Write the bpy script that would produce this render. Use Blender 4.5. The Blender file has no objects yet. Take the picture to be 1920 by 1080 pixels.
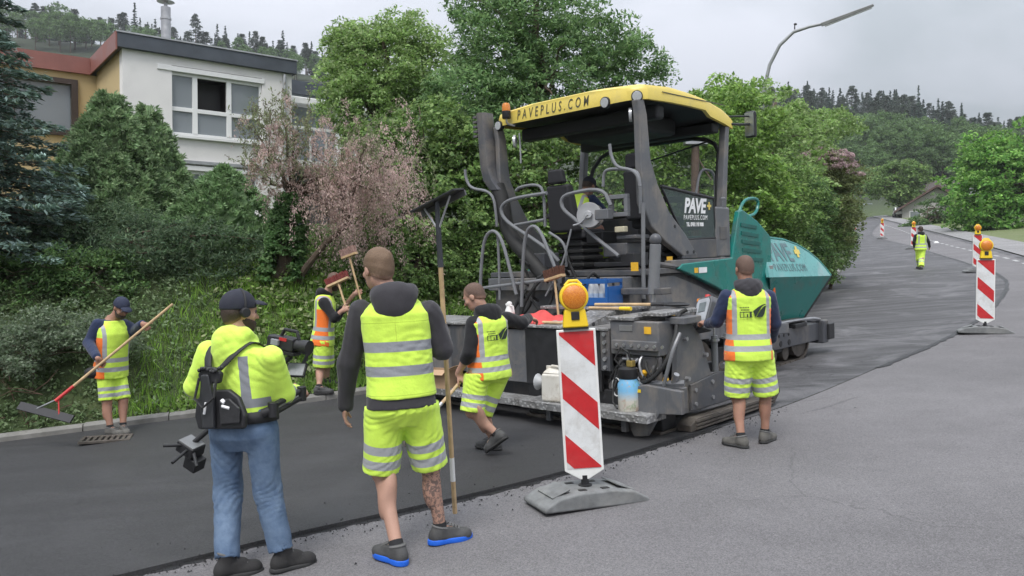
import bpy, bmesh, math, random
import numpy as np
from mathutils import Vector, Matrix

sc = bpy.context.scene
col = sc.collection
rng = np.random.default_rng(11)
random.seed(5)
R = math.radians

# ------------------------------------------------------------------ camera
CAMZ = 1.78
PITCH = -math.atan(35 / 1500)
cam_d = bpy.data.cameras.new('camera')
cam_d.sensor_width = 36
cam_d.lens = 36 * 1500 / 1920
cam_d.clip_start = 0.05
cam_d.clip_end = 3000
cam = bpy.data.objects.new('camera', cam_d)
col.objects.link(cam)
cam.location = (0, 0, CAMZ)
cam.rotation_euler = (R(90) + PITCH, 0, 0)
sc.camera = cam

# ------------------------------------------------------------------ sky
SUN_EL, SUN_AZ = R(58), R(200)          # high, behind the camera to the left
world = bpy.data.worlds.new('World')
sc.world = world
world.use_nodes = True
wn, wl = world.node_tree.nodes, world.node_tree.links
wn.clear()
def W_(t, **k):
    n = wn.new(t)
    for a, b in k.items(): setattr(n, a, b)
    return n
sky = W_('ShaderNodeTexSky', sky_type='NISHITA', sun_disc=False)
sky.sun_elevation = SUN_EL
sky.sun_rotation = SUN_AZ
sky.air_density = 1.0
sky.dust_density = 3.0
tc = W_('ShaderNodeTexCoord')
sep = W_('ShaderNodeSeparateXYZ'); wl.new(tc.outputs['Generated'], sep.inputs[0])
zc = W_('ShaderNodeMath', operation='MAXIMUM'); wl.new(sep.outputs[2], zc.inputs[0]); zc.inputs[1].default_value = 0.0
za = W_('ShaderNodeMath', operation='ADD'); wl.new(zc.outputs[0], za.inputs[0]); za.inputs[1].default_value = 0.22
vd = W_('ShaderNodeVectorMath', operation='DIVIDE'); wl.new(tc.outputs['Generated'], vd.inputs[0])
cmb = W_('ShaderNodeCombineXYZ')
for i in (0, 1, 2): wl.new(za.outputs[0], cmb.inputs[i])
wl.new(cmb.outputs[0], vd.inputs[1])
mp = W_('ShaderNodeMapping'); wl.new(vd.outputs[0], mp.inputs[0]); mp.inputs['Scale'].default_value = (1.0, 1.6, 0.4); mp.inputs['Location'].default_value = (2.3, 0.55, 0)
nz = W_('ShaderNodeTexNoise'); wl.new(mp.outputs[0], nz.inputs['Vector'])
nz.inputs['Scale'].default_value = 0.75; nz.inputs['Detail'].default_value = 5; nz.inputs['Roughness'].default_value = 0.5; nz.inputs['Distortion'].default_value = 0.4
cr = W_('ShaderNodeValToRGB'); wl.new(nz.outputs['Fac'], cr.inputs[0])
e = cr.color_ramp.elements
e[0].position = 0.38; e[0].color = (3.4, 3.72, 4.05, 1)
e[1].position = 0.60; e[1].color = (4.95, 5.15, 5.7, 1)
# an overcast sky is brighter overhead than at the horizon: (1 + 2 sin h) / 3
m1 = W_('ShaderNodeMath', operation='MULTIPLY_ADD'); wl.new(zc.outputs[0], m1.inputs[0]); m1.inputs[1].default_value = 2.1; m1.inputs[2].default_value = 0.45
vs = W_('ShaderNodeVectorMath', operation='SCALE'); wl.new(cr.outputs[0], vs.inputs[0]); wl.new(m1.outputs[0], vs.inputs['Scale'])
mx = W_('ShaderNodeMix', data_type='RGBA'); mx.inputs[0].default_value = 0.95
wl.new(sky.outputs[0], mx.inputs[6]); wl.new(vs.outputs[0], mx.inputs[7])
bg = W_('ShaderNodeBackground'); wl.new(mx.outputs[2], bg.inputs[0]); bg.inputs[1].default_value = 0.1
wo = W_('ShaderNodeOutputWorld'); wl.new(bg.outputs[0], wo.inputs[0])

sun_d = bpy.data.lights.new('sun', 'SUN')
sun_d.energy = 1.5
sun_d.angle = R(22)
sun_d.color = (1.0, 0.97, 0.92)
sun = bpy.data.objects.new('sun', sun_d)
col.objects.link(sun)
sd = Vector((math.sin(SUN_AZ) * math.cos(SUN_EL), math.cos(SUN_AZ) * math.cos(SUN_EL), math.sin(SUN_EL)))
sun.rotation_euler = sd.to_track_quat('Z', 'Y').to_euler()
sun.location = (0, 0, 30)

sc.view_settings.view_transform = 'Standard'
sc.view_settings.look = 'None'
sc.view_settings.gamma = 1
sc.view_settings.use_curve_mapping = False
sc.view_settings.exposure = 0.75
sc.render.engine = 'CYCLES'
sc.cycles.use_denoising = True
sc.cycles.max_bounces = 8
sc.cycles.diffuse_bounces = 5
sc.cycles.glossy_bounces = 3
sc.cycles.transmission_bounces = 4
sc.cycles.transparent_max_bounces = 8
sc.cycles.use_adaptive_sampling = True
sc.cycles.adaptive_threshold = 0.02

# ------------------------------------------------------------------ helpers
def sp(t, k=1.0):
    return k * np.logaddexp(0, np.asarray(t, float) / k)

def g(x, y):
    """height of the road surface"""
    return (.03 * x + .01 * y + .05 * sp(x - 3, .8) - .05 * sp(-x - .5, .6) + .022 * sp(y - 14, 3) + .03 * sp(y - 60, 8))

_c, _s = math.cos(PITCH), math.sin(PITCH)
def at(px, py, Y):
    """world point at photo pixel (px, py) and distance Y along the view's horizontal axis"""
    a, b = (px - 960) / 1500, (540 - py) / 1500
    d = np.array([a, _c - b * _s, _s + b * _c])
    return np.array([0, 0, CAMZ]) + d * (Y / d[1])

def nrm(v):
    v = np.asarray(v, float)
    return v / max(1e-9, np.linalg.norm(v))

def tag(o, label=None, cat=None, group=None, kind=None):
    if label: o['label'] = label
    if cat: o['category'] = cat
    if group: o['group'] = group
    if kind: o['kind'] = kind
    return o

def empty(name, loc=(0, 0, 0), mat=None, parent=None):
    o = bpy.data.objects.new(name, None)
    col.objects.link(o)
    if mat is not None: o.matrix_world = mat
    else: o.location = loc
    o.empty_display_size = .1
    if parent is not None: o.parent = parent
    return o

def thing(name, label, cat, loc=(0, 0, 0), group=None, mat=None):
    return tag(empty(name, loc, mat), label, cat, group)

def link(name, me, mat=None, parent=None):
    o = bpy.data.objects.new(name, me)
    col.objects.link(o)
    if mat is not None:
        me.materials.clear() if len(me.materials) and me.users <= 1 else None
        if len(me.materials) == 0:
            for m in (mat if isinstance(mat, (list, tuple)) else [mat]): me.materials.append(m)
    if parent is not None: o.parent = parent
    return o

def copy_tree(o, parent=None):
    c = o.copy()
    col.objects.link(c)
    if parent is not None: c.parent = parent
    for ch in list(o.children): copy_tree(ch, c)
    return c

class MB:
    """collects shapes into one mesh"""
    def __init__(s):
        s.v = []; s.f = []; s.mi = []
        s.m = None; s.cur = 0
    def add(s, vs, fs):
        b = len(s.v)
        for p in vs:
            p = Vector((float(p[0]), float(p[1]), float(p[2])))
            s.v.append(s.m @ p if s.m else p)
        for f in fs:
            s.f.append([b + i for i in f]); s.mi.append(s.cur)
        return s
    def box(s, lo, hi):
        x0, y0, z0 = lo; x1, y1, z1 = hi
        return s.add([(x0, y0, z0), (x1, y0, z0), (x1, y1, z0), (x0, y1, z0), (x0, y0, z1), (x1, y0, z1), (x1, y1, z1), (x0, y1, z1)],
                     [(0, 3, 2, 1), (4, 5, 6, 7), (0, 1, 5, 4), (1, 2, 6, 5), (2, 3, 7, 6), (3, 0, 4, 7)])
    def hexa(s, pts):
        return s.add(pts, [(0, 3, 2, 1), (4, 5, 6, 7), (0, 1, 5, 4), (1, 2, 6, 5), (2, 3, 7, 6), (3, 0, 4, 7)])
    def prism(s, poly, axis, a, b):
        """polygon in the two other axes, extruded along axis from a to b"""
        n = len(poly)
        def P(p, t):
            if axis == 0: return (t, p[0], p[1])
            if axis == 1: return (p[0], t, p[1])
            return (p[0], p[1], t)
        vs = [P(p, a) for p in poly] + [P(p, b) for p in poly]
        fs = [list(range(n))[::-1], list(range(n, 2 * n))] + [(i, (i + 1) % n, n + (i + 1) % n, n + i) for i in range(n)]
        return s.add(vs, fs)
    def tube(s, path, r, n=8, cap=True):
        path = [Vector([float(c) for c in p]) for p in path]
        rs = r if isinstance(r, (list, tuple)) else [r] * len(path)
        rings = []; up = None
        for i, p in enumerate(path):
            t = (path[min(i + 1, len(path) - 1)] - path[max(i - 1, 0)])
            if t.length < 1e-9: t = Vector((0, 0, 1))
            t.normalize()
            if up is None: up = Vector((0, 0, 1)) if abs(t.z) < .9 else Vector((1, 0, 0))
            a = t.cross(up)
            if a.length < 1e-6: a = t.cross(Vector((1, 0, 0)))
            a.normalize(); b = a.cross(t); up = b
            rings.append([p + (a * math.cos(2 * math.pi * k / n) + b * math.sin(2 * math.pi * k / n)) * rs[i] for k in range(n)])
        vs = [q for rg in rings for q in rg]; fs = []
        for i in range(len(rings) - 1):
            for k in range(n):
                fs.append((i * n + k, i * n + (k + 1) % n, (i + 1) * n + (k + 1) % n, (i + 1) * n + k))
        if cap:
            fs.append(list(range(n))); fs.append([(len(rings) - 1) * n + k for k in range(n)][::-1])
        return s.add(vs, fs)
    def cyl(s, a, b, r, n=16, r2=None):
        return s.tube([a, b], [r, r if r2 is None else r2], n)
    def lathe(s, prof, n=20, c=(0, 0, 0)):
        vs = []; fs = []
        for (r, z) in prof:
            for k in range(n):
                a = 2 * math.pi * k / n
                vs.append((c[0] + r * math.cos(a), c[1] + r * math.sin(a), c[2] + z))
        for i in range(len(prof) - 1):
            for k in range(n):
                fs.append((i * n + k, i * n + (k + 1) % n, (i + 1) * n + (k + 1) % n, (i + 1) * n + k))
        fs.append(list(range(n))[::-1]); fs.append([(len(prof) - 1) * n + k for k in range(n)])
        return s.add(vs, fs)
    def ell(s, c, r, n=12, m=8):
        prof = []
        vs = []; fs = []
        for i in range(1, m):
            t = math.pi * i / m
            for k in range(n):
                a = 2 * math.pi * k / n
                vs.append((c[0] + r[0] * math.sin(t) * math.cos(a), c[1] + r[1] * math.sin(t) * math.sin(a), c[2] + r[2] * math.cos(t)))
        for i in range(m - 2):
            for k in range(n):
                fs.append((i * n + k, (i + 1) * n + k, (i + 1) * n + (k + 1) % n, i * n + (k + 1) % n))
        b = len(vs); vs += [(c[0], c[1], c[2] + r[2]), (c[0], c[1], c[2] - r[2])]
        for k in range(n):
            fs.append((b, k, (k + 1) % n)); fs.append((b + 1, (m - 2) * n + (k + 1) % n, (m - 2) * n + k))
        return s.add(vs, fs)
    def mesh(s, name, smooth=40):
        me = bpy.data.meshes.new(name)
        me.from_pydata([tuple(v) for v in s.v], [], s.f)
        if any(s.mi): me.polygons.foreach_set('material_index', s.mi)
        me.validate()
        bm = bmesh.new(); bm.from_mesh(me)
        bmesh.ops.recalc_face_normals(bm, faces=bm.faces)
        bm.to_mesh(me); bm.free()
        if smooth:
            me.polygons.foreach_set('use_smooth', [True] * len(me.polygons))
            me.set_sharp_from_angle(angle=R(smooth))
        return me
    def build(s, name, mat, parent=None, bevel=0, smooth=40):
        o = link(name, s.mesh(name, smooth), mat, parent)
        if bevel:
            b = o.modifiers.new('bevel', 'BEVEL'); b.width = bevel; b.segments = 2; b.limit_method = 'ANGLE'; b.angle_limit = R(35)
            b.harden_normals = True
        return o

def np_mesh(name, V, F, mat=None, parent=None, smooth=True, tint=None, sharp=None):
    """fast mesh from arrays; F is (n,3) or (n,4)"""
    V = np.asarray(V, np.float32); F = np.asarray(F, np.int32)
    me = bpy.data.meshes.new(name)
    me.vertices.add(len(V)); me.vertices.foreach_set('co', V.ravel())
    k = F.shape[1]
    me.loops.add(F.size); me.loops.foreach_set('vertex_index', F.ravel())
    me.polygons.add(len(F)); me.polygons.foreach_set('loop_start', np.arange(0, F.size, k, dtype=np.int32))
    me.polygons.foreach_set('loop_total', np.full(len(F), k, np.int32))
    me.polygons.foreach_set('use_smooth', np.full(len(F), smooth, bool))
    me.update(calc_edges=True)
    if tint is not None:
        a = me.attributes.new('tint', 'FLOAT_COLOR', 'POINT')
        t4 = np.ones((len(V), 4), np.float32); t4[:, :3] = tint
        a.data.foreach_set('color', t4.ravel())
    if sharp: me.set_sharp_from_angle(angle=R(sharp))
    return link(name, me, mat, parent)

# ------------------------------------------------------------------ materials
class N:
    def __init__(s, name):
        s.m = bpy.data.materials.new(name); s.m.use_nodes = True
        s.t = s.m.node_tree; s.t.nodes.clear()
        s.out = s.new('ShaderNodeOutputMaterial')
        s.b = s.new('ShaderNodeBsdfPrincipled')
        s.l(s.b.outputs[0], s.out.inputs[0])
    def new(s, ty, **k):
        n = s.t.nodes.new(ty)
        for a, b in k.items(): setattr(n, a, b)
        return n
    def l(s, a, b): s.t.links.new(a, b)
    def coord(s, kind='Object'):
        return s.new('ShaderNodeTexCoord').outputs[kind]
    def noise(s, vec, scale, detail=4, rough=.55, dist=0):
        n = s.new('ShaderNodeTexNoise'); s.l(vec, n.inputs['Vector'])
        n.inputs['Scale'].default_value = scale; n.inputs['Detail'].default_value = detail
        n.inputs['Roughness'].default_value = rough; n.inputs['Distortion'].default_value = dist
        return n.outputs['Fac']
    def vor(s, vec, scale, feature='F1', out='Distance'):
        n = s.new('ShaderNodeTexVoronoi', feature=feature); s.l(vec, n.inputs['Vector']); n.inputs['Scale'].default_value = scale
        return n.outputs[out]
    def mapr(s, x, a, b, c=0., d=1.):
        n = s.new('ShaderNodeMapRange'); s.l(x, n.inputs[0])
        for i, v in enumerate((a, b, c, d)): n.inputs[1 + i].default_value = v
        return n.outputs[0]
    def math(s, op, a, b=None, c=None):
        n = s.new('ShaderNodeMath', operation=op)
        for i, v in enumerate((a, b, c)):
            if v is None: continue
            if isinstance(v, (int, float)): n.inputs[i].default_value = v
            else: s.l(v, n.inputs[i])
        return n.outputs[0]
    def mix(s, f, a, b, blend='MIX'):
        n = s.new('ShaderNodeMix', data_type='RGBA', blend_type=blend)
        for i, v in ((0, f), (6, a), (7, b)):
            if isinstance(v, (int, float)): n.inputs[i].default_value = v
            elif isinstance(v, (tuple, list)): n.inputs[i].default_value = (*v[:3], 1)
            else: s.l(v, n.inputs[i])
        return n.outputs[2]
    def bump(s, h, strength=.3, dist=.01):
        n = s.new('ShaderNodeBump'); s.l(h, n.inputs['Height']); n.inputs['Strength'].default_value = strength; n.inputs['Distance'].default_value = dist
        s.l(n.outputs[0], s.b.inputs['Normal']); return n.outputs[0]
    def set(s, **k):
        for a, v in k.items():
            i = s.b.inputs[a.replace('_', ' ')]
            if isinstance(v, (int, float)): i.default_value = v
            elif isinstance(v, (tuple, list)): i.default_value = (*v[:3], 1)
            else: s.l(v, i)
        return s

def pm(name, c, rough=.5, metal=0., var=.18, scale=6, bump=0., bscale=60, dirt=None, damt=.5, dscale=3, speck=0., **kw):
    """painted / plain material with tone variation, optional dirt and fine relief"""
    n = N(name); v = n.coord()
    f = n.noise(v, scale, 5)
    a = tuple(x * (1 - var) for x in c); b = tuple(min(1, x * (1 + var)) for x in c)
    cc = n.mix(n.mapr(f, .3, .7), a, b)
    if dirt:
        d = n.noise(v, dscale, 6, .65, .4)
        d = n.mapr(d, .55 - .12 * damt, .72 - .1 * damt)
        cc = n.mix(n.math('MULTIPLY', d, damt), cc, dirt)
    if speck:
        sk = n.noise(v, 38, 4, .7)
        cc = n.mix(n.mapr(sk, .66, .70, 0, speck), cc, (.018, .017, .016))
        st_ = n.new('ShaderNodeMapping'); n.l(v, st_.inputs[0]); st_.inputs['Scale'].default_value = (14, 14, 1.3)
        cc = n.mix(n.mapr(n.noise(st_.outputs[0], 1.6, 5, .6), .56, .72, 0, speck * .55), cc, tuple(x * .45 for x in c))
    n.set(Base_Color=cc, Roughness=n.mapr(f, .3, .7, max(0, rough - .08), min(1, rough + .1)), Metallic=metal)
    if bump: n.bump(n.noise(v, bscale, 3), bump, .004)
    for k, x in kw.items(): n.set(**{k: x})
    return n.m

MT = {}
MT['dark_metal'] = pm('dark grey machine paint', (.072, .075, .084), .45, 0, .15, 3, .05, dirt=(.17, .15, .13), damt=.75, dscale=2.2, speck=.7)
MT['mid_metal'] = pm('grey machine paint', (.115, .119, .128), .48, 0, .12, 3, .05, dirt=(.22, .195, .17), damt=.75, dscale=2.6, speck=.7)
MT['black'] = pm('black plastic', (.017, .017, .019), .5, 0, .3, 8)
MT['rubber'] = pm('black rubber', (.02, .02, .02), .7, 0, .3, 8, .1)
MT['underside'] = pm('black roof lining', (.02, .021, .023), .65, 0, .25, 4)
MT['teal'] = pm('teal machine paint', (.012, .185, .16), .3, 0, .08, 2, dirt=(.1, .11, .1), damt=.5, dscale=3, speck=.5)
MT['teal_sheen'] = pm('teal hopper wing paint with sheen in colour', (.12, .345, .335), .28, 0, .12, 3, dirt=(.34, .39, .40), damt=.6, dscale=2)  # teal paled: sheen of the upward-facing panel is put into the colour
MT['roof_yellow'] = pm('yellow roof paint', (.70, .545, .11), .42, 0, .05, 2, dirt=(.42, .36, .16), damt=.4)
MT['steel'] = pm('bare steel', (.42, .42, .43), .38, .8, .15, 6, .05)
MT['galv'] = pm('galvanised steel', (.40, .41, .42), .5, .6, .15, 9)
MT['tread'] = pm('worn steel tread', (.12, .105, .09), .6, .4, .35, 5, .2, dirt=(.06, .05, .045), damt=.7)
MT['white'] = pm('white plastic', (.74, .74, .72), .4, 0, .05, 4, dirt=(.5, .48, .44), damt=.3)
MT['white_frame'] = pm('white window frame', (.78, .78, .77), .4, 0, .03, 3)
MT['sticker'] = pm('orange warning sticker', (.75, .42, .03), .4)
MT['blue'] = pm('blue plastic', (.012, .09, .30), .4, 0, .1, 4)
def amber():
    n = N('amber lens'); v = n.coord(); w = n.vor(v, 190)
    n.set(Base_Color=n.mix(n.mapr(w, .1, .6), (.80, .33, .03), (.55, .15, .006)), Roughness=.25, Coat_Weight=.5); n.bump(w, .4, .004); return n.m
MT['amber'] = amber()
MT['lamp_yellow'] = pm('yellow plastic', (.82, .56, .02), .4, 0, .06, 4)
MT['red_film'] = pm('red reflective film', (.50, .018, .022), .4, 0, .1, 14, dirt=(.36, .10, .09), damt=.35, dscale=7)
MT['white_film'] = pm('white reflective film', (.66, .67, .67), .4, 0, .06, 14, dirt=(.42, .40, .37), damt=.6, dscale=6, speck=.25)
MT['recycled'] = pm('grey recycled plastic foot', (.16, .165, .165), .75, 0, .25, 12, .3, 90, dirt=(.3, .29, .27), damt=.4)
MT['wood'] = pm('ash wood handle', (.50, .35, .19), .55, 0, .2, 14, dirt=(.28, .2, .12), damt=.35)
MT['red_paint'] = pm('red paint', (.5, .03, .03), .45)
MT['bristle'] = pm('brown bristle', (.10, .042, .026), .9, 0, .4, 60, .6, 200)
MT['bristle_red'] = pm('dark red bristle', (.17, .035, .03), .9, 0, .35, 60, .6, 200)
MT['red_cloth'] = pm('red cloth', (.55, .07, .065), .85, 0, .2, 9)
MT['cardboard'] = pm('cardboard', (.42, .28, .17), .85, 0, .12, 5)
MT['jerry'] = pm('grubby white plastic', (.66, .64, .58), .5, 0, .06, 5, dirt=(.36, .30, .22), damt=.7, dscale=6)
MT['denim'] = None
MT['lens'] = pm('lamp lens', (.55, .56, .58), .12, .3, .1, 30)
MT['lamp_lit'] = None

def glass(name, c, rough=.04, alpha=.35):
    n = N(name)
    n.set(Base_Color=c, Roughness=rough, Alpha=alpha, Specular_IOR_Level=.7)
    return n.m
MT['glass'] = glass('smoked cab glass', (.05, .075, .07), .05, .62)
MT['pane'] = pm('window pane', (.20, .22, .235), .05, 0, .05, 1, Specular_IOR_Level=.8)
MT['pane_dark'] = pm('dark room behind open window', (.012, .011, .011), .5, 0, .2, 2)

def leafmat(name, rough=.55, trans=.45):
    n = N(name)
    a = n.new('ShaderNodeAttribute', attribute_name='tint')
    n.set(Base_Color=a.outputs['Color'], Roughness=rough, Specular_IOR_Level=.3)
    tr = n.new('ShaderNodeBsdfTranslucent')
    hs = n.new('ShaderNodeHueSaturation'); n.l(a.outputs['Color'], hs.inputs['Color']); hs.inputs['Hue'].default_value = .485; hs.inputs['Value'].default_value = 1.3
    n.l(hs.outputs[0], tr.inputs[0])
    mxs = n.new('ShaderNodeMixShader'); mxs.inputs[0].default_value = trans
    n.l(n.b.outputs[0], mxs.inputs[1]); n.l(tr.outputs[0], mxs.inputs[2]); n.l(mxs.outputs[0], n.out.inputs[0])
    return n.m
MT['leaf'] = leafmat('leaf')
MT['needle'] = leafmat('needle', .6, .25)
MT['bark'] = pm('bark', (.095, .07, .05), .9, 0, .4, 9, .8, 30)

def text_mesh(name, body, size, mat, parent, matrix, shear=0., spacing=1., sx=1., extrude=.002, bold=0.):
    cu = bpy.data.curves.new(name, 'FONT')
    cu.body = body; cu.size = size; cu.shear = shear; cu.space_character = spacing; cu.extrude = extrude; cu.offset = bold
    cu.align_x = 'CENTER'; cu.align_y = 'CENTER'; cu.resolution_u = 3
    tmp = bpy.data.objects.new(name, cu); col.objects.link(tmp)
    dg = bpy.context.evaluated_depsgraph_get()
    me = bpy.data.meshes.new_from_object(tmp.evaluated_get(dg))
    bpy.data.objects.remove(tmp)
    o = link(name, me, mat, parent)
    o.matrix_local = matrix @ Matrix.Diagonal((sx, 1, 1, 1))
    return o
# ================================================================== the ground
KERB = np.array([(-22, 4.6), (-14, 7.2), (-9, 8.85), (-6.4, 9.7), (-4.4, 10.35), (-2.6, 10.95), (-1.2, 11.9), (.6, 13.6), (2.6, 15.9), (6, 20.7), (11, 27.7), (16.7, 40.1), (24, 57), (32.2, 76), (52.3, 122), (75, 175)])
JOINT = np.array([(-16, -3.2), (-9, .9), (-4.5, 3.6), (-2.34, 4.89), (-1.46, 5.42), (-.4, 6.01), (.63, 6.76), (1.71, 7.76), (3.16, 9.12), (5.09, 11.15), (7.53, 13.74), (9.9, 16.66), (12.31, 20.06), (14.05, 22.78), (15.7, 26.0), (17.24, 29.74), (20.89, 39.2), (25.69, 52.13), (30.1, 65.51), (35.5, 79.0), (57, 122), (80, 172)])
VERGE = np.array([(8, -30), (8, -8), (8.5, 4), (10, 10), (13, 17), (17, 25), (21.0, 32.9), (32.8, 60.1), (44.2, 91), (61.9, 139.8), (84, 190)])

def resample(P, n, s0=None, s1=None):
    P = np.asarray(P, float)
    # smooth with a Catmull-Rom pass, then even arc length
    Q = []
    for i in range(len(P) - 1):
        p0, p1, p2, p3 = P[max(i - 1, 0)], P[i], P[i + 1], P[min(i + 2, len(P) - 1)]
        for t in np.linspace(0, 1, 12, endpoint=False):
            Q.append(.5 * ((2 * p1) + (-p0 + p2) * t + (2 * p0 - 5 * p1 + 4 * p2 - p3) * t ** 2 + (-p0 + 3 * p1 - 3 * p2 + p3) * t ** 3))
    Q.append(P[-1]); Q = np.array(Q)
    d = np.r_[0, np.cumsum(np.linalg.norm(np.diff(Q, axis=0), axis=1))]
    # density falls with distance from the camera
    w = 1 / (2 + np.linalg.norm(Q, axis=1)); cw = np.r_[0, np.cumsum((w[1:] + w[:-1]) / 2 * np.diff(d))]
    u = np.linspace(0, cw[-1], n); dd = np.interp(u, cw, d)
    return np.stack([np.interp(dd, d, Q[:, 0]), np.interp(dd, d, Q[:, 1])], 1)

def cut(P, a, b):
    """piece of a polyline between its points nearest to a and b"""
    Q = resample(P, 900)
    i = np.argmin(((Q - a) ** 2).sum(1)); j = np.argmin(((Q - b) ** 2).sum(1))
    return np.vstack([[a], Q[i + 1:j], [b]])

def strip(name, A, B, off, mat, n=120, m=14, skirt=0, kind='structure', zf=None):
    A = resample(A, n); B = resample(B, n)
    t = np.linspace(0, 1, m)[None, :, None]
    XY = A[:, None] * (1 - t) + B[:, None] * t
    z = (zf or g)(XY[..., 0], XY[..., 1]) + off
    V = np.concatenate([XY, z[..., None]], 2).reshape(-1, 3)
    idx = np.arange(n * m).reshape(n, m)
    F = np.stack([idx[:-1, :-1], idx[:-1, 1:], idx[1:, 1:], idx[1:, :-1]], -1).reshape(-1, 4)
    if skirt:
        ring = np.concatenate([idx[0], idx[1:, -1], idx[-1, -2::-1], idx[-2:0:-1, 0]])
        V2 = V[ring].copy(); V2[:, 2] -= skirt
        b = len(V); k = len(ring)
        V = np.vstack([V, V2])
        q = np.arange(k)
        F = np.vstack([F, np.stack([ring, b + q, b + (q + 1) % k, ring[(q + 1) % k]], 1)])
    # face up
    o = np_mesh(name, V, F, mat, sharp=50 if skirt else None)
    a, b_, c = V[F[0, 0]], V[F[0, 1]], V[F[0, 2]]
    if np.cross(b_ - a, c - a)[2] < 0: o.data.flip_normals()
    tag(o, kind=kind)
    return o

def asphalt(name, c, var, agg, crack, streak=0., rough=.85, patch=.15, spec=.3, agg_scale=150):
    n = N(name); v = n.coord()
    big = n.noise(v, .35, 5, .6, .3)
    mid = n.noise(v, 2.2, 5, .65)
    stones = n.vor(v, agg_scale, out='Color')
    sb = n.new('ShaderNodeSeparateColor'); n.l(stones, sb.inputs[0])
    fine = n.noise(v, 420, 2)
    a = tuple(x * (1 - patch) for x in c); b = tuple(x * (1 + patch) for x in c)
    cc = n.mix(n.mapr(big, .3, .7), a, b)
    cc = n.mix(n.mapr(mid, .25, .75, 0, 1), cc, n.mix(1, cc, tuple(1 - var for _ in c), 'MULTIPLY'))
    st = n.mapr(sb.outputs[0], .0, 1, 1 - agg, 1 + agg)
    cs = n.new('ShaderNodeCombineColor')
    for i in range(3): n.l(st, cs.inputs[i])
    cc = n.mix(1, cc, cs.outputs[0], 'MULTIPLY')
    if streak:
        mpn = n.new('ShaderNodeMapping'); n.l(v, mpn.inputs[0]); mpn.inputs['Rotation'].default_value = (0, 0, R(-46)); mpn.inputs['Scale'].default_value = (.12, 2.2, 1)
        s1 = n.noise(mpn.outputs[0], 1.6, 6, .65, .6)
        cc = n.mix(n.mapr(s1, .42, .6, 0, streak), cc, tuple(x * .5 for x in c))
        s2 = n.noise(v, .5, 6, .7, 1.2)
        cc = n.mix(n.mapr(s2, .52, .66, 0, streak), cc, tuple(x * 1.45 for x in c))
        s3 = n.noise(v, 1.3, 6, .75, .8)
        cc = n.mix(n.mapr(s3, .64, .68, 0, streak * 1.2), cc, tuple(x * .3 for x in c))
    if crack:
        w = n.noise(v, 1.2, 4); sc_ = n.new('ShaderNodeVectorMath', operation='SCALE'); 
        comb = n.new('ShaderNodeCombineXYZ'); n.l(w, comb.inputs[0]); n.l(w, comb.inputs[1])
        n.l(comb.outputs[0], sc_.inputs[0]); sc_.inputs['Scale'].default_value = .9
        ad = n.new('ShaderNodeVectorMath', operation='ADD'); n.l(v, ad.inputs[0]); n.l(sc_.outputs[0], ad.inputs[1])
        ed = n.vor(ad.outputs[0], .28, 'DISTANCE_TO_EDGE')
        cm = n.math('MULTIPLY', n.mapr(ed, 0, .0045, 1, 0), n.mapr(n.noise(v, .6, 3), .52, .6, 0, crack))
        cc = n.mix(cm, cc, tuple(x * .35 for x in c))
        mpw = n.new('ShaderNodeMapping'); n.l(v, mpw.inputs[0]); mpw.inputs['Rotation'].default_value = (0, 0, R(-42)); mpw.inputs['Scale'].default_value = (.10, 1.0, 1)
        cc = n.mix(n.mapr(n.noise(mpw.outputs[0], 1.1, 4, .55, .3), .35, .65, 0, .45), cc, n.mix(1, cc, (.80, .80, .81), 'MULTIPLY'))
        cc = n.mix(n.mapr(n.noise(v, .9, 6, .7, 1.0), .58, .70, 0, .5), cc, tuple(x * .66 for x in c))
        cc = n.mix(n.mapr(n.noise(v, 60, 3, .6), .60, .68, 0, .5), cc, tuple(min(1, x * 1.6) for x in c))
        spots = n.noise(v, 3.1, 6, .8)
        cc = n.mix(n.mapr(spots, .68, .74, 0, .5), cc, tuple(x * .45 for x in c))
    n.set(Base_Color=cc, Roughness=rough, Specular_IOR_Level=spec)
    h = n.math('ADD', n.math('MULTIPLY', sb.outputs[1], .7), fine)
    n.bump(h, .5, .004)
    return n.m

MT['old_asphalt'] = asphalt('worn light asphalt', (.172, .166, .170), .16, .30, .5, agg_scale=150)
MT['new_asphalt'] = asphalt('fresh black asphalt mat', (.040, .0395, .0415), .22, .45, 0, .35, .62, .16, .5, 120)
MT['base_asphalt'] = asphalt('milled and primed base course', (.105, .1035, .108), .25, .3, 0, .95, .7, .2, .4, 130)
MT['path_asphalt'] = asphalt('footpath asphalt', (.24, .235, .235), .12, .3, 0)
MT['tar'] = pm('bitumen joint', (.016, .016, .017), .5, 0, .4, 20, .5, 90)
MT['line_white'] = pm('worn white road paint', (.4, .4, .39), .7, 0, .1, 20, dirt=(.22, .22, .22), damt=.8, dscale=12)
MT['kerbstone'] = pm('concrete kerb stone', (.21, .205, .19), .85, 0, .2, 6, .4, 80, dirt=(.13, .125, .11), damt=.7)

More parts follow.
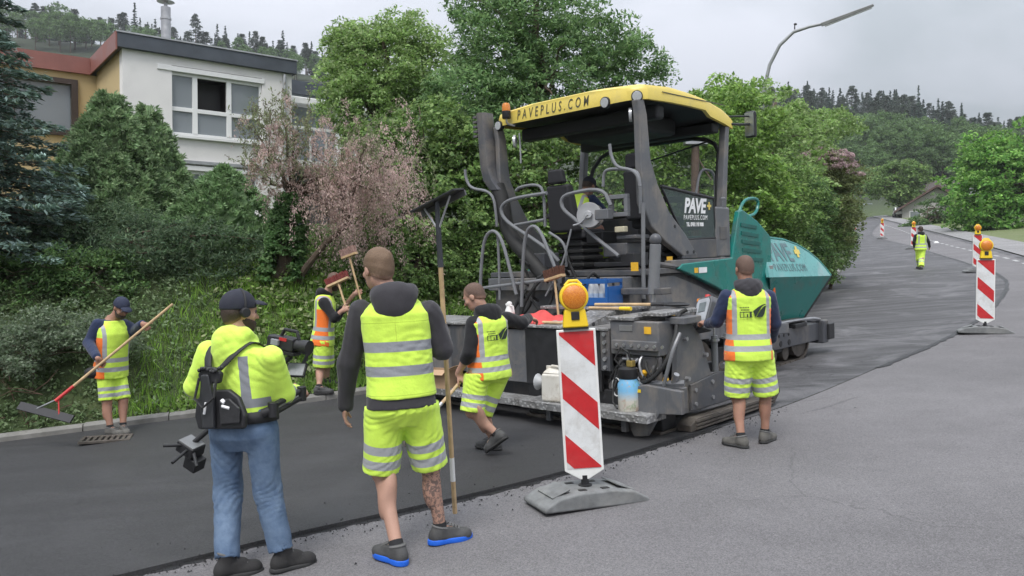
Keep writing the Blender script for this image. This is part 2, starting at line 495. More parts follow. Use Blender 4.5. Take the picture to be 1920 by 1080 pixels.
def groundmat():
    n = N('grass and soil'); v = n.coord()
    a = n.noise(v, .8, 6, .65); b = n.noise(v, 14, 5, .7)
    cc = n.mix(n.mapr(a, .35, .65), (.045, .075, .022), (.075, .10, .035))
    cc = n.mix(n.mapr(b, .45, .7), cc, (.03, .045, .014))
    sy = n.new('ShaderNodeSeparateXYZ'); n.l(v, sy.inputs[0])
    cc = n.mix(n.mapr(n.math('ADD', sy.outputs[1], n.math('MULTIPLY', a, 30)), 150, 175), cc, n.mix(n.mapr(n.noise(v, .12, 5), .35, .65), (.018, .027, .012), (.03, .042, .018)))
    n.set(Base_Color=cc, Roughness=.95); n.bump(n.math('ADD', a, b), 1, .06)
    return n.m
MT['ground'] = groundmat()
def vergemat():
    n = N('mown verge grass'); v = n.coord()
    a = n.noise(v, .5, 6, .65); b = n.noise(v, 9, 5, .7)
    cc = n.mix(n.mapr(a, .35, .65), (.12, .155, .055), (.17, .185, .085))
    cc = n.mix(n.mapr(b, .4, .7), cc, (.09, .12, .045))
    n.set(Base_Color=cc, Roughness=.95); n.bump(b, 1, .05)
    return n.m
MT['verge'] = vergemat()
MT['soil'] = pm('soil under the hedge', (.075, .055, .038), .95, 0, .4, 5, 1, 40)

# terrain ----------------------------------------------------------
def side(P, x, y):
    """signed distance to a polyline, positive on its left; clipped far away"""
    sh = x.shape; X = np.stack([x.ravel(), y.ravel()], 1)
    best = np.full(len(X), 1e9); sg = np.zeros(len(X))
    for a, b in zip(P[:-1], P[1:]):
        ab = b - a; t = np.clip(((X - a) @ ab) / (ab @ ab), 0, 1)
        dv = X - (a + t[:, None] * ab); d = np.hypot(dv[:, 0], dv[:, 1])
        s_ = np.sign(ab[0] * dv[:, 1] - ab[1] * dv[:, 0]); m = d < best
        best = np.where(m, d, best); sg = np.where(m, s_, sg)
    return (best * sg).reshape(sh)

def smooth01(a, b, t):
    t = np.clip((t - a) / (b - a), 0, 1); return t * t * (3 - 2 * t)

KS = resample(KERB, 120); VS = resample(VERGE, 120)
def terrain(x, y):
    x = np.asarray(x, float); y = np.asarray(y, float)
    xs = np.clip(x, -60, 160); ys = np.clip(y, -40, 260)
    base = g(xs, ys)
    dl = side(KS, x, y)
    bank = .10 * smooth01(0, .25, dl) + 1.75 * smooth01(.1, 3.6, dl) + .35 * smooth01(.2, 1.2, dl) + .75 * smooth01(3, 9, dl) + .05 * np.maximum(dl - 9, 0).clip(0, 40)
    far = smooth01(24, 60, y)
    bank = bank * (1 - .55 * far)
    dr = -side(VS, x, y)
    rt = -1.2 * smooth01(8, 18, dr) - 3.0 * smooth01(12, 50, dr)
    az = x / np.maximum(y, 20)
    ridge = np.interp(az, [-1.2, -.64, -.45, -.24, 0, .2, .33, .43, .5, .64, .9, 1.4], [70, 88, 83, 72, 58, 45, 46, 45, 40, 28, 22, 16])
    hill = ridge * smooth01(120, 330, y) 
    back = smooth01(120, 240, y)
    road = np.where((dl <= 0) & (dr <= 0), -.06, 0)
    z = (base + np.where(dl > 0, bank, 0) + np.where(dr > 0, rt - .03, 0)) * (1 - back) + np.maximum(base * back, 0) * .6 + hill + road
    return z

def build_terrain():
    # polar-ish grid round the camera: dense near, reaching past the ridge
    rr = np.concatenate([np.linspace(1.2, 30, 105), 30 * (700 / 30) ** np.linspace(0, 1, 70)[1:]])
    aa = np.radians(np.concatenate([np.linspace(-180, -62, 20)[:-1], np.linspace(-62, 62, 120), np.linspace(62, 180, 20)[1:]]))
    Rg, A = np.meshgrid(rr, aa, indexing='ij')
    x = Rg * np.sin(A); y = Rg * np.cos(A)
    z = terrain(x, y)
    V = np.stack([x, y, z], -1).reshape(-1, 3); n, m = x.shape
    idx = np.arange(n * m).reshape(n, m)
    F = np.stack([idx[:-1, :-1], idx[1:, :-1], idx[1:, 1:], idx[:-1, 1:]], -1).reshape(-1, 4)
    o = np_mesh('ground', V, F, MT['ground']); 
    c = len(V)
    return tag(o, kind='structure')
build_terrain()

MATL, MATR = np.array((-1.69, 11.35)), np.array((1.75, 7.82))
strip('old_road', np.vstack([[(-16, -3.2)], JOINT[1:]]), np.vstack([[(2, -26)], VERGE[1:]]), 0, MT['old_asphalt'], 150, 16)
strip('base_course_road', cut(KERB, MATL, KERB[-1]), cut(JOINT, MATR, JOINT[-1]), .006, MT['base_asphalt'], 130, 10)
strip('fresh_asphalt_road', cut(KERB, KERB[0], np.array((-1.35, 11.75))), cut(JOINT, JOINT[0], np.array((2.1, 8.15))), .03, MT['new_asphalt'], 90, 14, skirt=.03)

def offset(P, d):
    P = np.asarray(P, float); t = np.gradient(P, axis=0); t /= np.linalg.norm(t, axis=1)[:, None]
    return P + np.stack([-t[:, 1], t[:, 0]], 1) * d
def ribbon(name, P, w, off, mat, n=160, wob=0, kind='structure'):
    Q = resample(P, n)
    jit = wob * (np.random.default_rng(3).random(n) - .5) if wob else 0
    A = offset(Q, w / 2) ; B = offset(Q, -w / 2)
    if wob: B = offset(Q, 0) - (offset(Q, 1) - Q) * (w / 2 + jit)[:, None]
    V = np.concatenate([np.c_[A, g(A[:, 0], A[:, 1]) + off], np.c_[B, g(B[:, 0], B[:, 1]) + off]])
    i = np.arange(n - 1)
    F = np.stack([i, i + 1, n + i + 1, n + i], 1)[:, ::-1]
    return tag(np_mesh(name, V, F, mat), kind=kind)
JM = cut(JOINT, JOINT[1], np.array((2.1, 8.15)))
ribbon('bitumen_joint', offset(resample(JM, 200), -.02), .05, .004, MT['tar'], 260, .05)
JF = cut(JOINT, np.array((5.1, 11.2)), JOINT[-2])
ribbon('bitumen_joint', offset(resample(JF, 200), -.03), .09, .011, MT['tar'], 260, .06)
ribbon('footpath', offset(resample(VERGE, 150), -1.0), 1.9, .05, MT['path_asphalt'])
ribbon('road_edge_gutter', offset(resample(VERGE, 150), .12), .32, .006, MT['base_asphalt'])
ribbon('verge_grass', offset(resample(VERGE[3:], 150), -4.9), 6.2, .0, MT['verge']).hide_render = False

# dashed line on the old lane
DASH = np.array([(8.5, 8), (13, 18), (19.13, 30.06), (24.64, 44.04), (37.27, 76.68), (47.7, 105.3), (66, 150)])
Dq = resample(DASH, 1500); dd = np.r_[0, np.cumsum(np.linalg.norm(np.diff(Dq, axis=0), axis=1))]
lm = MB()
lines = empty('lane_line'); tag(lines, kind='structure')
s0 = 0.
while s0 < dd[-1] - 2:
    P = np.stack([np.interp(np.linspace(s0, s0 + 1.0, 4), dd, Dq[:, i]) for i in (0, 1)], 1)
    A = offset(P, .07); B = offset(P, -.07)
    m = MB(); m.add([(a[0], a[1], float(g(*a)) + .005) for a in A] + [(b[0], b[1], float(g(*b)) + .005) for b in B], [(i, i + 4, i + 5, i + 1) for i in range(3)])
    m.build('dash', MT['line_white'], lines)
    s0 += 2.1

# kerb stones, each a stone with its own joint
kerb = empty('kerb'); tag(kerb, kind='structure')
Kq = resample(KERB, 2500); kd = np.r_[0, np.cumsum(np.linalg.norm(np.diff(Kq, axis=0), axis=1))]
i0 = np.argmin(((Kq - np.array((-13, 7.5))) ** 2).sum(1)); s0 = kd[i0]
i1 = np.argmin(((Kq - np.array((13, 32))) ** 2).sum(1))
while s0 < kd[i1]:
    L = 1.0
    p = np.array([np.interp(s0 + .006, kd, Kq[:, k]) for k in (0, 1)]); q = np.array([np.interp(s0 + L - .006, kd, Kq[:, k]) for k in (0, 1)])
    t = nrm(q - p); nn = np.array([-t[1], t[0]])
    j = random.uniform(-.006, .006)
    hz = .115 + j
    ring = []
    for e_, zz in ((p, 0), (q, 0)):
        z0 = float(g(*e_)) - .1
        a_ = e_ + nn * (.0 + j); b_ = e_ + nn * (.14 + j)
        ring.append([(a_[0], a_[1], z0), (b_[0], b_[1], z0), (b_[0], b_[1], z0 + .1 + hz), (a_[0] + nn[0] * .03, a_[1] + nn[1] * .03, z0 + .1 + hz), (a_[0], a_[1], z0 + .1 + hz - .03)])
    m = MB(); n5 = 5
    m.add(ring[0] + ring[1], [list(range(5)), list(range(9, 4, -1))] + [(i, (i + 1) % 5, 5 + (i + 1) % 5, 5 + i) for i in range(5)])
    m.build('kerb_stone', MT['kerbstone'], kerb, smooth=20)
    s0 += L

# storm drain grate in the gutter by the rake man
gx, gy = -4.74, 9.30; ang = math.atan2(.65, 2.0)
dm = Matrix.Translation((gx, gy, float(g(gx, gy)) + .034)) @ Matrix.Rotation(ang, 4, 'Z')
dr = thing('storm_drain', 'iron storm drain grate in the fresh asphalt at the kerb', 'drain', mat=dm)
m = MB()
for (a, b) in (((-.27, -.17, 0), (.27, -.13, .03)), ((-.27, .13, 0), (.27, .17, .03)), ((-.27, -.13, 0), (-.23, .13, .03)), ((.23, -.13, 0), (.27, .13, .03))): m.box(a, b)
m.build('frame', MT['tread'], dr, .004)
for k in range(7):
    m = MB(); m.box((-.20 + k * .062, -.13, .004), (-.20 + k * .062 + .032, .13, .026)); m.build('bar', MT['tread'], dr)
m = MB(); m.box((-.23, -.13, -.03), (.23, .13, -.001)); m.build('pit', MT['black'], dr)

# crumbs of mix scattered beside the joint
def crumbs():
    r = np.random.default_rng(33); n = 900
    Q = resample(cut(JOINT, JOINT[2], np.array((3.0, 9.0))), 400); i = r.integers(0, 399, n)
    t = np.gradient(Q, axis=0); t /= np.linalg.norm(t, axis=1)[:, None]
    d = -np.abs(r.normal(size=n)) * .10 + .03 * r.normal(size=n) - .02
    X = Q[i] + np.stack([-t[i, 1], t[i, 0]], 1) * d[:, None]
    far = r.random(n) < .12; X[far] += r.normal(size=(far.sum(), 2)) * .5
    sz = .004 + .007 * r.random(n) ** 2
    base = np.array([(1, 0, 0), (-.5, .87, 0), (-.5, -.87, 0), (0, 0, 1.1), (.3, .3, .6)]); f0 = np.array([(0, 1, 3), (1, 2, 3), (2, 0, 3), (0, 1, 4)])
    on = side(Q, X[:, 0], X[:, 1]) > 0
    C = np.c_[X, g(X[:, 0], X[:, 1]) + np.where(on, .031, .004)]
    V = (C[:, None] + base[None] * sz[:, None, None] * (.7 + .6 * r.random((n, 1, 3)))).reshape(-1, 3); F = (f0[None] + 5 * np.arange(n)[:, None, None]).reshape(-1, 3)
    tag(np_mesh('asphalt_crumbs', V, F, MT['tar'], smooth=False), 'loose crumbs of fresh asphalt beside the joint', 'crumbs', kind='stuff')
crumbs()
# ================================================================== plants
def unit(n, r):
    v = r.normal(size=(n, 3)); return v / np.linalg.norm(v, axis=1)[:, None]

def leaf_arrays(P, axis, size, aspect, tint, r, tilt=.6, normal=None):
    """rhombic leaves: P centres, axis = long direction (n,3)"""
    n = len(P)
    a = axis + tilt * r.normal(size=(n, 3)); a /= np.linalg.norm(a, axis=1)[:, None] + 1e-9
    q = unit(n, r) if normal is None else normal + .5 * r.normal(size=(n, 3))
    b = np.cross(a, q); b /= np.linalg.norm(b, axis=1)[:, None] + 1e-9
    L = (size * (.5 + .95 * r.random(n) ** 1.3))[:, None]
    Wd = L * aspect
    V = np.stack([P - a * L * .5, P + b * Wd * .5 - a * L * .05, P + a * L * .5, P - b * Wd * .5 - a * L * .05], 1).reshape(-1, 3)
    F = np.arange(4 * n).reshape(n, 4)
    T = np.repeat(tint, 4, axis=0)
    return V, F, T

def tints(n, cols, r, w=None, jit=.18):
    cols = np.asarray(cols, float)
    gr = (cols[:, 1:2] > cols[:, :1]); cols = cols * np.where(gr, np.array([[2.5, 2.22, 2.6]]), 1.)
    k = r.choice(len(cols), n, p=w)
    c = cols[k] * (1 + jit * r.normal(size=(n, 1))).clip(.4, 1.7)
    return c.clip(.004, 1)

def merge(parts):
    V, F, T = [], [], []; o = 0
    for v, f, t in parts:
        V.append(v); F.append(f + o); T.append(t); o += len(v)
    return np.vstack(V), np.vstack(F), np.vstack(T)

def clump_leaves(C, rad, per, size, aspect, cols, r, w=None, squash=.75, clump_jit=.14):
    """leaves sitting on the skins of many small clumps"""
    k = len(C)
    n = k * per
    d = unit(n, r); d[:, 2] = np.abs(d[:, 2]) * 1.0 - .35 * (r.random(n) < .4)
    cc = np.repeat(C, per, 0); rr = np.repeat(rad if np.ndim(rad) else np.full(k, rad), per)
    P = cc + d * (rr * (.55 + .5 * r.random(n)))[:, None] * np.array([1, 1, squash])
    t = tints(n, cols, r, w) * np.repeat(1 + clump_jit * r.normal(size=(k, 1)), per, 0).clip(.5, 1.6)
    ax = d * np.array([1, 1, .3]) + np.array([0, 0, -.25])
    return leaf_arrays(P, ax, size, aspect, t.clip(.004, 1), r, .7, d + np.array([0, 0, .4]))

def shell_points(n, r, c, rad, fill=.45, zmin=-1.):
    """points in an uneven ellipsoid, crowded towards its skin"""
    d = unit(int(n * 1.6) + 8, r); d = d[d[:, 2] > zmin][:n]
    f = fill + (1 - fill) * r.random(len(d)) ** .5
    ph = r.random(6) * 6.3
    bump = 1 + .13 * np.sin(3 * d[:, 0] + ph[0] + 2 * d[:, 2]) + .12 * np.sin(4 * d[:, 1] + ph[1]) + .10 * np.sin(5 * d[:, 2] + 4 * d[:, 0] + ph[2]) + .08 * np.sin(9 * d[:, 0] - 7 * d[:, 1] + ph[3])
    return np.asarray(c) + d * (f * bump)[:, None] * np.asarray(rad)

def limb(mb, a, b, r0, r1, r, k=5, wob=.06):
    a = np.asarray(a, float); b = np.asarray(b, float); L = np.linalg.norm(b - a)
    pts = [a + (b - a) * t + (r.normal(size=3) * wob * L * (0 < i < k)) for i, t in enumerate(np.linspace(0, 1, k + 1))]
    mb.tube(pts, [r0 + (r1 - r0) * t for t in np.linspace(0, 1, k + 1)], 7)
    return pts

def trunk_mesh(base, top, r0, tips, r, name, parent, mat=None):
    mb = MB()
    pts = limb(mb, base, top, r0, r0 * .35, r, 7, .02)
    for tp in tips:
        j = r.integers(2, 7); limb(mb, pts[j], tp, r0 * .32, r0 * .06, r, 4, .05)
    return mb.build(name, mat or MT['bark'], parent)

def broadleaf(name, label, base, blobs, n_clump, clump_r, per, size, cols, seed, trunk=.12, aspect=.6, cat='tree', group=None, fill=.5, w=None, wood=True, zmin=-.8, bark=None):
    r = np.random.default_rng(seed)
    t = thing(name, label, cat, tuple(base), group)
    base = np.asarray(base, float)
    vol = np.array([b[1][0] * b[1][1] * b[1][2] for b in blobs]) ** .67; ks = np.maximum(3, (n_clump * vol / vol.sum())).astype(int)
    C = np.vstack([shell_points(k, r, np.asarray(b[0], float) - base, b[1], fill, zmin) for k, b in zip(ks, blobs)])
    rad = clump_r * (.7 + .6 * r.random(len(C)))
    V, F, T = clump_leaves(C, rad, per, size, aspect, cols, r, w)
    np_mesh('crown', V, F, MT['leaf'], t, smooth=False, tint=T)
    if wood:
        top = C.mean(0) + np.array([0, 0, .5 * np.ptp(C[:, 2]) * .5])
        tips = C[r.choice(len(C), min(len(C), 26), replace=False)]
        trunk_mesh((0, 0, -.1), top, trunk, tips, r, 'trunk', t, bark)
    return t

def conifer_layers(base, H, rad, r, n_whorl, per_whorl, sprays, L, W_, cols, droop=.25, start=.06, taper=1.0, shape=None):
    """whorled branches carrying flat sprays of needles"""
    parts = []; twigs = MB()
    P, A, T, NN = [], [], [], []
    for i in range(n_whorl):
        f = (i + .5) / n_whorl; z = start * H + (1 - start) * H * f
        R0 = rad * (1 - f) ** taper + .04
        if shape is not None: R0 = rad * shape(f)
        k = max(4, int(per_whorl * (1 - .5 * f)))
        a0 = r.random() * 6.28
        for j in range(k):
            a = a0 + 6.283 * (j + .4 * r.random()) / k
            rl = R0 * (.72 + .45 * r.random())
            dirh = np.array([math.cos(a), math.sin(a), 0])
            zz = z + .25 * H / n_whorl * r.normal()
            n = max(6, int(sprays * rl / rad))
            t = (.15 + .85 * r.random(n) ** .75)
            side_ = (r.random(n) - .5) * .55 * rl * (1.1 - t)
            perp = np.array([-dirh[1], dirh[0], 0])
            p = dirh * (rl * t)[:, None] + perp * side_[:, None]
            p[:, 2] += zz - droop * rl * t ** 1.3 + .10 * rl * t ** 3 + .03 * r.normal(size=n)
            ax = dirh * .8 + perp * np.sign(side_)[:, None] * .55; ax[:, 2] -= .12
            P.append(p); A.append(ax)
            cj = 1 + .16 * r.normal()
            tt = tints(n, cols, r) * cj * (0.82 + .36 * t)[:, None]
            T.append(tt.clip(.004, 1))
            NN.append(np.tile([0, 0, 1.], (n, 1)))
            twigs.tube([(0, 0, zz), tuple(dirh * rl * .5 + np.array([0, 0, zz - droop * rl * .4])), tuple(dirh * rl * .92 + np.array([0, 0, zz - droop * rl * .8]))], [.012 + .01 * rl, .01, .004], 4, False)
    P = np.vstack(P); A = np.vstack(A); T = np.vstack(T); NN = np.vstack(NN)
    V, F, TT = leaf_arrays(P, A, L, W_ / L, T, r, .35, NN)
    return V, F, TT, twigs

def conifer(name, label, base, H, rad, seed, n_whorl, per_whorl, sprays, L, W_, cols, group=None, **k):
    r = np.random.default_rng(seed)
    t = thing(name, label, 'tree', tuple(base), group)
    V, F, T, tw = conifer_layers(base, H, rad, r, n_whorl, per_whorl, sprays, L, W_, cols, **k)
    np_mesh('crown', V, F, MT['needle'], t, smooth=False, tint=T)
    tw.tube([(0, 0, -.2), (0, 0, H * .5), (0, 0, H * .98)], [.028 * H * .8, .016 * H, .008], 8)
    tw.build('trunk', MT['bark'], t)
    return t

def dense_conifer(name, label, base, blobs, n, L, cols, seed, group=None, aspect=.34):
    """clipped-looking dwarf conifer: needles tufted over a lumpy solid shape; blobs = (centre offset, radius, height, power)"""
    r = np.random.default_rng(seed)
    t = thing(name, label, 'tree', tuple(base), group)
    V_, F_, T_ = [], [], []; parts = []
    mb = MB()
    tot = sum(b[1] * b[2] for b in blobs)
    for (c, rad, H, pw) in blobs:
        k = int(n * rad * H / tot / 34)
        f = 1 - np.sqrt(r.random(k) * .995 + .005) if pw < 1.5 else r.random(k) ** 1.25
        a = r.random(k) * 6.283
        lump = 1 + .10 * np.sin(5 * a + 9 * f + r.random() * 6) + .08 * np.sin(11 * a - 17 * f) + .05 * r.normal(size=k)
        prof = rad * np.clip(1 - f ** pw, 0, 1) ** (1 / 1.15) * np.minimum(1, .72 + 3 * f)
        C = np.stack([np.cos(a) * prof * lump, np.sin(a) * prof * lump, f * H], 1) + np.asarray(c)
        d = np.stack([np.cos(a), np.sin(a), np.full(k, .55)], 1)
        per = 34
        cc = np.repeat(C, per, 0); dd_ = np.repeat(d, per, 0)
        n_ = len(cc)
        u = unit(n_, r); P = cc + u * np.array([.085, .085, .06]) * (.4 + .8 * r.random((n_, 1)))
        ax = dd_ * .6 + u
        tt = tints(n_, cols, r) * np.repeat(1 + .16 * r.normal(size=(k, 1)), per, 0).clip(.5, 1.6)
        parts.append(leaf_arrays(P, ax, L, aspect, tt.clip(.004, 1), r, .4))
        mb.tube([(c[0], c[1], c[2] - .3), (c[0], c[1], c[2] + H * .9)], [.07, .02], 7)
        # a few inner boughs so that no light leaks through the middle
        for kk in range(14):
            a2 = r.random() * 6.28; z2 = r.random() * .7 * H; rr2 = rad * (1 - z2 / H) * .8
            mb.tube([(c[0], c[1], c[2] + z2), (c[0] + math.cos(a2) * rr2, c[1] + math.sin(a2) * rr2, c[2] + z2 + .2)], [.025, .006], 5)
        nu, nv = 40, 22; A_, Fz = np.meshgrid(np.linspace(0, 6.2832, nu, endpoint=False), np.linspace(.0, .93, nv), indexing='ij')
        lump = 1 + .12 * np.sin(5 * A_ + 9 * Fz) + .10 * np.sin(11 * A_ - 17 * Fz) + .06 * r.normal(size=A_.shape)
        pf = (.80 - .35 * Fz) * rad * np.clip(1 - Fz ** pw, 0, 1) ** (1 / 1.15) * np.minimum(1, .72 + 3 * Fz) * lump
        CV = np.stack([np.cos(A_) * pf, np.sin(A_) * pf, Fz * H], -1).reshape(-1, 3) + np.asarray(c); ii = np.arange(nu * nv).reshape(nu, nv); jj = np.roll(ii, -1, 0)
        CF = np.stack([ii[:, :-1], jj[:, :-1], jj[:, 1:], ii[:, 1:]], -1).reshape(-1, 4)
        parts.append((CV, CF, tints(len(CV), cols, r)))
    V, F, T = merge(parts)
    np_mesh('crown', V, F, MT['needle'], t, smooth=False, tint=T)
    mb.build('trunk', MT['bark'], t)
    return t

def gz(x, y, dz=0): return np.array([x, y, float(terrain(np.array(x), np.array(y))) + dz])
def gp(px, Y, dz=0):
    x = (px - 960) / 1500 * Y; return gz(x, Y, dz)

SPRUCE = [(.035, .062, .042), (.052, .088, .062), (.075, .115, .09), (.03, .05, .026)]
DEEP = [(.022, .052, .014), (.034, .075, .02), (.05, .095, .028)]
MID = [(.045, .092, .022), (.068, .128, .032), (.098, .16, .048), (.036, .070, .018)]
LIGHT = [(.075, .14, .035), (.10, .17, .048), (.06, .115, .028), (.12, .18, .07)]
OLIVE = [(.06, .085, .03), (.08, .11, .04), (.045, .065, .02)]

# tall blue spruce at the left edge
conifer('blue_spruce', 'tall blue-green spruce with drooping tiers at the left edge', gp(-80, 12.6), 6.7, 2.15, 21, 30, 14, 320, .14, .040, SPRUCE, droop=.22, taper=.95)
# dwarf conifers before the house
b0 = gp(208, 15.2)
z0 = at(212, 155, 15.2)[2]
dense_conifer('dwarf_spruce', 'broad cone of clipped-looking bright green dwarf spruce before the yellow wall', b0 + np.array([0, 0, .2]), [((0, 0, 0), 1.42, z0 - b0[2] - .2, 1.0)], 70000, .095, [(.058, .105, .042), (.078, .135, .055), (.105, .16, .072)], 5)
b1 = gp(282, 15.9); z1 = at(272, 180, 15.9)[2]
dense_conifer('dwarf_spruce', 'narrower dwarf spruce cone just right of the broad one', b1 + np.array([0, 0, .2]), [((0, 0, 0), 1.1, z1 - b1[2] - .2, 1.0)], 42000, .095, [(.058, .105, .042), (.078, .135, .055), (.105, .16, .072)], 6)
b2 = gp(425, 14.2); z2 = at(410, 315, 14.2)[2]
dense_conifer('round_yew', 'rounded dark green yew beside the ivy-clad tamarisk trunk', b2 + np.array([0, 0, .1]), [((0, -.1, -.3), 1.0, z2 - b2[2] + .2, 2.2), ((-.55, -.1, -.4), .62, z2 - b2[2] - .2, 2.0)], 38000, .09, [(.045, .09, .032), (.062, .118, .042), (.085, .145, .058)], 8)
# loose yew mass below the cones
broadleaf('yew_shrub', 'dull dark yew mass under the dwarf spruces', gp(230, 13.2), [(at(165, 455, 13.6), (1.2, .7, .7)), (at(300, 470, 13.4), (1.1, .7, .6)), (at(390, 480, 13.0), (1.1, .6, .6)), (at(240, 500, 12.9), (1.3, .6, .5)), (at(120, 480, 13.2), (1.0, .6, .7))], 900, .2, 42, .08, [(.024, .048, .022), (.034, .064, .028), (.048, .078, .036)], 31, .08, .25, 'shrub')

# tamarisk: ivy-clad trunk, leaning limb, weeping pink plumes
def tamarisk():
    r = np.random.default_rng(77)
    Y = 13.0
    base = gp(528, Y)
    t = thing('tamarisk_tree', 'weeping tamarisk in pink bloom with ivy-clad trunk before the white house', 'tree', tuple(base))
    mb = MB()
    def L(p): return np.asarray(p) - base
    crown = L(at(548, 365, Y))
    limb(mb, (0, 0, -.2), crown, .15, .09, r, 6, .03)
    lean = [L(at(575, 500, Y - .2)), L(at(612, 455, Y - .3)), L(at(650, 425, Y - .4))]
    mb.tube([L(at(556, 530, Y)), *lean], [.06, .055, .045, .035], 8)
    tips = [(480, 250), (505, 255), (530, 228), (560, 250), (590, 255), (640, 285), (690, 265), (725, 285), (765, 335), (740, 370), (700, 390), (650, 390), (615, 330), (660, 300), (705, 330), (500, 330), (590, 380), (775, 365), (750, 310), (680, 350)]
    P, A, T = [], [], []
    G = []
    for k, (x, y) in enumerate(tips):
        dy = r.uniform(-1.0, .7)
        tip = L(at(x, y, Y + dy))
        pts = limb(mb, crown if r.random() < .7 else lean[2], tip, .035, .008, r, 5, .05)
        pink = x > 560 or r.random() < .35
        # weeping plumes from the outer half of each limb
        for q in range(17 if pink else 5):
            j = r.integers(2, 6); p0 = np.asarray(pts[j], float) + r.normal(size=3) * .26
            ln = r.uniform(.55, 1.35) * (1.0 if x > 560 else .5)
            out = nrm(tip - crown) * r.uniform(.2, .6) + r.normal(size=3) * .18
            n = 125
            u = r.random(n)
            pp = p0 + out * (u * ln * .8)[:, None] + np.stack([np.zeros(n), np.zeros(n), .22 * ln * np.sin(u * 2.2) - ln * u ** 1.7 * .95], 1) + r.normal(size=(n, 3)) * .035
            P.append(pp); A.append(np.tile(out * .3 + np.array([0, 0, -1.]), (n, 1)))
            T.append(tints(n, [(.50, .37, .34), (.58, .45, .41), (.40, .29, .26), (.52, .42, .35)], r, jit=.15) * (1 + .1 * r.normal()))
        for q in range(10 if x > 560 else 26):
            j = r.integers(3, 6); p0 = np.asarray(pts[j], float) + r.normal(size=3) * .16; n = 40
            u = r.random(n); dr_ = nrm(r.normal(size=3) * .35 + np.array([0, 0, .9])) * r.uniform(.3, .6)
            pp = p0 + dr_ * u[:, None] + r.normal(size=(n, 3)) * .018
            G.append((pp, np.tile(dr_, (n, 1)), tints(n, [(.075, .10, .045), (.10, .13, .06), (.16, .14, .10)], r)))
    V, F, TT = leaf_arrays(np.vstack(P), np.vstack(A), .038, .42, np.vstack(T).clip(.01, 1), r, .5)
    np_mesh('pink_plume', V, F, MT['leaf'], t, smooth=False, tint=TT)['label'] = 'hanging plumes of faded pink blossom'
    V, F, TT = leaf_arrays(np.vstack([q[0] for q in G]), np.vstack([q[1] for q in G]), .06, .3, np.vstack([q[2] for q in G]), r, .3)
    np_mesh('crown', V, F, MT['leaf'], t, smooth=False, tint=TT)
    mb.build('trunk', MT['bark'], t)
    # ivy on the trunk
    C = []
    for k in range(330):
        f = r.random() ** .8; a = r.random() * 6.28; c = crown * f; rr = .34 - .16 * f
        C.append(c + np.array([math.cos(a) * rr, math.sin(a) * rr, 0]))
    V, F, TT = clump_leaves(np.array(C), .1, 34, .055, .85, [(.03, .075, .02), (.045, .10, .03), (.07, .13, .045)], r)
    np_mesh('ivy', V, F, MT['leaf'], t, smooth=False, tint=TT)
tamarisk()

# light green tree and the dark one behind the machine
broadleaf('birch_tree', 'light yellow-green feathery tree right of the white house', gp(720, 20), [(at(720, 140, 20), (1.5, 1.4, 1.3)), (at(662, 165, 19.6), (.8, .9, 1.1)), (at(790, 160, 19.6), (.9, .9, 1.1)), (at(700, 230, 19.2), (1.1, 1.1, 1.0)), (at(760, 75, 20.2), (.9, .9, .55)), (at(665, 90, 20.2), (.75, .8, .6))], 1150, .24, 42, .092, LIGHT, 41, .13, .5)
broadleaf('laurel_shrub', 'mid green leafy shrub behind the tamarisk blossom', gp(790, 15.5), [(at(790, 290, 15.8), (1.0, .9, 1.0)), (at(730, 330, 15.8), (.9, .9, .9)), (at(850, 330, 15.5), (.9, .9, 1.1)), (at(800, 420, 15), (1.3, .9, .9)), (at(700, 470, 14.4), (1.0, .8, .8))], 950, .2, 38, .094, MID, 42, .1, .6, 'shrub')
broadleaf('spruce_tree', 'tall dark mixed-green tree right behind the paver roof', gp(1010, 18.5), [(at(990, 60, 18.5), (1.5, 1.5, 1.2)), (at(1080, 110, 18.5), (1.6, 1.4, 1.2)), (at(930, 130, 18.2), (1.1, 1.2, 1.2)), (at(1160, 120, 18.8), (1.0, 1.0, .75)), (at(1010, 210, 17.8), (1.8, 1.4, 1.1)), (at(1000, -30, 18.6), (1.1, 1.1, 1.0)), (at(880, 20, 18.8), (.5, .5, .5)), (at(1235, 142, 18.8), (.35, .4, .3)), (at(880, 200, 17.4), (1.0, 1, .8))], 1500, .25, 42, .108, [(.03, .07, .022), (.045, .095, .028), (.065, .125, .04), (.085, .15, .055)], 43, .16, .38)
broadleaf('cherry_laurel', 'dark broadleaf hedge bush behind the paver exhaust', gp(930, 15.8), [(at(900, 330, 16), (1.0, .8, 1.0)), (at(960, 330, 16), (1.0, .8, 1.1)), (at(900, 470, 15.4), (1.1, .8, 1.0)), (at(1000, 450, 15.6), (1.2, .8, 1.1)), (at(1080, 340, 16.6), (1.2, .8, 1.1)), (at(1120, 440, 16.4), (1.1, .8, 1.1))], 1050, .21, 36, .098, MID, 44, .1, .6, 'shrub')
broadleaf('hazel_bush', 'bright green bush seen through the cab behind the windscreen', gp(1290, 18.5), [(at(1210, 300, 18.2), (1.2, .9, 1.2)), (at(1290, 320, 18.4), (1.3, .9, 1.3)), (at(1370, 250, 18.6), (1.2, .9, 1.2)), (at(1290, 430, 18), (1.4, .9, 1.2)), (at(1400, 380, 18.4), (1.2, .9, 1.3))], 1000, .22, 37, .104, [(.06, .125, .022), (.085, .16, .03), (.045, .095, .018), (.11, .185, .05)], 45, .1, .55, 'shrub')
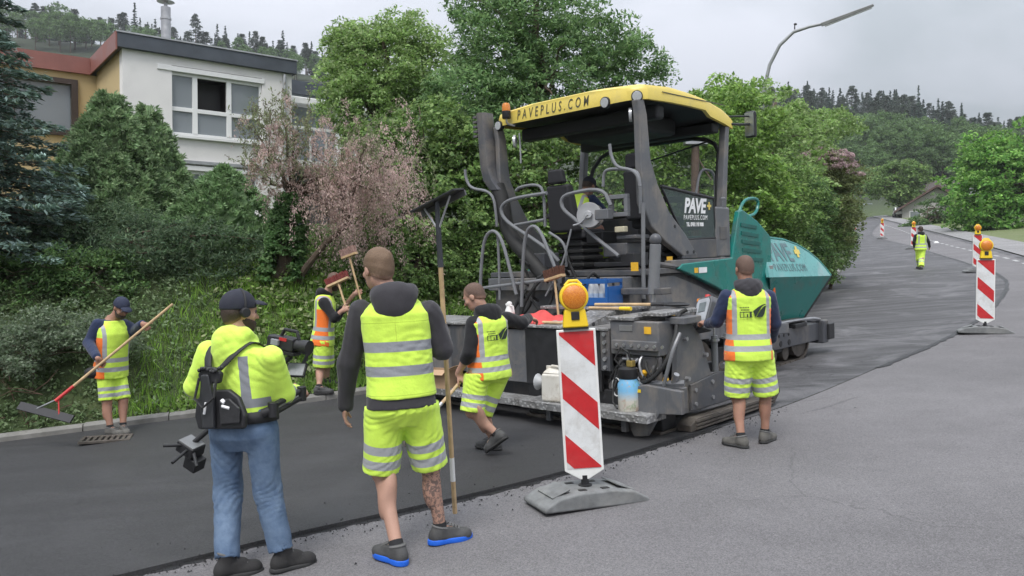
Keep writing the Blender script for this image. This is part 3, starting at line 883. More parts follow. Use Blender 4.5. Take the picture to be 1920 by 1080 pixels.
broadleaf('maple_tree', 'leafy maple with bright crown behind the wing mirror', gp(1420, 23), [(at(1400, 230, 23), (1.5, 1.3, 1.1)), (at(1475, 255, 27), (1.6, 1.3, 1.0)), (at(1440, 330, 23), (1.7, 1.3, 1.3)), (at(1550, 240, 33), (1.2, 1.2, .7)), (at(1350, 190, 23), (.7, .8, .5))], 800, .27, 39, .12, LIGHT, 46, .13, .6)
# hedge along the kerb on the right of the machine, each bush its own
hl = ['dark green hedge bush behind the teal hopper', 'hedge bush with trailing shoots, next after the hopper along the kerb', 'tall hedge bush half way along the curve', 'farthest hedge bush where the road bends away']
for k, (px, py, Y, rr) in enumerate([(1445, 400, 19.5, (1.1, 1.0, 1.5)), (1490, 400, 21.5, (1.1, 1.1, 1.4)), (1530, 420, 25.5, (1.0, 1.2, 1.5)), (1560, 390, 29, (.75, 1.4, 1.75))]):
    c = at(px, py, Y)
    broadleaf('hedge_bush', hl[k], gp(px, Y), [(c, rr), (c - np.array([0, 0, 1.1]), (rr[0] * 1.0, rr[1], .9))], 420, .24, 44, .085, [MID, DEEP, MID, OLIVE + DEEP][k], 50 + k, .06, .55, 'bush', 'hedge bushes along the far kerb')
# lilac with purple-pink bloom above the hedge
def lilac():
    r = np.random.default_rng(60); Y = 24.6
    base = gp(1555, Y + .6)
    t = broadleaf('lilac_bush', 'lilac bush in dusty pink bloom topping the hedge', base, [(at(1545, 330, Y), (1.05, .9, .8)), (at(1570, 400, Y), (.7, .9, 1.2))], 300, .24, 40, .09, OLIVE, 61, .06, .55, 'bush')
    C = shell_points(190, r, at(1545, 322, Y) - base, (.98, .85, .62), .85, -.3)
    V, F, T = clump_leaves(C, .13, 46, .06, .7, [(.38, .28, .29), (.46, .36, .35), (.30, .21, .21)], r)
    np_mesh('blossom', V, F, MT['leaf'], t, smooth=False, tint=T)['label'] = 'dusty pink flower heads'
lilac()

# ground cover on the bank: ivy and nettles, grass, creeping juniper
def bank_cover():
    r = np.random.default_rng(70)
    n = 8600
    px = r.uniform(-120, 960, n); 
    # positions by distance above the kerb
    s = r.uniform(0, 1, n); d = .2 + 4.6 * r.random(n) ** 1.1
    Q = resample(KERB[:10], 600); i = (s * 599).astype(int); t = np.gradient(Q, axis=0); t /= np.linalg.norm(t, axis=1)[:, None]
    X = Q[i] + np.stack([-t[i, 1], t[i, 0]], 1) * d[:, None]
    m = (X[:, 0] > -9.5) & (X[:, 0] < 4)
    X = X[m]; d = d[m]
    Z = terrain(X[:, 0], X[:, 1])
    h = .02 + .16 * smooth01(.2, 1.5, d) * r.random(len(X))
    C = np.c_[X, Z + h]
    left = X[:, 0] < -4.6
    V1 = clump_leaves(C[~left], .13, 15, .075, .75, [(.06, .115, .024), (.085, .145, .035), (.045, .085, .02), (.12, .15, .07)], r, clump_jit=.2)
    V2 = clump_leaves(C[left], .14, 16, .065, .5, [(.055, .095, .034), (.08, .12, .055), (.04, .07, .025)], r, clump_jit=.2)
    V, F, T = merge([V1, V2])
    tag(np_mesh('ivy_ground_cover', V, F, MT['leaf'], smooth=False, tint=T), 'ivy and nettles covering the bank above the kerb', 'ground cover', kind='stuff')
    # grass blades
    n = 42000
    i = r.integers(0, 600, n); d = .16 + 2.9 * r.random(n) ** 1.2
    X = Q[i] + np.stack([-t[i, 1], t[i, 0]], 1) * d[:, None] + r.normal(size=(n, 2)) * .02
    m = (X[:, 0] > -5.2) & (X[:, 0] < 3); X = X[m]; n = len(X)
    Z = terrain(X[:, 0], X[:, 1])
    up = np.tile([0, 0, 1.], (n, 1))
    V, F, T = leaf_arrays(np.c_[X, Z + .09], up, .26, .05, tints(n, [(.07, .15, .02), (.10, .19, .03), (.055, .115, .018)], r), r, .35)
    tag(np_mesh('grass_tufts', V, F, MT['leaf'], smooth=False, tint=T), 'long grass blades along the kerb', 'grass', kind='stuff')
bank_cover()
broadleaf('cotoneaster_shrub', 'low grey-green shrub with bare red twigs behind the kerb at far left', gp(60, 10.6), [(at(60, 650, 10.7), (1.25, .6, .45)), (at(150, 640, 10.9), (.8, .5, .4)), (at(-30, 690, 10.3), (.8, .5, .5))], 420, .14, 40, .045, [(.055, .085, .045), (.08, .11, .065), (.04, .065, .03)], 71, .03, .6, 'shrub', zmin=-.2)
broadleaf('bramble_shrub', 'dark leafy shrub up the bank behind the man with the red rake', gp(150, 12.4), [(at(175, 520, 12.4), (.9, .5, .5)), (at(60, 550, 12.2), (1.1, .5, .6))], 330, .17, 40, .06, DEEP, 72, .04, .55, 'shrub')
broadleaf('nettle_shrub', 'bushy green growth up the bank left of the paver', gp(780, 14.2), [(at(690, 530, 13.6), (1.0, .5, .5)), (at(790, 520, 14.2), (1.0, .5, .6)), (at(870, 500, 14.8), (1.0, .5, .7))], 420, .18, 42, .065, MID, 73, .04, .6, 'shrub')
# bare twigs at the left kerb
def twigs():
    r = np.random.default_rng(74); m = MB()
    for k in range(18):
        a = at(r.uniform(-20, 110), r.uniform(700, 800), 10.1); b = a + np.array([r.normal() * .3, r.normal() * .12 - .05, r.uniform(-.05, .35)])
        m.tube([a, (a + b) / 2 + r.normal(size=3) * .04, b], [.005, .004, .002], 5)
    o = m.build('dead_twigs', pm('red bark twig', (.12, .07, .05), .8), None)
    tag(o, 'tangle of bare reddish twigs by the kerb', 'twigs', kind='stuff')
twigs()

# right-hand side: big tree by the verge, smaller ones, far trees
broadleaf('lime_tree', 'big full green tree beyond the verge at the right edge', gp(1885, 67), [(at(1885, 345, 67), (4.2, 3.4, 3.8)), (at(1845, 385, 66), (3.0, 2.6, 2.2)), (at(1960, 335, 67), (3.6, 3.4, 4)), (at(1852, 300, 68), (2.2, 2.4, 2.0)), (at(1905, 415, 65), (3.6, 2, 1.6)), (at(1830, 425, 66), (2.0, 1.6, 1.0))], 1250, .6, 34, .30, [(.045, .125, .018), (.07, .165, .028), (.032, .09, .014), (.10, .19, .045)], 80, .25, .6)
broadleaf('willow_bush', 'grey-green bush in front of the brown-roofed house', gp(1762, 86), [(at(1762, 402, 86), (1.9, 1.4, 2.2)), (at(1722, 424, 84), (1.7, 1.2, .8))], 260, .42, 40, .2, DEEP, 81, .15, .5, 'bush')
broadleaf('ash_tree', 'round green tree above the parked cars', gp(1685, 118), [(at(1678, 342, 118), (3.8, 3.5, 3.0)), (at(1695, 372, 116), (2.4, 2, 1.6))], 300, .9, 44, .38, MID, 82, .3, .6)
broadleaf('alder_tree', 'pale green tree left of the parked cars beyond the hedge', gp(1622, 165), [(at(1628, 345, 165), (3.4, 2.6, 3.4)), (at(1612, 360, 166), (2.6, 2, 2.4))], 240, .9, 40, .38, [(.05, .11, .03), (.07, .14, .04)], 83, .3, .6)

# far forest: every tree a copy of one of a few kinds
def far_tree(kind, seed):
    r = np.random.default_rng(seed)
    if kind == 'pine':
        t = empty('pine_tree'); H = 17
        C = []
        for k in range(95):
            f = r.random() ** .75; a = r.random() * 6.28; rr = 3.3 * math.sin(min(1, (1 - f) * 1.25 + .12) * 1.57)
            C.append((math.cos(a) * rr * r.random() ** .5, math.sin(a) * rr * r.random() ** .5, H * (.36 + .64 * f)))
        V, F, T = clump_leaves(np.array(C), .95, 26, .72, .42, [(.022, .036, .022), (.032, .048, .028), (.017, .028, .016)], r, squash=.45)
        np_mesh('crown', V, F, MT['needle'], t, smooth=False, tint=T)
        m = MB(); m.tube([(0, 0, -1), (.1, 0, H * .5), (0, 0, H * .95)], [.24, .17, .03], 6); m.build('trunk', pm('pine bark', (.12, .075, .055), .9), t)
    elif kind == 'fir':
        t = empty('fir_tree'); H = 19
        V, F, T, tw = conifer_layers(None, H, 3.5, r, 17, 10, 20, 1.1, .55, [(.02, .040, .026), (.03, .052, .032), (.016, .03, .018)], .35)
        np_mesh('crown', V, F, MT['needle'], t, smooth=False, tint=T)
        m = MB(); m.tube([(0, 0, -1), (0, 0, H * .95)], [.25, .03], 6); m.build('trunk', MT['bark'], t)
    else:
        t = empty('beech_tree'); H = 12
        C = shell_points(90, r, (0, 0, 7), (4.2, 4.2, 4.6), .6, -.7)
        V, F, T = clump_leaves(C, 1.1, 34, .55, .6, [(.042, .085, .026), (.06, .11, .034), (.032, .066, .02)], r)
        np_mesh('crown', V, F, MT['leaf'], t, smooth=False, tint=T)
        m = MB(); m.tube([(0, 0, -1), (0, 0, 7)], [.28, .12], 6); m.build('trunk', MT['bark'], t)
    return t

def forest():
    r = np.random.default_rng(90)
    proto = {k: [far_tree(k, 100 + i) for i in range(2)] for k in ('pine', 'fir', 'beech')}
    lab = {'pine': 'tall bare-stemmed pine in the forest on the far hillside', 'fir': 'dark pointed fir in the forest on the far hillside', 'beech': 'round green broadleaf tree on the slope below the hill forest'}
    cat = {'pine': 'tree', 'fir': 'tree', 'beech': 'tree'}
    grp = {'pine': 'pines on the far hill', 'fir': 'firs on the far hill', 'beech': 'broadleaf trees on the hill foot'}
    used = set()
    def place(kind, x, y, s):
        p = proto[kind][r.integers(0, 2)]
        if id(p) in used: o = copy_tree(p)
        else: used.add(id(p)); o = p
        o.location = gz(x, y); o.scale = (s * r.uniform(.85, 1.15), s * r.uniform(.85, 1.15), s * r.uniform(.85, 1.2)); o.rotation_euler = (0, 0, r.random() * 6.28)
        tag(o, lab[kind], cat[kind], grp[kind])
    # right hillside
    for k in range(350):
        y = 335 - 125 * r.random() ** 1.3; az = r.uniform(.27, .68)
        place('fir' if r.random() < .42 else 'pine', az * y, y, r.uniform(.48, .74))
    for k in range(110):
        y = r.uniform(165, 225); az = r.uniform(.40, .68)
        place('beech', az * y, y, r.uniform(.6, 1.1))
    # left ridge over the house
    for k in range(150):
        y = r.uniform(305, 336); az = r.uniform(-.66, -.20)
        place('fir' if r.random() < .4 else 'pine', az * y, y, r.uniform(.45, .8))
    for k in range(62):
        y = r.uniform(270, 306); az = r.uniform(-.66, -.18)
        place('beech', az * y, y, r.uniform(.45, .7) if az > -.5 else r.uniform(.7, 1.0))
    for k in range(26):
        y = r.uniform(310, 333); az = r.uniform(-.16, .3)
        place('fir', az * y, y, r.uniform(.5, .75))
forest()
# ================================================================== buildings
MT['render_white'] = pm('white wall render', (.76, .74, .72), .9, 0, .04, 1.5, .25, 150, dirt=(.48, .47, .45), damt=.25, dscale=.8)
MT['render_yellow'] = pm('ochre wall render', (.50, .385, .205), .9, 0, .05, 1.5, .25, 150)
MT['slate'] = pm('dark slate fascia', (.062, .072, .088), .6, 0, .2, 3)
MT['red_fascia'] = pm('red-brown metal fascia', (.25, .10, .082), .5, 0, .12, 2)
MT['brown_frame'] = pm('dark brown timber frame', (.045, .03, .024), .6, 0, .2, 6)
MT['grey_glass'] = pm('grey glazed balcony wall', (.24, .27, .29), .2, 0, .05, 1)
MT['window_glass'] = glass('window glass', (.30, .33, .35), .03, .68)  # pale base colour stands in for sky reflected in the panes
MT['curtain'] = pm('pale curtain', (.5, .5, .48), .9, 0, .06, 8)

def house():
    o = np.array([-9.1, 18.8]); f = nrm((.79, .61)); b = np.array([-f[1], f[0]])     # f along the facade, b away from the viewer
    mat = Matrix(((f[0], b[0], 0, o[0]), (f[1], b[1], 0, o[1]), (0, 0, 1, 1.0), (0, 0, 0, 1)))
    H = thing('house', 'flat-roofed white and ochre house with slate fascia on the bank', 'house', mat=mat)
    Z1 = 5.94; W = 4.12    # wall top, facade length (local z = world z - 1.0)
    # local: x along facade, y into the house, z up
    wx0, wx1, wz0, wz1 = .82, 3.32, 4.05, 5.72
    gx0, gx1, gz1 = 1.1, 3.2, 3.35
    m = MB()
    t = .3
    m.box((0, 0, -1), (gx0, t, Z1)); m.box((wx1, 0, -1), (W, t, Z1))
    m.box((gx0, 0, gz1), (wx1, t, wz0)); m.box((gx0, 0, wz1), (wx1, t, Z1)); m.box((gx0, 0, wz0), (wx0 - 0, t, wz1)) if wx0 > gx0 else m.box((wx0, 0, -.9), (wx0, t, -.9))
    m.box((gx1, 0, -1), (wx1, t, gz1)); m.box((gx0, 0, -1), (gx1, t, 1.9))
    m.build('wall', MT['render_white'], H)
    # where the upper window starts left of the lower one
    m = MB(); m.box((W - t, t, -1), (W, 7, Z1)); m.box((0, 6.7, -1), (W - t, 7, Z1)); m.build('wall', MT['render_white'], H)
    m = MB(); m.box((0, .001 + t, -1), (t, 3.0, Z1)); 
    m.build('wall', MT['render_yellow'], H)['label'] = 'ochre side wall'
    m = MB(); m.box((-.12, -.12, Z1), (W + .1, 7.1, Z1 + .34)); m.build('roof', MT['slate'], H, .01)['label'] = 'flat roof with dark slate fascia'
    m = MB(); m.box((-.14, -.14, Z1 + .34), (W + .12, 7.12, Z1 + .375)); m.build('roof_edge', MT['galv'], H)
    # red fascia of the side and the wing
    m = MB(); m.box((-.16, -.10, Z1 - .06), (-.125, 3.3, Z1 + .36)); m.build('fascia', MT['red_fascia'], H)
    m = MB(); m.box((-5, 2.9, Z1 - .08), (-.165, 9, Z1 + .34)); m.build('roof', MT['red_fascia'], H)['label'] = 'flat wing roof with red-brown fascia'
    # wing with glazed corner
    m = MB(); m.box((-.55, 3.0, -1), (0, 3.3, Z1 - .08)); m.box((-4.6, 3.0, -1), (-.55, 3.3, 4.3)); m.box((-4.6, 3.0, 5.62), (-.55, 3.3, Z1 - .08))
    m.build('wall', MT['render_yellow'], H)['label'] = 'ochre wing wall'
    w = empty('window', parent=H)
    m = MB(); m.box((-4.6, 2.92, 5.55), (-.45, 3.02, 5.68)); m.box((-4.6, 2.92, 4.22), (-.45, 3.02, 4.36)); m.box((-.6, 2.915, 4.36), (-.45, 3.02, 5.55)); m.box((-2.0, 2.915, 4.36), (-1.85, 3.02, 5.55)); m.box((-3.4, 2.915, 4.36), (-3.25, 3.02, 5.55))
    m.build('frame', MT['brown_frame'], w)
    for a, c in ((-1.85, -.6), (-3.25, -2.0)):
        m = MB(); m.box((a, 3.06, 4.36), (c, 3.08, 5.55)); m.build('pane', MT['pane'], w)
    m = MB(); m.box((-1.6, 3.9, 4.0), (-.62, 4.0, 5.4)); m.build('blind', MT['render_yellow'], w)
    # the big six-light window
    def six(x0, x1, z0, z1, open_mid, parent):
        w = empty('window', parent=parent)
        n = 3; fw = .075; cw = (x1 - x0) / n; zm = z0 + (z1 - z0) * .42
        m = MB()
        m.box((x0, .06, z0), (x1, .13, z0 + fw)); m.box((x0, .06, z1 - fw), (x1, .13, z1)); m.box((x0, .055, zm - .05), (x1, .13, zm + .05))
        for k in range(n + 1):
            xx = x0 + k * cw; a = max(x0, xx - .06); c = min(x1, xx + .06)
            m.box((a, .05, z0 + fw), (c, .128, z1 - fw))
        m.build('frame', MT['white_frame'], w, .006)
        for k in range(n):
            for j in (0, 1):
                a, c = x0 + k * cw + .06, x0 + (k + 1) * cw - .06
                d, e_ = (z0 + fw, zm - .05) if j == 0 else (zm + .05, z1 - fw)
                m = MB()
                if open_mid and k == 1 and j == 1:
                    m.box((a, .5, d), (c, .52, e_)); m.build('pane', MT['pane_dark'], w)['label'] = 'open light with the dark room behind'
                    m = MB(); m.box((a, .13, d), (a + .01, .5, e_)); m.box((c - .01, .13, d), (c, .5, e_)); m.box((a, .13, e_ - .01), (c, .5, e_)); m.build('reveal', MT['pane_dark'], w)
                else:
                    m.box((a, .1, d), (c, .11, e_)); m.build('pane', MT['window_glass'], w)
                    if (k + j) % 3 != 1: MB().box((a + (c - a) * (.55 if k else .0), .16, d), (c if k else a + (c - a) * .4, .17, e_)).build('curtain', MT['curtain'], w)
        MB().box((x0, .30, z0), (x1, .32, z1)).build('room', pm('dim room', (.10, .10, .10), .9, 0, .3, 2), w) if not open_mid else [MB().box((x0 + q_[0], .30, z0 + q_[1]), (x0 + q_[2], .32, z0 + q_[3])).build('room', pm('dim room', (.10, .10, .10), .9, 0, .3, 2), w) for q_ in ((0, 0, cw, z1 - z0), (2 * cw, 0, 3 * cw, z1 - z0), (cw, 0, 2 * cw, zm - z0))]
        m = MB(); m.box((x0 - .08, -.09, z0 - .07), (x1 + .08, .06, z0)); m.build('sill', MT['white_frame'], w, .006)
        m = MB(); m.box((x0 - .06, -.03, z1), (x1 + .06, .06, z1 + .12)); m.build('shutter_box', MT['white_frame'], w, .01)
    six(wx0, wx1, wz0, wz1 - .14, True, H)
    # lower windows
    six(gx0, gx1, 1.9, gz1 - .14, False, H)
    m = MB(); m.box((.7, -.06, gz1 + .02), (3.5, .02, gz1 + .1)); m.build('ledge', MT['galv'], H)
    # set-back right part
    m = MB(); m.box((W, 1.6, -1), (W + 4.2, 1.9, Z1 - .15)); m.build('wall', MT['grey_glass'], H)['label'] = 'set-back blue-grey glazed wall'
    m = MB(); m.box((W - .02, 1.45, Z1 - .15), (W + 4.4, 7, Z1 + .22)); m.build('roof', MT['slate'], H)
    m = MB(); m.box((W + .02, 1.1, Z1 - .5), (W + 3.4, 1.6, Z1 - .3)); m.build('awning', MT['white'], H, .03)['label'] = 'rolled white awning'
    m = MB(); m.box((W + .02, .1, 3.55), (W + 4.0, 1.6, 3.72)); m.build('balcony', MT['white'], H)
    for k in range(9):
        m = MB(); m.box((W + .1 + k * .45, .1, 3.72), (W + .14 + k * .45, .14, 4.55)); m.build('baluster', MT['white_frame'], H)
    m = MB(); m.box((W + .05, .08, 4.55), (W + 4.0, .16, 4.62)); m.build('balcony_rail', MT['white_frame'], H)
    m = MB(); m.box((W + 1.95, 1.5, 3.72), (W + 2.1, 1.6, 5.4)); m.build('post', MT['white_frame'], H)
    m = MB(); m.tube([(W - .22, -.07, Z1 - .05), (W - .22, -.07, 1.5)], .045, 10); m.build('downpipe', MT['galv'], H)
    # flue
    m = MB(); fx, fy = 1.9, 3.6
    m.cyl((fx, fy, Z1 + .3), (fx, fy, Z1 + 2.25), .13, 20); m.lathe([(.15, 0), (.15, .05)], 20, (fx, fy, Z1 + .9)); m.lathe([(.15, 0), (.15, .05)], 20, (fx, fy, Z1 + 1.9)); m.lathe([(.05, 2.2), (.05, 2.4), (.24, 2.4), (.02, 2.55)], 20, (fx, fy, Z1))
    m.build('chimney_flue', MT['steel'], H)['label'] = 'shiny stainless steel flue'
house()

def far_house():
    Y = 112; c = at(1752, 385, Y); z = float(terrain(np.array(c[0]), np.array(Y)))
    mat = Matrix.Translation((c[0], Y, c[2] - 3.2)) @ Matrix.Rotation(R(-24), 4, 'Z')
    H = thing('gabled_house', 'brown-roofed house with dark balcony beyond the verge bushes', 'house', mat=mat)
    m = MB(); m.prism([(-4.2, -4), (4.2, -4), (4.2, 2.6), (0, 5.2), (-4.2, 2.6)], 1, -4.5, 4.5); m.build('wall', pm('grey house render', (.36, .35, .33), .9), H)
    tm = pm('brown roof tile', (.10, .062, .052), .8, 0, .2, 3, .6, 12)
    for s in (-1, 1):
        m = MB(); m.hexa([(s * 5.2, -5.4, 1.95), (0, -5.4, 5.3), (0, 5.4, 5.3), (s * 5.2, 5.4, 1.95), (s * 5.2, -5.4, 2.2), (0, -5.4, 5.6), (0, 5.4, 5.6), (s * 5.2, 5.4, 2.2)]); m.build('roof', tm, H)
    m = MB(); m.box((-4.4, -5.4, -.3), (4.4, -4.5, .75)); m.build('balcony', MT['brown_frame'], H)
    for x in (-2.6, 0, 2.6):
        w = empty('window', parent=H)
        m = MB(); m.box((x - .7, -4.56, .9), (x + .7, -4.5, 2.2)); m.build('frame', MT['white_frame'], w)
        m = MB(); m.box((x - .6, -4.6, 1.0), (x + .6, -4.57, 2.1)); m.build('pane', MT['pane'], w)
far_house()
def far_house2():
    for k, (px, py, Y, rz, lb) in enumerate([(1790, 352, 150, .6, 'farther house with pale gable peeping over the brown roof'), (1622, 318, 190, .2, 'small white house half hidden in the trees of the slope')]):
        c = at(px, py, Y)
        H = thing('hillside_house', lb, 'house', mat=Matrix.Translation((c[0], Y, c[2] - 2.5)) @ Matrix.Rotation(rz, 4, 'Z'))
        m = MB(); m.prism([(-3.6, -4), (3.6, -4), (3.6, 2.2), (0, 4.2), (-3.6, 2.2)], 1, -4, 4); m.build('wall', MT['render_white'], H)
        for s in (-1, 1):
            m = MB(); m.hexa([(s * 4.2, -4.5, 1.75), (0, -4.5, 4.25), (0, 4.5, 4.25), (s * 4.2, 4.5, 1.75), (s * 4.2, -4.5, 1.95), (0, -4.5, 4.5), (0, 4.5, 4.5), (s * 4.2, 4.5, 1.95)]); m.build('roof', MT['brown_frame'], H)
        for x in (-1.6, 1.4):
            m = MB(); m.box((x - .5, -4.06, .3), (x + .5, -4.02, 1.5)); m.build('window', MT['pane'], H)
far_house2()
# ================================================================== the road paver
def paver_frame(x=.7, y=10.2, th=44):
    th = R(th); f = np.array([math.sin(th), math.cos(th)]); r = np.array([math.cos(th), -math.sin(th)]); e_ = .5
    sf = float(g(x + e_ * f[0], y + e_ * f[1]) - g(x - e_ * f[0], y - e_ * f[1])); sr = float(g(x + e_ * r[0], y + e_ * r[1]) - g(x - e_ * r[0], y - e_ * r[1]))
    F = nrm([f[0], f[1], sf]); Rr = np.array([r[0], r[1], sr]); Rr = nrm(Rr - F * Rr.dot(F)); U = np.cross(Rr, F)
    return np.array([x, y, float(g(x, y))]), Rr, F, U
PO, PR, PF, PU = paver_frame()
PMAT = Matrix(((PR[0], PF[0], PU[0], PO[0]), (PR[1], PF[1], PU[1], PO[1]), (PR[2], PF[2], PU[2], PO[2]), (0, 0, 0, 1)))
def pk(px, py, u=None, v=None, w=None):
    """photo pixel on a plane of the paver -> paver coordinates (right, forward, up)"""
    d = at(px, py, 1.0) - np.array([0, 0, CAMZ])
    A = np.stack([PR, PF, PU]); c0 = A @ (np.array([0, 0, CAMZ]) - PO); dd_ = A @ d
    i, val = (0, u) if u is not None else (1, v) if v is not None else (2, w)
    return c0 + dd_ * ((val - c0[i]) / dd_[i])
def pw(u, v, w): return PO + PR * u + PF * v + PU * w

def checker():
    n = N('aluminium checker plate'); v = n.coord()
    mpn = n.new('ShaderNodeMapping'); n.l(v, mpn.inputs[0]); mpn.inputs['Rotation'].default_value = (R(8), R(8), R(45))
    b = n.vor(mpn.outputs[0], 26, 'F1')
    m_ = n.mapr(b, .25, .5, 1, 0); d = n.noise(v, 5, 5, .65)
    cc = n.mix(n.mapr(d, .4, .68), (.50, .50, .50), (.24, .23, .215))
    cc = n.mix(m_, n.mix(1, cc, (.62, .62, .62), 'MULTIPLY'), cc)
    n.set(Base_Color=cc, Metallic=.45, Roughness=.5); n.bump(m_, .8, .006)
    return n.m
MT['checker'] = checker()
MT['letter_grey'] = pm('dark grey lettering', (.09, .085, .05), .5, 0, .05)
MT['letter_white'] = pm('white lettering', (.78, .78, .78), .5, 0, .05)
MT['letter_worn'] = pm('faded grey lettering', (.115, .185, .20), .45, 0, .1)
MT['seat'] = pm('black seat fabric', (.026, .026, .03), .8, 0, .2, 20, .2, 200)
MT['hydraulic'] = pm('cylinder grey paint', (.17, .175, .185), .35, 0, .08)

def paver():
    T = thing('road_paver', 'large crawler road paver with yellow roof and teal hopper laying asphalt', 'paver', mat=PMAT)
    D, Mm, K = MT['dark_metal'], MT['mid_metal'], MT['black']
    def bx(name, lo, hi, mat, bev=.008, parent=T, label=None):
        o = MB().box(lo, hi).build(name, mat, parent, bev)
        if label: o['label'] = label
        return o
    def pr(name, poly, axis, a, b, mat, bev=.008, parent=T):
        return MB().prism(poly, axis, a, b).build(name, mat, parent, bev)
    def tb(name, pts, r, mat, parent=T, n=8, soft=True):
        P = [np.asarray(p, float) for p in pts]
        if soft and len(P) > 2:
            for _ in range(2):
                Q = [P[0]]
                for a, b in zip(P[:-1], P[1:]): Q += [a * .75 + b * .25, a * .25 + b * .75]
                Q.append(P[-1]); P = Q
        return MB().tube(P, r, n).build(name, mat, parent)
    # ---- crawlers
    for s in (-1, 1):
        u0, u1 = (.86, 1.18) if s > 0 else (-1.18, -.86)
        fr = bx('track_frame', (u0 + .06, 1.5, .22), (u1 - .06, 4.1, .5), K, .02)
        m = MB(); path = []
        r_ = .34; va, vb, zc_ = 1.35, 4.25, .37
        n_arc = 9
        for k in range(n_arc + 1): a = math.pi / 2 + math.pi * k / n_arc; path.append((va + r_ * math.cos(a), zc_ + r_ * math.sin(a)))
        for k in range(n_arc + 1): a = -math.pi / 2 + math.pi * k / n_arc; path.append((vb + r_ * math.cos(a), zc_ + r_ * math.sin(a)))
        P = np.array(path + [path[0]]); dd_ = np.r_[0, np.cumsum(np.linalg.norm(np.diff(P, axis=0), axis=1))]
        npad = 46
        for k in range(npad):
            s_ = dd_[-1] * k / npad; p = np.array([np.interp(s_, dd_, P[:, i]) for i in (0, 1)]); q = np.array([np.interp((s_ + dd_[-1] / npad * .86) % dd_[-1], dd_, P[:, i]) for i in (0, 1)])
            t = nrm(q - p); nn = np.array([t[1], -t[0]])
            if np.dot(nn, (p + q) / 2 - np.array([(va + vb) / 2, zc_])) < 0: nn = -nn
            a, b, c, d = p, q, q - nn * .045, p - nn * .045
            m.hexa([(u0, *a), (u1, *a), (u1, *b), (u0, *b), (u0, *d), (u1, *d), (u1, *c), (u0, *c)])
        o = m.build('crawler_track', MT['tread'], T); o['kind'] = 'stuff'
        for vv, rr in ((va, .27), (vb, .27)):
            MB().cyl((u0 + .03, vv, zc_), (u1 - .02, vv, zc_), rr, 20).build('track_wheel', MT['tread'], T, .01)
        for vv in (1.95, 2.45, 2.95, 3.45, 3.85):
            MB().cyl((u0 + .05, vv, .2), (u1 - .05, vv, .2), .11, 14).build('track_roller', MT['tread'], T, .01)
    # ---- chassis and lower body
    bx('chassis', (-.84, .1, .3), (.84, 4.7, 1.15), K, .02)
    bx('side_body', (-1.16, .15, .74), (1.16, 3.12, 1.55), D, .02)
    pr('side_panel', [(.16, .8), (.16, 1.52), (.7, 1.52), (1.3, 1.36), (2.0, 1.12), (2.6, .98), (3.12, .92), (3.12, .78)], 0, 1.162, 1.2, Mm, .008)
    bx('platform', (-1.24, -.06, 1.55), (1.24, 2.06, 1.62), D, .01)
    bx('side_beam', (1.17, .55, 1.621), (1.27, 2.03, 1.71), Mm, .01)
    # rear bulkhead under the platform
    bx('rear_bulkhead', (-1.1, -.12, .75), (1.12, .13, 1.54), D, .012)
    bx('rear_crossbeam', (-1.15, -.2, 1.38), (1.16, -.125, 1.545), Mm, .012)
    for k in range(5):
        MB().cyl((.15 + .2 * k, -.205, 1.46), (.15 + .2 * k, -.195, 1.46), .018, 10).build('bolt_hole', K, T)
    # ---- teal side cowl with slots, both sides
    for s in (-1, 1):
        poly = [(.68, 1.60), (.78, 1.66), (2.02, 1.70), (2.06, 1.85), (2.24, 2.33), (2.34, 2.35), (2.75, 2.20), (3.10, 2.0), (3.15, 1.94), (3.15, .95), (2.9, .96), (2.45, 1.04), (2.0, 1.18), (1.55, 1.34), (1.1, 1.48)]
        a, b = (1.205, 1.285) if s > 0 else (-1.285, -1.205)
        cw = pr('side_cowl', poly, 0, a, b, MT['teal'], .018)
        cw['label'] = 'teal cowl with cooling slots'
        if s > 0:
            for k in range(5):
                z = 1.66 + .115 * k
                MB().prism([(2.30 - .01 * k, z), (2.86 - .04 * k, z - .04), (2.88 - .04 * k, z + .005), (2.30 - .01 * k, z + .05)], 0, 1.286, 1.296).build('slot', pm('shaded teal slot', (.006, .10, .088), .4), cw)  # strips in darkened cowl teal, shade of the recess put into the colour
            bx('bracket', (1.287, 3.02, 1.42), (1.32, 3.13, 1.56), MT['steel'], .006)
            bx('tail_lamp', (1.24, 3.16, 1.05), (1.3, 3.22, 1.3), pm('orange red lamp lens', (.75, .13, .03), .3), .01)
            for j, (c_, lo, hi) in enumerate([(MT['sticker'], (1.286, 1.04, 1.535), (1.290, 1.13, 1.60)), (MT['letter_white'], (1.286, 1.15, 1.53), (1.290, 1.34, 1.60))]): bx('sticker', lo, hi, c_, 0)
    bx('engine_hood', (-1.2, 2.1, 1.5), (1.2, 3.1, 2.02), MT['teal'], .05)
    bx('hood_front', (-1.05, 3.05, .7), (1.05, 3.2, 1.95), K, .02)
    # teal guard loop beside the cowl top
    tb('guard_loop', [pk(1384, 402, u=1.2), pk(1392, 380, u=1.2), pk(1402, 372, u=1.2), pk(1420, 372, u=1.2), pk(1422, 385, u=1.2), pk(1416, 402, u=1.2), pk(1400, 406, u=1.2)], .022, MT['teal'])
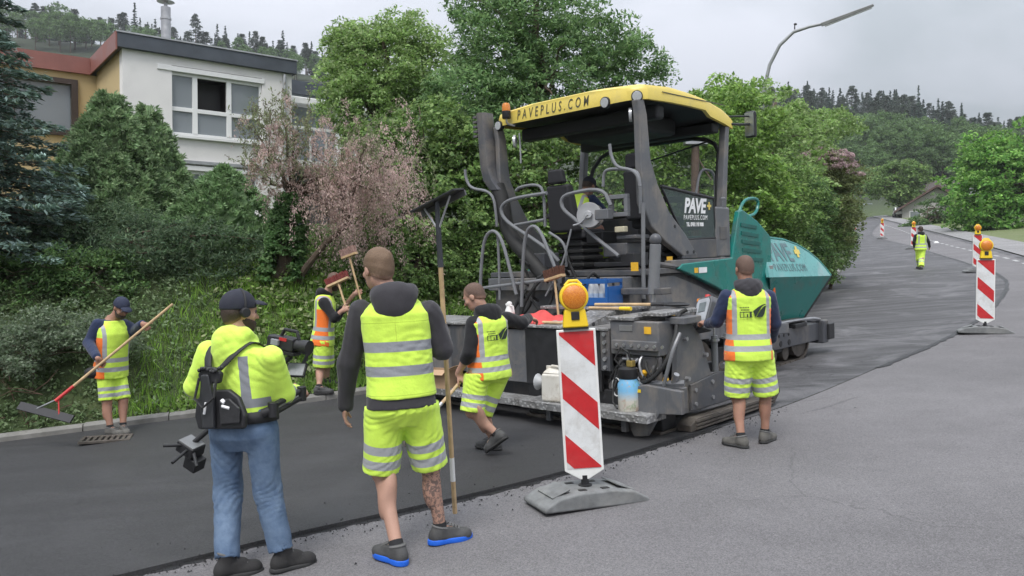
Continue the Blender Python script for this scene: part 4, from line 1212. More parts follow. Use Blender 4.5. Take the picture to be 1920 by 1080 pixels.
    # ---- hopper: two wings each with sloped upper face, folded lower face, rolled rim
    for s in (-1, 1):
        uc, ut, ub = 1.36, 1.16, .92
        top = []
        for (px, py, uu) in [(1443, 445, 1.16), (1470, 450, 1.165), (1495, 459, 1.18), (1516, 472, 1.21), (1534, 487, 1.25), (1549, 504, 1.31), (1559, 517, 1.36)]: top.append(pk(px, py, u=uu))
        top[0][1] = 3.1; top[0][2] = top[1][2] + .05
        n_ = len(top)
        c0 = pk(1443, 520, u=uc); tip = top[-1]
        cre = [np.array([uc, c0[1] + (tip[1] - c0[1]) * k / (n_ - 1), c0[2] + (tip[2] - c0[2]) * k / (n_ - 1)]) for k in range(n_)]
        b0, b1 = pk(1445, 601, u=1.1), pk(1502, 604, u=1.1)
        bot = [np.array([1.1, b0[1] + (b1[1] - b0[1]) * k / (n_ - 1), b0[2] + (b1[2] - b0[2]) * k / (n_ - 1)]) for k in range(n_)]
        q = lambda p, d=0: (s * (p[0] - d), p[1], p[2])
        m = MB()
        vs = [q(p) for p in top] + [q(p) for p in cre] + [q(p, .05) for p in top] + [q(p, .05) for p in cre]
        m.add(vs, [(i, i + 1, n_ + i + 1, n_ + i) for i in range(n_ - 1)] + [(2 * n_ + i, 3 * n_ + i, 3 * n_ + i + 1, 2 * n_ + i + 1) for i in range(n_ - 1)] + [(i, 2 * n_ + i, 2 * n_ + i + 1, i + 1) for i in range(n_ - 1)] + [(0, n_, 3 * n_, 2 * n_)])
        wing = m.build('hopper_wing', MT['teal_sheen'], T); wing['label'] = 'sloped upper face of the hopper wing with faded lettering'
        m = MB()
        vs = [q(p) for p in cre] + [q(p) for p in bot] + [q(p, .05) for p in cre] + [q(p, .05) for p in bot]
        m.add(vs, [(i, i + 1, n_ + i + 1, n_ + i) for i in range(n_ - 1)] + [(2 * n_ + i, 3 * n_ + i, 3 * n_ + i + 1, 2 * n_ + i + 1) for i in range(n_ - 1)] + [(n_ - 1, 2 * n_ - 1, 4 * n_ - 1, 3 * n_ - 1), (n_, 3 * n_, 3 * n_ + n_ - 1, 2 * n_ - 1)])
        m.build('hopper_side', MT['teal'], T)
        m = MB(); m.tube([q(p, .02) for p in top], .028, 8); m.build('hopper_rim', MT['teal'], T)
        m = MB(); m.tube([q(p, .02) for p in (cre[-1], bot[-1])], .035, 8); m.build('hopper_flap', MT['rubber'], T)
        for k in range(2): bx('wing_rib', (s * 1.0 - .03, 3.5 + .5 * k, .62), (s * 1.0 + .03, 3.6 + .5 * k, 1.0), MT['teal'], .01)
        if s > 0:
            o0, o1, o2 = cre[1], top[1], cre[4]
            ex = nrm(o2 - o0); up_ = o1 - o0; up_ = nrm(up_ - ex * up_.dot(ex)); nn = np.cross(ex, up_)
            def lay(c, dz=.004):
                c = np.asarray(c) + nn * dz
                return Matrix(((ex[0], up_[0], nn[0], c[0]), (ex[1], up_[1], nn[1], c[1]), (ex[2], up_[2], nn[2], c[2]), (0, 0, 0, 1)))
            c1 = cre[0] + ex * .62 + up_ * .37; c2 = cre[0] + ex * .80 + up_ * .14
            text_mesh('lettering', 'PAVE', .40, MT['letter_worn'], T, lay(c1), -.45, .9, .9, .001, .008)
            text_mesh('lettering', 'PAVEPLUS.COM', .17, MT['letter_worn'], T, lay(c2), -.45, 1.25, .75, .001)
            pl = cre[0] + ex * 1.17 + up_ * .40
            m = MB(); m.m = lay(pl); m.box((-.035, -.09, 0), (.035, .09, .002)); m.box((-.09, -.035, 0), (-.0355, .035, .002)); m.box((.0355, -.035, 0), (.09, .035, .002)); m.build('plus_mark', MT['roof_yellow'], T)
    bx('hopper_floor', (-1.05, 3.2, .55), (1.05, 4.5, .66), K, .02)
    m = MB()
    for k in range(120):
        a, b = rng.uniform(-1, 1), rng.uniform(3.3, 4.4); m.ell((a, b, .66 + .1 * rng.random()), (.12, .12, .1), 6, 4)
    m.build('asphalt_heap', MT['new_asphalt'], T)['kind'] = 'stuff'
    # ---- front frame with push rollers
    bx('front_frame', (-1.22, 3.15, .3), (-1.0, 5.0, .58), D, .015); bx('front_frame', (1.0, 3.15, .3), (1.22, 5.0, .58), D, .015)
    for k in range(3): MB().cyl((1.221, 3.45 + .16 * k, .50), (1.226, 3.45 + .16 * k, .50), .025, 10).build('hole', K, T)
    for k in range(2): MB().cyl((1.221, 3.5 + .28 * k, .38), (1.226, 3.5 + .28 * k, .38), .045, 10).build('hole', K, T)
    bx('push_bar', (-1.3, 4.85, .25), (1.3, 5.05, .62), D, .02)
    for a, b in ((-1.1, -.1), (.1, 1.1)): MB().cyl((a, 5.18, .45), (b, 5.18, .45), .1, 18).build('push_roller', MT['steel'], T, .01)
    bx('push_arm', (1.12, 4.98, .3), (1.34, 5.2, .56), K, .02); bx('push_arm', (-1.34, 4.98, .3), (-1.12, 5.2, .56), K, .02)
    tb('rail', [(1.2, 3.2, .69), (1.22, 4.6, .68), (1.22, 4.9, .63)], .025, MT['steel'])
    MB().cyl((1.1, 3.9, .63), (1.1, 4.6, .60), .045, 14).build('wing_cylinder', MT['hydraulic'], T)
    bx('fender', (1.05, 3.9, .58), (1.28, 4.3, .64), K, .01)
    # ---- canopy roof
    st = [(.0, 1.10, 3.755, 3.595), (.03, 1.19, 3.77, 3.595), (.14, 1.285, 3.79, 3.60), (.6, 1.30, 3.815, 3.61), (1.0, 1.30, 3.80, 3.61), (1.4, 1.30, 3.765, 3.60), (1.52, 1.30, 3.745, 3.53), (1.9, 1.28, 3.685, 3.48), (2.2, 1.24, 3.61, 3.44), (2.24, 1.20, 3.57, 3.45)]
    lft = -1.16
    m = MB(); vs = []; nsec = 12
    for (v, a, tp, bt) in st:
        l = lft - (a - 1.30) if a < 1.30 else lft
        vs += [(l, v, bt), (l, v, tp - .07), (l + .03, v, tp - .02), (l + .12, v, tp), (l + .6, v, tp + .035), (a - .6, v, tp + .035), (a - .12, v, tp), (a - .03, v, tp - .02), (a, v, tp - .07), (a, v, bt), (a - .05, v, bt), (l + .05, v, bt)]
    fs = []
    for i in range(len(st) - 1):
        for k in range(nsec):
            if k == 10: continue
            fs.append((i * nsec + k, i * nsec + (k + 1) % nsec, (i + 1) * nsec + (k + 1) % nsec, (i + 1) * nsec + k))
    fs += [list(range(10)), [(len(st) - 1) * nsec + k for k in range(10)]]
    m.add(vs, fs); roof = m.build('canopy_roof', MT['roof_yellow'], T, 0, 35); roof['label'] = 'yellow canopy roof'
    m = MB(); vs = []
    for (v, a, tp, bt) in st: vs += [((lft - (a - 1.30) if a < 1.30 else lft) + .04, v, bt + .03), (a - .04, v, bt + .03)]
    m.add(vs, [(2 * i, 2 * i + 1, 2 * i + 3, 2 * i + 2) for i in range(len(st) - 1)]); m.build('roof_lining', MT['underside'], T)
    bx('roof_beam', (-1.05, .45, 3.42), (1.2, .62, 3.6), MT['underside'], .04); bx('roof_beam', (-1.05, 1.75, 3.36), (1.2, 1.92, 3.5), MT['underside'], .03)
    bx('roof_box', (-.5, .75, 3.36), (.75, 1.6, 3.6), MT['underside'], .06)
    tilt = math.atan2(.0, 1)
    text_mesh('lettering', 'PAVEPLUS.COM', .175, MT['letter_grey'], T, Matrix.Translation((-.08, -.004, 3.685)) @ Matrix.Rotation(R(90), 4, 'X'), .22, 1.75, .62, .001, .001)
    m = MB(); m.box((1.3005, .42, 3.705), (1.304, 1.9, 3.717)); m.build('seam', MT['letter_grey'], T)
    def lamp(c, d, rad):
        c = np.asarray(c, float); d = nrm(d)
        l = empty('work_lamp', parent=T)
        MB().cyl(c - d * .05, c + d * .015, rad, 20).build('housing', K, l, .006)
        MB().cyl(c + d * .0152, c + d * .022, rad * .82, 20).build('lens', MT['lens'], l, .003)
    lamp((-1.02, -.01, 3.60), (0, -1, -.1), .065); lamp((.78, -.01, 3.62), (0, -1, -.1), .07); lamp((1.21, .03, 3.63), (.55, -.8, -.1), .068)
    b = empty('beacon', parent=T)
    m = MB(); m.lathe([(.055, 0), (.055, .07), (.045, .1), (.0, .115)], 18, (-.80, -.08, 3.755)); m.build('lens', MT['amber'], b)
    m = MB(); m.lathe([(.05, -.1), (.058, -.085), (.058, 0), (.05, .0)], 18, (-.80, -.08, 3.755)); m.build('base', K, b)
    tb('bracket', [(-.80, -.08, 3.66), (-.80, -.08, 3.59), (-.76, .03, 3.57)], .014, MT['steel'], b)
    # ---- posts
    outer = [(1196, 185), (1200, 215), (1203, 310), (1206, 380), (1222, 425), (1250, 455), (1283, 481)]
    inner = [(1309, 479), (1287, 440), (1256, 398), (1234, 345), (1221, 300), (1214, 215), (1208, 185)]
    poly = [tuple(pk(px, py, u=1.25)[1:]) for px, py in outer + inner]
    pr('roof_post', poly, 0, 1.15, 1.25, Mm, .02)
    for (vv, ww) in ((.95, 1.80), (1.10, 1.80), (.68, 2.12)): MB().cyl((1.25, vv, ww), (1.256, vv, ww), .022, 10).build('bolt_hole', K, T)
    pr('roof_post', [(p[0] - .02, p[1]) for p in poly], 0, -1.12, -1.04, Mm, .02)
    for s in (-1, 1):
        m = MB(); u_ = 1.2 * s
        m.hexa([(u_ - .05, 1.75, 1.62), (u_ + .05, 1.75, 1.62), (u_ + .05, 1.87, 1.62), (u_ - .05, 1.87, 1.62), (u_ - .05, 2.0, 3.46), (u_ + .05, 2.0, 3.46), (u_ + .05, 2.1, 3.46), (u_ - .05, 2.1, 3.46)])
        m.build('roof_post', Mm, T, .015)
    # windscreen with rubber seal, wiper
    ws = empty('windscreen', parent=T)
    def wsp(u, w): return np.array([u, 1.86 + (w - 1.75) * .13, w])
    m = MB(); m.add([wsp(-1.1, 2.1), wsp(1.12, 2.1), wsp(1.12, 3.38), wsp(-1.1, 3.38)], [(0, 1, 2, 3)]); m.build('pane', glass('clear windscreen', (.55, .6, .6), .03, .10), ws)
    tb('seal', [wsp(1.10, 2.75), wsp(1.12, 3.36), wsp(0, 3.38), wsp(-1.1, 3.36), wsp(-1.1, 2.12), wsp(0, 2.1), wsp(1.0, 2.12), wsp(1.12, 2.25), wsp(1.10, 2.75)], .03, K, ws)
    tb('wiper', [wsp(-.2, 3.1), wsp(.95, 3.3)], .012, K, ws)
    # side glass with lettering on the right
    sg = empty('side_window', parent=T)
    gp_ = [pk(px, py, u=1.235) for px, py in ((1240, 349), (1338, 372), (1342, 446), (1285, 449), (1262, 400))]
    m = MB(); m.add([(1.235, p[1], p[2]) for p in gp_] + [(1.225, p[1], p[2]) for p in gp_], [(0, 1, 2, 3, 4), (9, 8, 7, 6, 5)]); m.build('pane', MT['glass'], sg)
    tb('top_rail', [(1.23, gp_[0][1], gp_[0][2]), (1.23, gp_[1][1], gp_[1][2])], .022, K, sg)
    tb('seal', [(1.23, p[1], p[2]) for p in gp_[1:]] + [(1.23, gp_[0][1], gp_[0][2])], .016, K, sg, soft=False)
    rot = Matrix(((0, 0, 1, 0), (1, 0, 0, 0), (0, 1, 0, 0), (0, 0, 0, 1)))
    def side_text(body, px, py, size, sx, shear, sp_, bold=0):
        p = pk(px, py, u=1.25); text_mesh('lettering', body, size, MT['letter_white'], sg, Matrix.Translation((1.238, p[1], p[2])) @ rot, shear, sp_, sx, .001, bold)
    side_text('PAVE', 1304, 387, .255, .92, .25, .92, .009); side_text('PAVEPLUS.COM', 1306, 408, .085, .80, .1, 1.25); side_text('TEL. 07431 / 93 9088', 1305, 421, .065, .72, 0, 1.0, .003)
    p = pk(1331, 386, u=1.25)
    m = MB(); m.box((1.2385, p[1] - .015, p[2] - .05), (1.241, p[1] + .015, p[2] + .05)); m.box((1.2385, p[1] - .05, p[2] - .015), (1.241, p[1] - .0155, p[2] + .015)); m.box((1.2385, p[1] + .0155, p[2] - .015), (1.241, p[1] + .05, p[2] + .015)); m.build('plus_mark', MT['roof_yellow'], sg)
    bx('window_base', (1.16, .85, 1.715), (1.245, 1.95, 1.96), D, .015)
    bx('corner_box', (1.02, 1.66, 1.715), (1.26, 2.03, 2.38), Mm, .03)
    bx('hatch', (1.2605, 1.74, 1.95), (1.268, 1.92, 2.12), D, .006)
    # wing mirror
    mi = empty('wing_mirror', parent=T)
    tb('arm', [(1.2, 2.1, 3.50), (1.32, 2.35, 3.50), (1.32, 2.52, 3.52)], .018, K, mi)
    tb('arm', [(1.2, 2.1, 3.60), (1.3, 2.4, 3.62), (1.32, 2.55, 3.63)], .012, K, mi)
    bx('housing', (1.24, 2.52, 3.34), (1.40, 2.60, 3.70), K, .03, mi); bx('glass', (1.255, 2.512, 3.36), (1.385, 2.519, 3.68), pm('mirror glass', (.22, .25, .24), .2, .5), .0, mi)
    # ---- exhaust duct at the left rear
    ex_ = empty('exhaust_duct', parent=T)
    m = MB()
    secs = [(-1.27, -.02, 3.80, .075, .12), (-1.25, -.02, 3.55, .085, .12), (-1.22, -.02, 3.05, .095, .12), (-1.17, -.02, 2.88, .10, .115), (-1.08, 0, 2.74, .10, .11)]
    vs = []; nn_ = 10
    for (u, v, w, a, b_) in secs:
        for k in range(nn_):
            t_ = 2 * math.pi * (k + .5) / nn_; c_, s_ = math.cos(t_), math.sin(t_)
            vs.append((u + a * np.sign(c_) * abs(c_) ** .6, v + b_ * np.sign(s_) * abs(s_) ** .6, w))
    m.add(vs, [(i * nn_ + k, i * nn_ + (k + 1) % nn_, (i + 1) * nn_ + (k + 1) % nn_, (i + 1) * nn_ + k) for i in range(len(secs) - 1) for k in range(nn_)] + [list(range(nn_)), [(len(secs) - 1) * nn_ + k for k in range(nn_)]])
    m.build('upper_duct', D, ex_)
    for k in range(5): MB().box((-1.41, -.12, 3.48 + .065 * k), (-1.335, .10, 3.51 + .065 * k)).build('louvre', D, ex_, .004)
    tb('lower_hose', [(-1.1, 0, 2.8), (-1.0, 0, 2.55), (-.98, 0, 2.3), (-.85, 0, 2.05), (-.5, -.05, 1.8), (-.25, -.05, 1.55)], .10, MT['rubber'], ex_, 14)
    # ---- seats
    def seat(u, v, w, name):
        s_ = empty('operator_seat', parent=T)
        bx('cushion', (u - .25, v, w), (u + .25, v + .5, w + .14), MT['seat'], .05, s_)
        m = MB(); m.hexa([(u - .24, v - .12, w + .1), (u + .24, v - .12, w + .1), (u + .24, v + .02, w + .1), (u - .24, v + .02, w + .1), (u - .19, v - .22, w + .72), (u + .19, v - .22, w + .72), (u + .19, v - .09, w + .72), (u - .19, v - .09, w + .72)]); m.build('backrest', MT['seat'], s_, .04)
        m = MB(); m.hexa([(u - .14, v - .24, w + .73), (u + .14, v - .24, w + .73), (u + .14, v - .14, w + .73), (u - .14, v - .14, w + .73), (u - .12, v - .26, w + .92), (u + .12, v - .26, w + .92), (u + .12, v - .17, w + .92), (u - .12, v - .17, w + .92)]); m.build('headrest', MT['seat'], s_, .035)
        for q in (-1, 1): bx('armrest', (u + q * .30 - .04, v - .05, w + .3), (u + q * .30 + .04, v + .35, w + .37), MT['seat'], .02, s_)
        bx('pedestal', (u - .18, v + .05, 1.62), (u + .18, v + .42, w), K, .02, s_)
        for q in range(4): bx('bellows', (u - .22, v + .02, 1.66 + q * .09), (u + .22, v + .46, 1.715 + q * .09), MT['rubber'], .02, s_)
    seat(-.22, .42, 2.02, 'l'); seat(.88, .62, 2.12, 'r')
    bx('control_console', (-.5, 1.3, 1.62), (.6, 1.75, 2.32), D, .05)
    bx('console_top', (-.45, 1.28, 2.321), (.55, 1.7, 2.36), K, .015)
    # ---- rails (bent tube)
    RL = MT['hydraulic']
    v0 = -.1
    def rail(pts, v=v0, r=.02, name='handrail'):
        return tb(name, [pk(px, py, v=v) if len(q) == 0 else pk(px, py, v=q[0]) for px, py, *q in pts], r, RL)
    rail([(1022, 425), (1020, 365), (1012, 345), (975, 350), (967, 358)])
    rail([(1025, 362), (960, 372), (940, 385), (940, 402), (955, 420), (1000, 448), (1030, 470), (1048, 490)], -.15, .024)
    rail([(1020, 412), (965, 422)], -.12)
    rail([(1145, 385), (1130, 352), (1068, 362), (1052, 372), (1054, 392), (1080, 412), (1110, 440), (1160, 480)], -.14, .024)
    rail([(1131, 350), (1132, 322), (1145, 316), (1190, 318), (1200, 332), (1201, 400)], -.06)
    rail([(1143, 270), (1146, 295), (1158, 315), (1185, 318), (1196, 330), (1200, 350)], -.22, .02)
    rail([(872, 318), (874, 338), (884, 354), (915, 358), (926, 372), (930, 400), (932, 425)], -.12, .02)
    rail([(1206, 380), (1206, 490), (1207, 560)], -.1, .024)
    # ladder loops standing on the screed
    rail([(900, 565), (902, 500), (908, 445), (924, 430), (940, 445), (955, 500), (968, 552)], -.55, .022)
    rail([(937, 562), (936, 500), (933, 440)], -.50, .018)
    rail([(978, 575), (980, 500), (985, 435), (1000, 421), (1014, 435), (1028, 470), (1040, 500)], -.55, .022)
    rail([(1030, 436), (1055, 452), (1063, 475), (1062, 500)], -.3, .018)
    rail([(905, 540), (1000, 528), (1048, 520)], -.52, .02)
    rail([(1360, 372), (1352, 372)], .1, .01)
    tb('handrail', [pk(1305, 362, u=1.0), pk(1312, 320, u=1.0), pk(1325, 317, u=1.0), pk(1340, 325, u=1.0), pk(1341, 372, u=1.0)], .018, RL)
    # cable reel
    rl = empty('cable_reel', parent=T)
    c = pk(1107, 404, v=-.2); ax = nrm((.45, -.9, .05))
    for d_, rr, mt in ((-.11, .15, MT['mid_metal']), (.07, .15, pm('pale reel disc', (.33, .33, .34), .4, .3))): MB().cyl(c + ax * d_, c + ax * (d_ + .015), rr, 26).build('disc', mt, rl, .004)
    MB().cyl(c - ax * .1, c + ax * .07, .09, 20).build('cable', MT['rubber'], rl); MB().cyl(c + ax * .085, c + ax * .14, .045, 16).build('hub', MT['steel'], rl, .005)
    tb('crank', [c + ax * .14, c + ax * .15 + np.array([-.1, 0, -.1]), c + ax * .17 + np.array([-.22, 0, -.12])], .012, MT['steel'], rl)
    MB().box(tuple(c + np.array([.1, -.05, -.06])), tuple(c + np.array([.3, .05, .06]))).build('bracket', MT['mid_metal'], rl, .01)
    tb('wire', [c + np.array([-.22, -.1, -.15]), c + np.array([-.3, -.2, -.6]), c + np.array([-.5, -.3, -.95])], .012, RL, T)
    # work lamps under the roof on bright stems
    for (px, py, vv) in ((968, 265, .05), (1185, 215, .12)):
        p = pk(px, py, v=vv); l = empty('work_lamp', parent=T)
        MB().cyl(p, p + np.array([-.03, -.02, 0]), .085, 20).build('lens', MT['lens'], l, .004); tb('stem', [p + np.array([.06, 0, .1]), p + np.array([.07, 0, -.05]), p + np.array([.07, 0, -.3])], .012, MT['steel'], l)
    # ---- clutter between platform and screed: hoses, valve blocks
    r2 = np.random.default_rng(17)
    for k in range(16):
        a = np.array([r2.uniform(-.7, 1.0), r2.uniform(-.2, -.14), r2.uniform(1.25, 1.75)]); b_ = np.array([a[0] + r2.uniform(-.5, .5), r2.uniform(-.5, -.3), r2.uniform(1.0, 1.2)])
        tb('hose', [a, a + np.array([r2.uniform(-.1, .1), -.14, .1]), (a + b_) / 2 + r2.normal(size=3) * .1, b_], r2.choice([.013, .018, .022]), MT['rubber'], T, 7)
    for k, (u, w, du, dw) in enumerate([(.45, 1.95, .25, .14), (.7, 1.78, .35, .16), (.55, 1.66, .6, .06), (.9, 1.98, .28, .05), (.95, 1.70, .2, .12), (-.6, 1.66, .35, .2)]):
        bx('valve_block', (u, -.05, w), (u + du, .25, w + dw), D if k % 2 else K, .015)
    bx('work_light', pk(1152, 436, v=-.1), pk(1170, 424, v=-.1) + np.array([0, .08, 0]), pm('cream lamp glass', (.5, .46, .33), .4), .01)
    bx('step_frame', (.82, -.08, 2.25), (1.1, -.02, 2.30), RL, .006); bx('step_frame', (.82, -.08, 2.46), (1.1, -.02, 2.51), RL, .006); bx('step_frame', (.82, -.081, 2.30), (.87, -.019, 2.46), RL, .004); bx('step_frame', (1.05, -.081, 2.30), (1.1, -.019, 2.46), RL, .004)
    # lifting cylinder at the right rear
    cy = empty('lifting_cylinder', parent=T)
    p0, p1 = pk(1229, 458, v=-.35), pk(1224, 578, v=-.35)
    MB().cyl(p0, p0 + (p1 - p0) * .78, .062, 20).build('barrel', MT['hydraulic'], cy, .006); MB().cyl(p0 + (p1 - p0) * .78, p1, .028, 14).build('rod', MT['steel'], cy); MB().ell(p0 + np.array([0, 0, .05]), (.07, .06, .07)).build('eye', D, cy)
    tb('grab_pipe', [pk(1232, 495, v=-.2), pk(1265, 500, v=.1)], .03, D, T)
    bx('arm_bracket', (1.2, -.4, 1.35), (1.75, -.2, 1.42), D, .01)
    # stickers
    for (px, py, u_) in ((1260, 590, 1.21), (1190, 500, None), (1256, 490, 1.21)):
        if u_ is None:
            p = pk(px, py, v=-.205); MB().box((p[0] - .05, -.209, p[2] - .05), (p[0] + .05, -.204, p[2] + .05)).build('sticker', MT['sticker'], T)
        else:
            p = pk(px, py, u=u_); MB().box((u_ - .005, p[1] - .06, p[2] - .06), (u_ + .001, p[1] + .06, p[2] + .06)).build('sticker', MT['sticker'], T)
    # ---- screed
    bx('screed_body', (-1.3, -.95, .08), (1.3, -.35, .98), D, .02)
    for s in (-1, 1):
        a, b_ = (.45, 2.24) if s > 0 else (-2.24, -.45)
        bx('screed_extension', (a, -1.2, .06), (b_, -.955, .42), K, .015)
        bx('screed_plate', (a, -1.24, .03), (b_, -.9, .059), MT['tread'], .004)
        tb('guide_tube', [(s * 1.0, -1.05, .55), (s * 2.2, -1.05, .55)], .05, MT['steel'])
        tb('guide_tube', [(s * 1.0, -1.05, .75), (s * 2.2, -1.05, .75)], .05, MT['steel'])
    # rear doors of the screed
    e0, e1 = pk(985, 660, v=-1.25), pk(1126, 660, v=-1.25)
    bx('rear_panel', (e0[0], -1.25, .40), (e1[0], -1.2, 1.03), MT['black'], .012)
    e2 = pk(940, 660, v=-1.23)
    bx('rear_panel', (e2[0], -1.23, .40), (e0[0] - .005, -1.19, 1.0), Mm, .012)
    e3 = pk(845, 660, v=-1.24)
    bx('rear_panel', (e3[0], -1.24, .46), (e2[0] - .005, -1.19, 1.02), MT['dark_metal'], .012)
    bx('rear_panel', (-2.2, -1.23, .40), (e3[0] - .005, -1.19, 1.0), Mm, .012)
    # deck on top
    bx('deck_plate', (e0[0] - .02, -1.275, 1.035), (e1[0] + .12, -.42, 1.06), MT['checker'], .004)
    bx('deck_plate', (-2.2, -1.27, 1.03), (e0[0] - .025, -.42, 1.055), MT['checker'], .004)
    m = MB(); m.prism([(-1.275, 1.061), (-.42, 1.061), (-.42, 1.2), (-.7, 1.2)], 0, e1[0] - .55, e1[0] - .2); m.build('deck_step', MT['checker'], T, .004)
    bx('tool_shelf', (.25, -.72, 1.2), (1.55, -.3, 1.23), MT['checker'], .004)
    # right extension box with bolts
    x0 = e1[0] + .13
    bx('extension_box', (x0, -1.25, .80), (2.26, -.5, 1.14), Mm, .015)
    bx('extension_lid', (x0 - .03, -1.27, 1.145), (1.98, -.45, 1.18), MT['checker'], .005); bx('extension_lid', (1.99, -1.2, 1.19), (2.28, -.4, 1.225), MT['checker'], .005)
    bx('bolted_flange', (x0 - .12, -1.262, .62), (x0 - .005, -1.2, 1.03), D, .006)
    for k in range(5): MB().cyl((x0 - .06, -1.263, .66 + .085 * k), (x0 - .06, -1.285, .66 + .085 * k), .022, 8).build('bolt', MT['steel'], T)
    bx('bolted_rail', (x0 + .05, -1.30, .86), (2.26, -1.252, .95), Mm, .006)
    for k in range(7): MB().cyl((x0 + .12 + .09 * k, -1.301, .905), (x0 + .12 + .09 * k, -1.315, .905), .017, 8).build('bolt', MT['steel'], T)
    bx('nameplate', (x0 + .12, -1.256, 1.04), (x0 + .28, -1.251, 1.10), MT['steel'], .003)
    bx('sticker', (x0 + .42, -1.256, 1.02), (x0 + .5, -1.251, 1.09), MT['sticker'], 0)
    bx('side_plate', (2.0, -1.24, .40), (2.26, -1.2, .795), D, .01); bx('crossmember', (x0 - .1, -1.18, .42), (2.24, -1.1, .52), D, .01)
    # hydraulics in the open bay
    for k in range(12):
        a = np.array([r2.uniform(x0 + .1, 2.2), -1.22 + r2.uniform(-.04, .06), r2.uniform(.72, .85)]); b_ = np.array([a[0] + r2.uniform(-.25, .25), -1.25, r2.uniform(.4, .52)])
        tb('hose', [a, a * .6 + b_ * .4 + np.array([r2.uniform(-.1, .1), -.08, .02]), b_], r2.choice([.012, .016]), MT['rubber'] if k % 4 else MT['steel'], T, 7)
    for k, mt in enumerate([MT['red_paint'], MT['sticker'], MT['steel'], MT['sticker'], MT['steel']]):
        u_ = x0 + .25 + .12 * k; MB().cyl((u_, -1.24, .52 + .05 * (k % 3)), (u_ + .05, -1.26, .60 + .05 * (k % 3)), .028, 10).build('hydraulic_fitting', mt, T)
    # walkways
    def walk(u0_, u1_, v0_, v1_, w_):
        p = empty('walkway', parent=T)
        MB().box((u0_, v0_, w_ - .02), (u1_, v1_, w_)).build('tread_plate', MT['checker'], p, .003); MB().box((u0_, v0_, w_ - .075), (u1_, v0_ + .02, w_ - .021)).build('lip', MT['checker'], p, .003)
        MB().box((u0_, v0_ + .021, w_ - .075), (u0_ + .02, v1_, w_ - .021)).build('lip', MT['checker'], p, .003); MB().box((u1_ - .02, v0_ + .021, w_ - .075), (u1_, v1_, w_ - .021)).build('lip', MT['checker'], p, .003)
        for q in (.2, .8): MB().box((u0_ + (u1_ - u0_) * q - .03, v1_ - .25, w_ - .2), (u0_ + (u1_ - u0_) * q + .03, v1_ - .2, w_ - .076)).build('bracket', D, p, .004)
    walk(.69, 2.32, -1.58, -1.255, .285); walk(-2.1, .66, -1.5, -1.255, .27)
    # ---- end gate at the joint
    for s in (-1, 1):
        q = (lambda a: a) if s > 0 else (lambda a: -a)
        a0, a1 = sorted((q(2.27), q(2.33)))
        pr('end_gate', [(-1.12, .24), (-1.0, 1.10), (-.78, 1.10), (-.60, .95), (-.42, .55), (.42, .46), (.42, .2), (-.9, .2)], 0, a0, a1, Mm, .008)
        a2, a3 = sorted((q(2.331), q(2.36)))
        pr('gate_plate', [(-.86, .22), (-.86, .48), (-.3, .54), (.40, .44), (.40, .22)], 0, a2, a3, D, .006)
        if s > 0:
            for (vv, ww) in ((-.78, .28), (-.78, .42), (-.45, .30), (-.45, .46), (-.92, .95), (-.90, .55), (-.55, .75)): MB().cyl((2.33, vv, ww), (2.375, vv, ww), .022, 8).build('bolt', MT['steel'], T)
            for vv in (-.28, -.02):
                MB().cyl((2.30, vv, .50), (2.30, vv, .92), .035, 14).build('spindle', MT['hydraulic'], T, .004); MB().cyl((2.30, vv, .92), (2.30, vv, 1.05), .012, 8).build('spindle_rod', MT['steel'], T)
                tb('crank_handle', [(2.30, vv - .1, 1.08), (2.30, vv, 1.05), (2.30, vv + .1, 1.08)], .009, MT['steel'])
                MB().cyl((2.30, vv, .86), (2.30, vv, .88), .055, 14).build('collar', MT['steel'], T)
            bx('gate_post', (2.22, .12, .46), (2.34, .32, 1.1), Mm, .01); bx('gate_post', (2.24, .45, .40), (2.34, .6, 1.0), D, .01)
            tb('gate_bar', [(2.37, -.25, .60), (2.37, .42, .62)], .03, MT['hydraulic'])
        a4, a5 = sorted((q(2.26), q(2.42)))
        pr('skid', [(-.98, .035), (-.98, .10), (-.85, .16), (.75, .14), (.95, .20), (.95, .15), (.8, .035)], 0, a4, a5, MT['tread'], .008)
        m = MB()
        for k in range(3): m.box((a5 if s > 0 else a4 - .02, -.9, .05 + .035 * k), ((a5 + .02) if s > 0 else a4, .78, .07 + .035 * k))
        m.build('skid_runner', MT['tread'], T)
        if s > 0:
            pr('tow_arm', [(-.9, .62), (-.9, .8), (.6, .95), (3.2, .72), (3.2, .58), (.6, .74)], 0, 1.36, 1.50, Mm, .012)
            pr('gate_bracket', [(1.98, .16), (1.98, .5), (2.2, .55), (2.6, .52), (2.6, .3), (2.35, .28), (2.2, .05), (2.05, .03)], 1, -1.42, -1.36, Mm, .01)
            bx('gate_box', (2.12, -1.355, .28), (2.44, -1.05, .5), Mm, .015); tb('adjusting_tube', [(1.95, -1.38, .53), (2.5, -1.2, .56)], .03, MT['hydraulic'])
            for k in range(4): MB().cyl((2.2 + .06 * k, -1.36, .33 + .1 * (k % 2)), (2.2 + .06 * k, -1.375, .33 + .1 * (k % 2)), .018, 8).build('bolt', MT['steel'], T)
            m = MB(); m.box((2.1, -1.425, .47), (2.15, -1.421, .50)); m.box((2.1, -1.425, .36), (2.115, -1.421, .469)); m.build('yellow_mark', MT['lamp_yellow'], T)
    bx('gate_head', (2.2, -1.05, 1.10), (2.42, -.72, 1.17), Mm, .01)
    # remote console on its arm
    cs = empty('screed_console', parent=T)
    p = pk(1316, 585, u=2.36)
    mtx = Matrix.Translation(p) @ Matrix.Rotation(R(-12), 4, 'Y') @ Matrix.Rotation(R(-20), 4, 'Z') @ Matrix.Rotation(R(-28), 4, 'X')
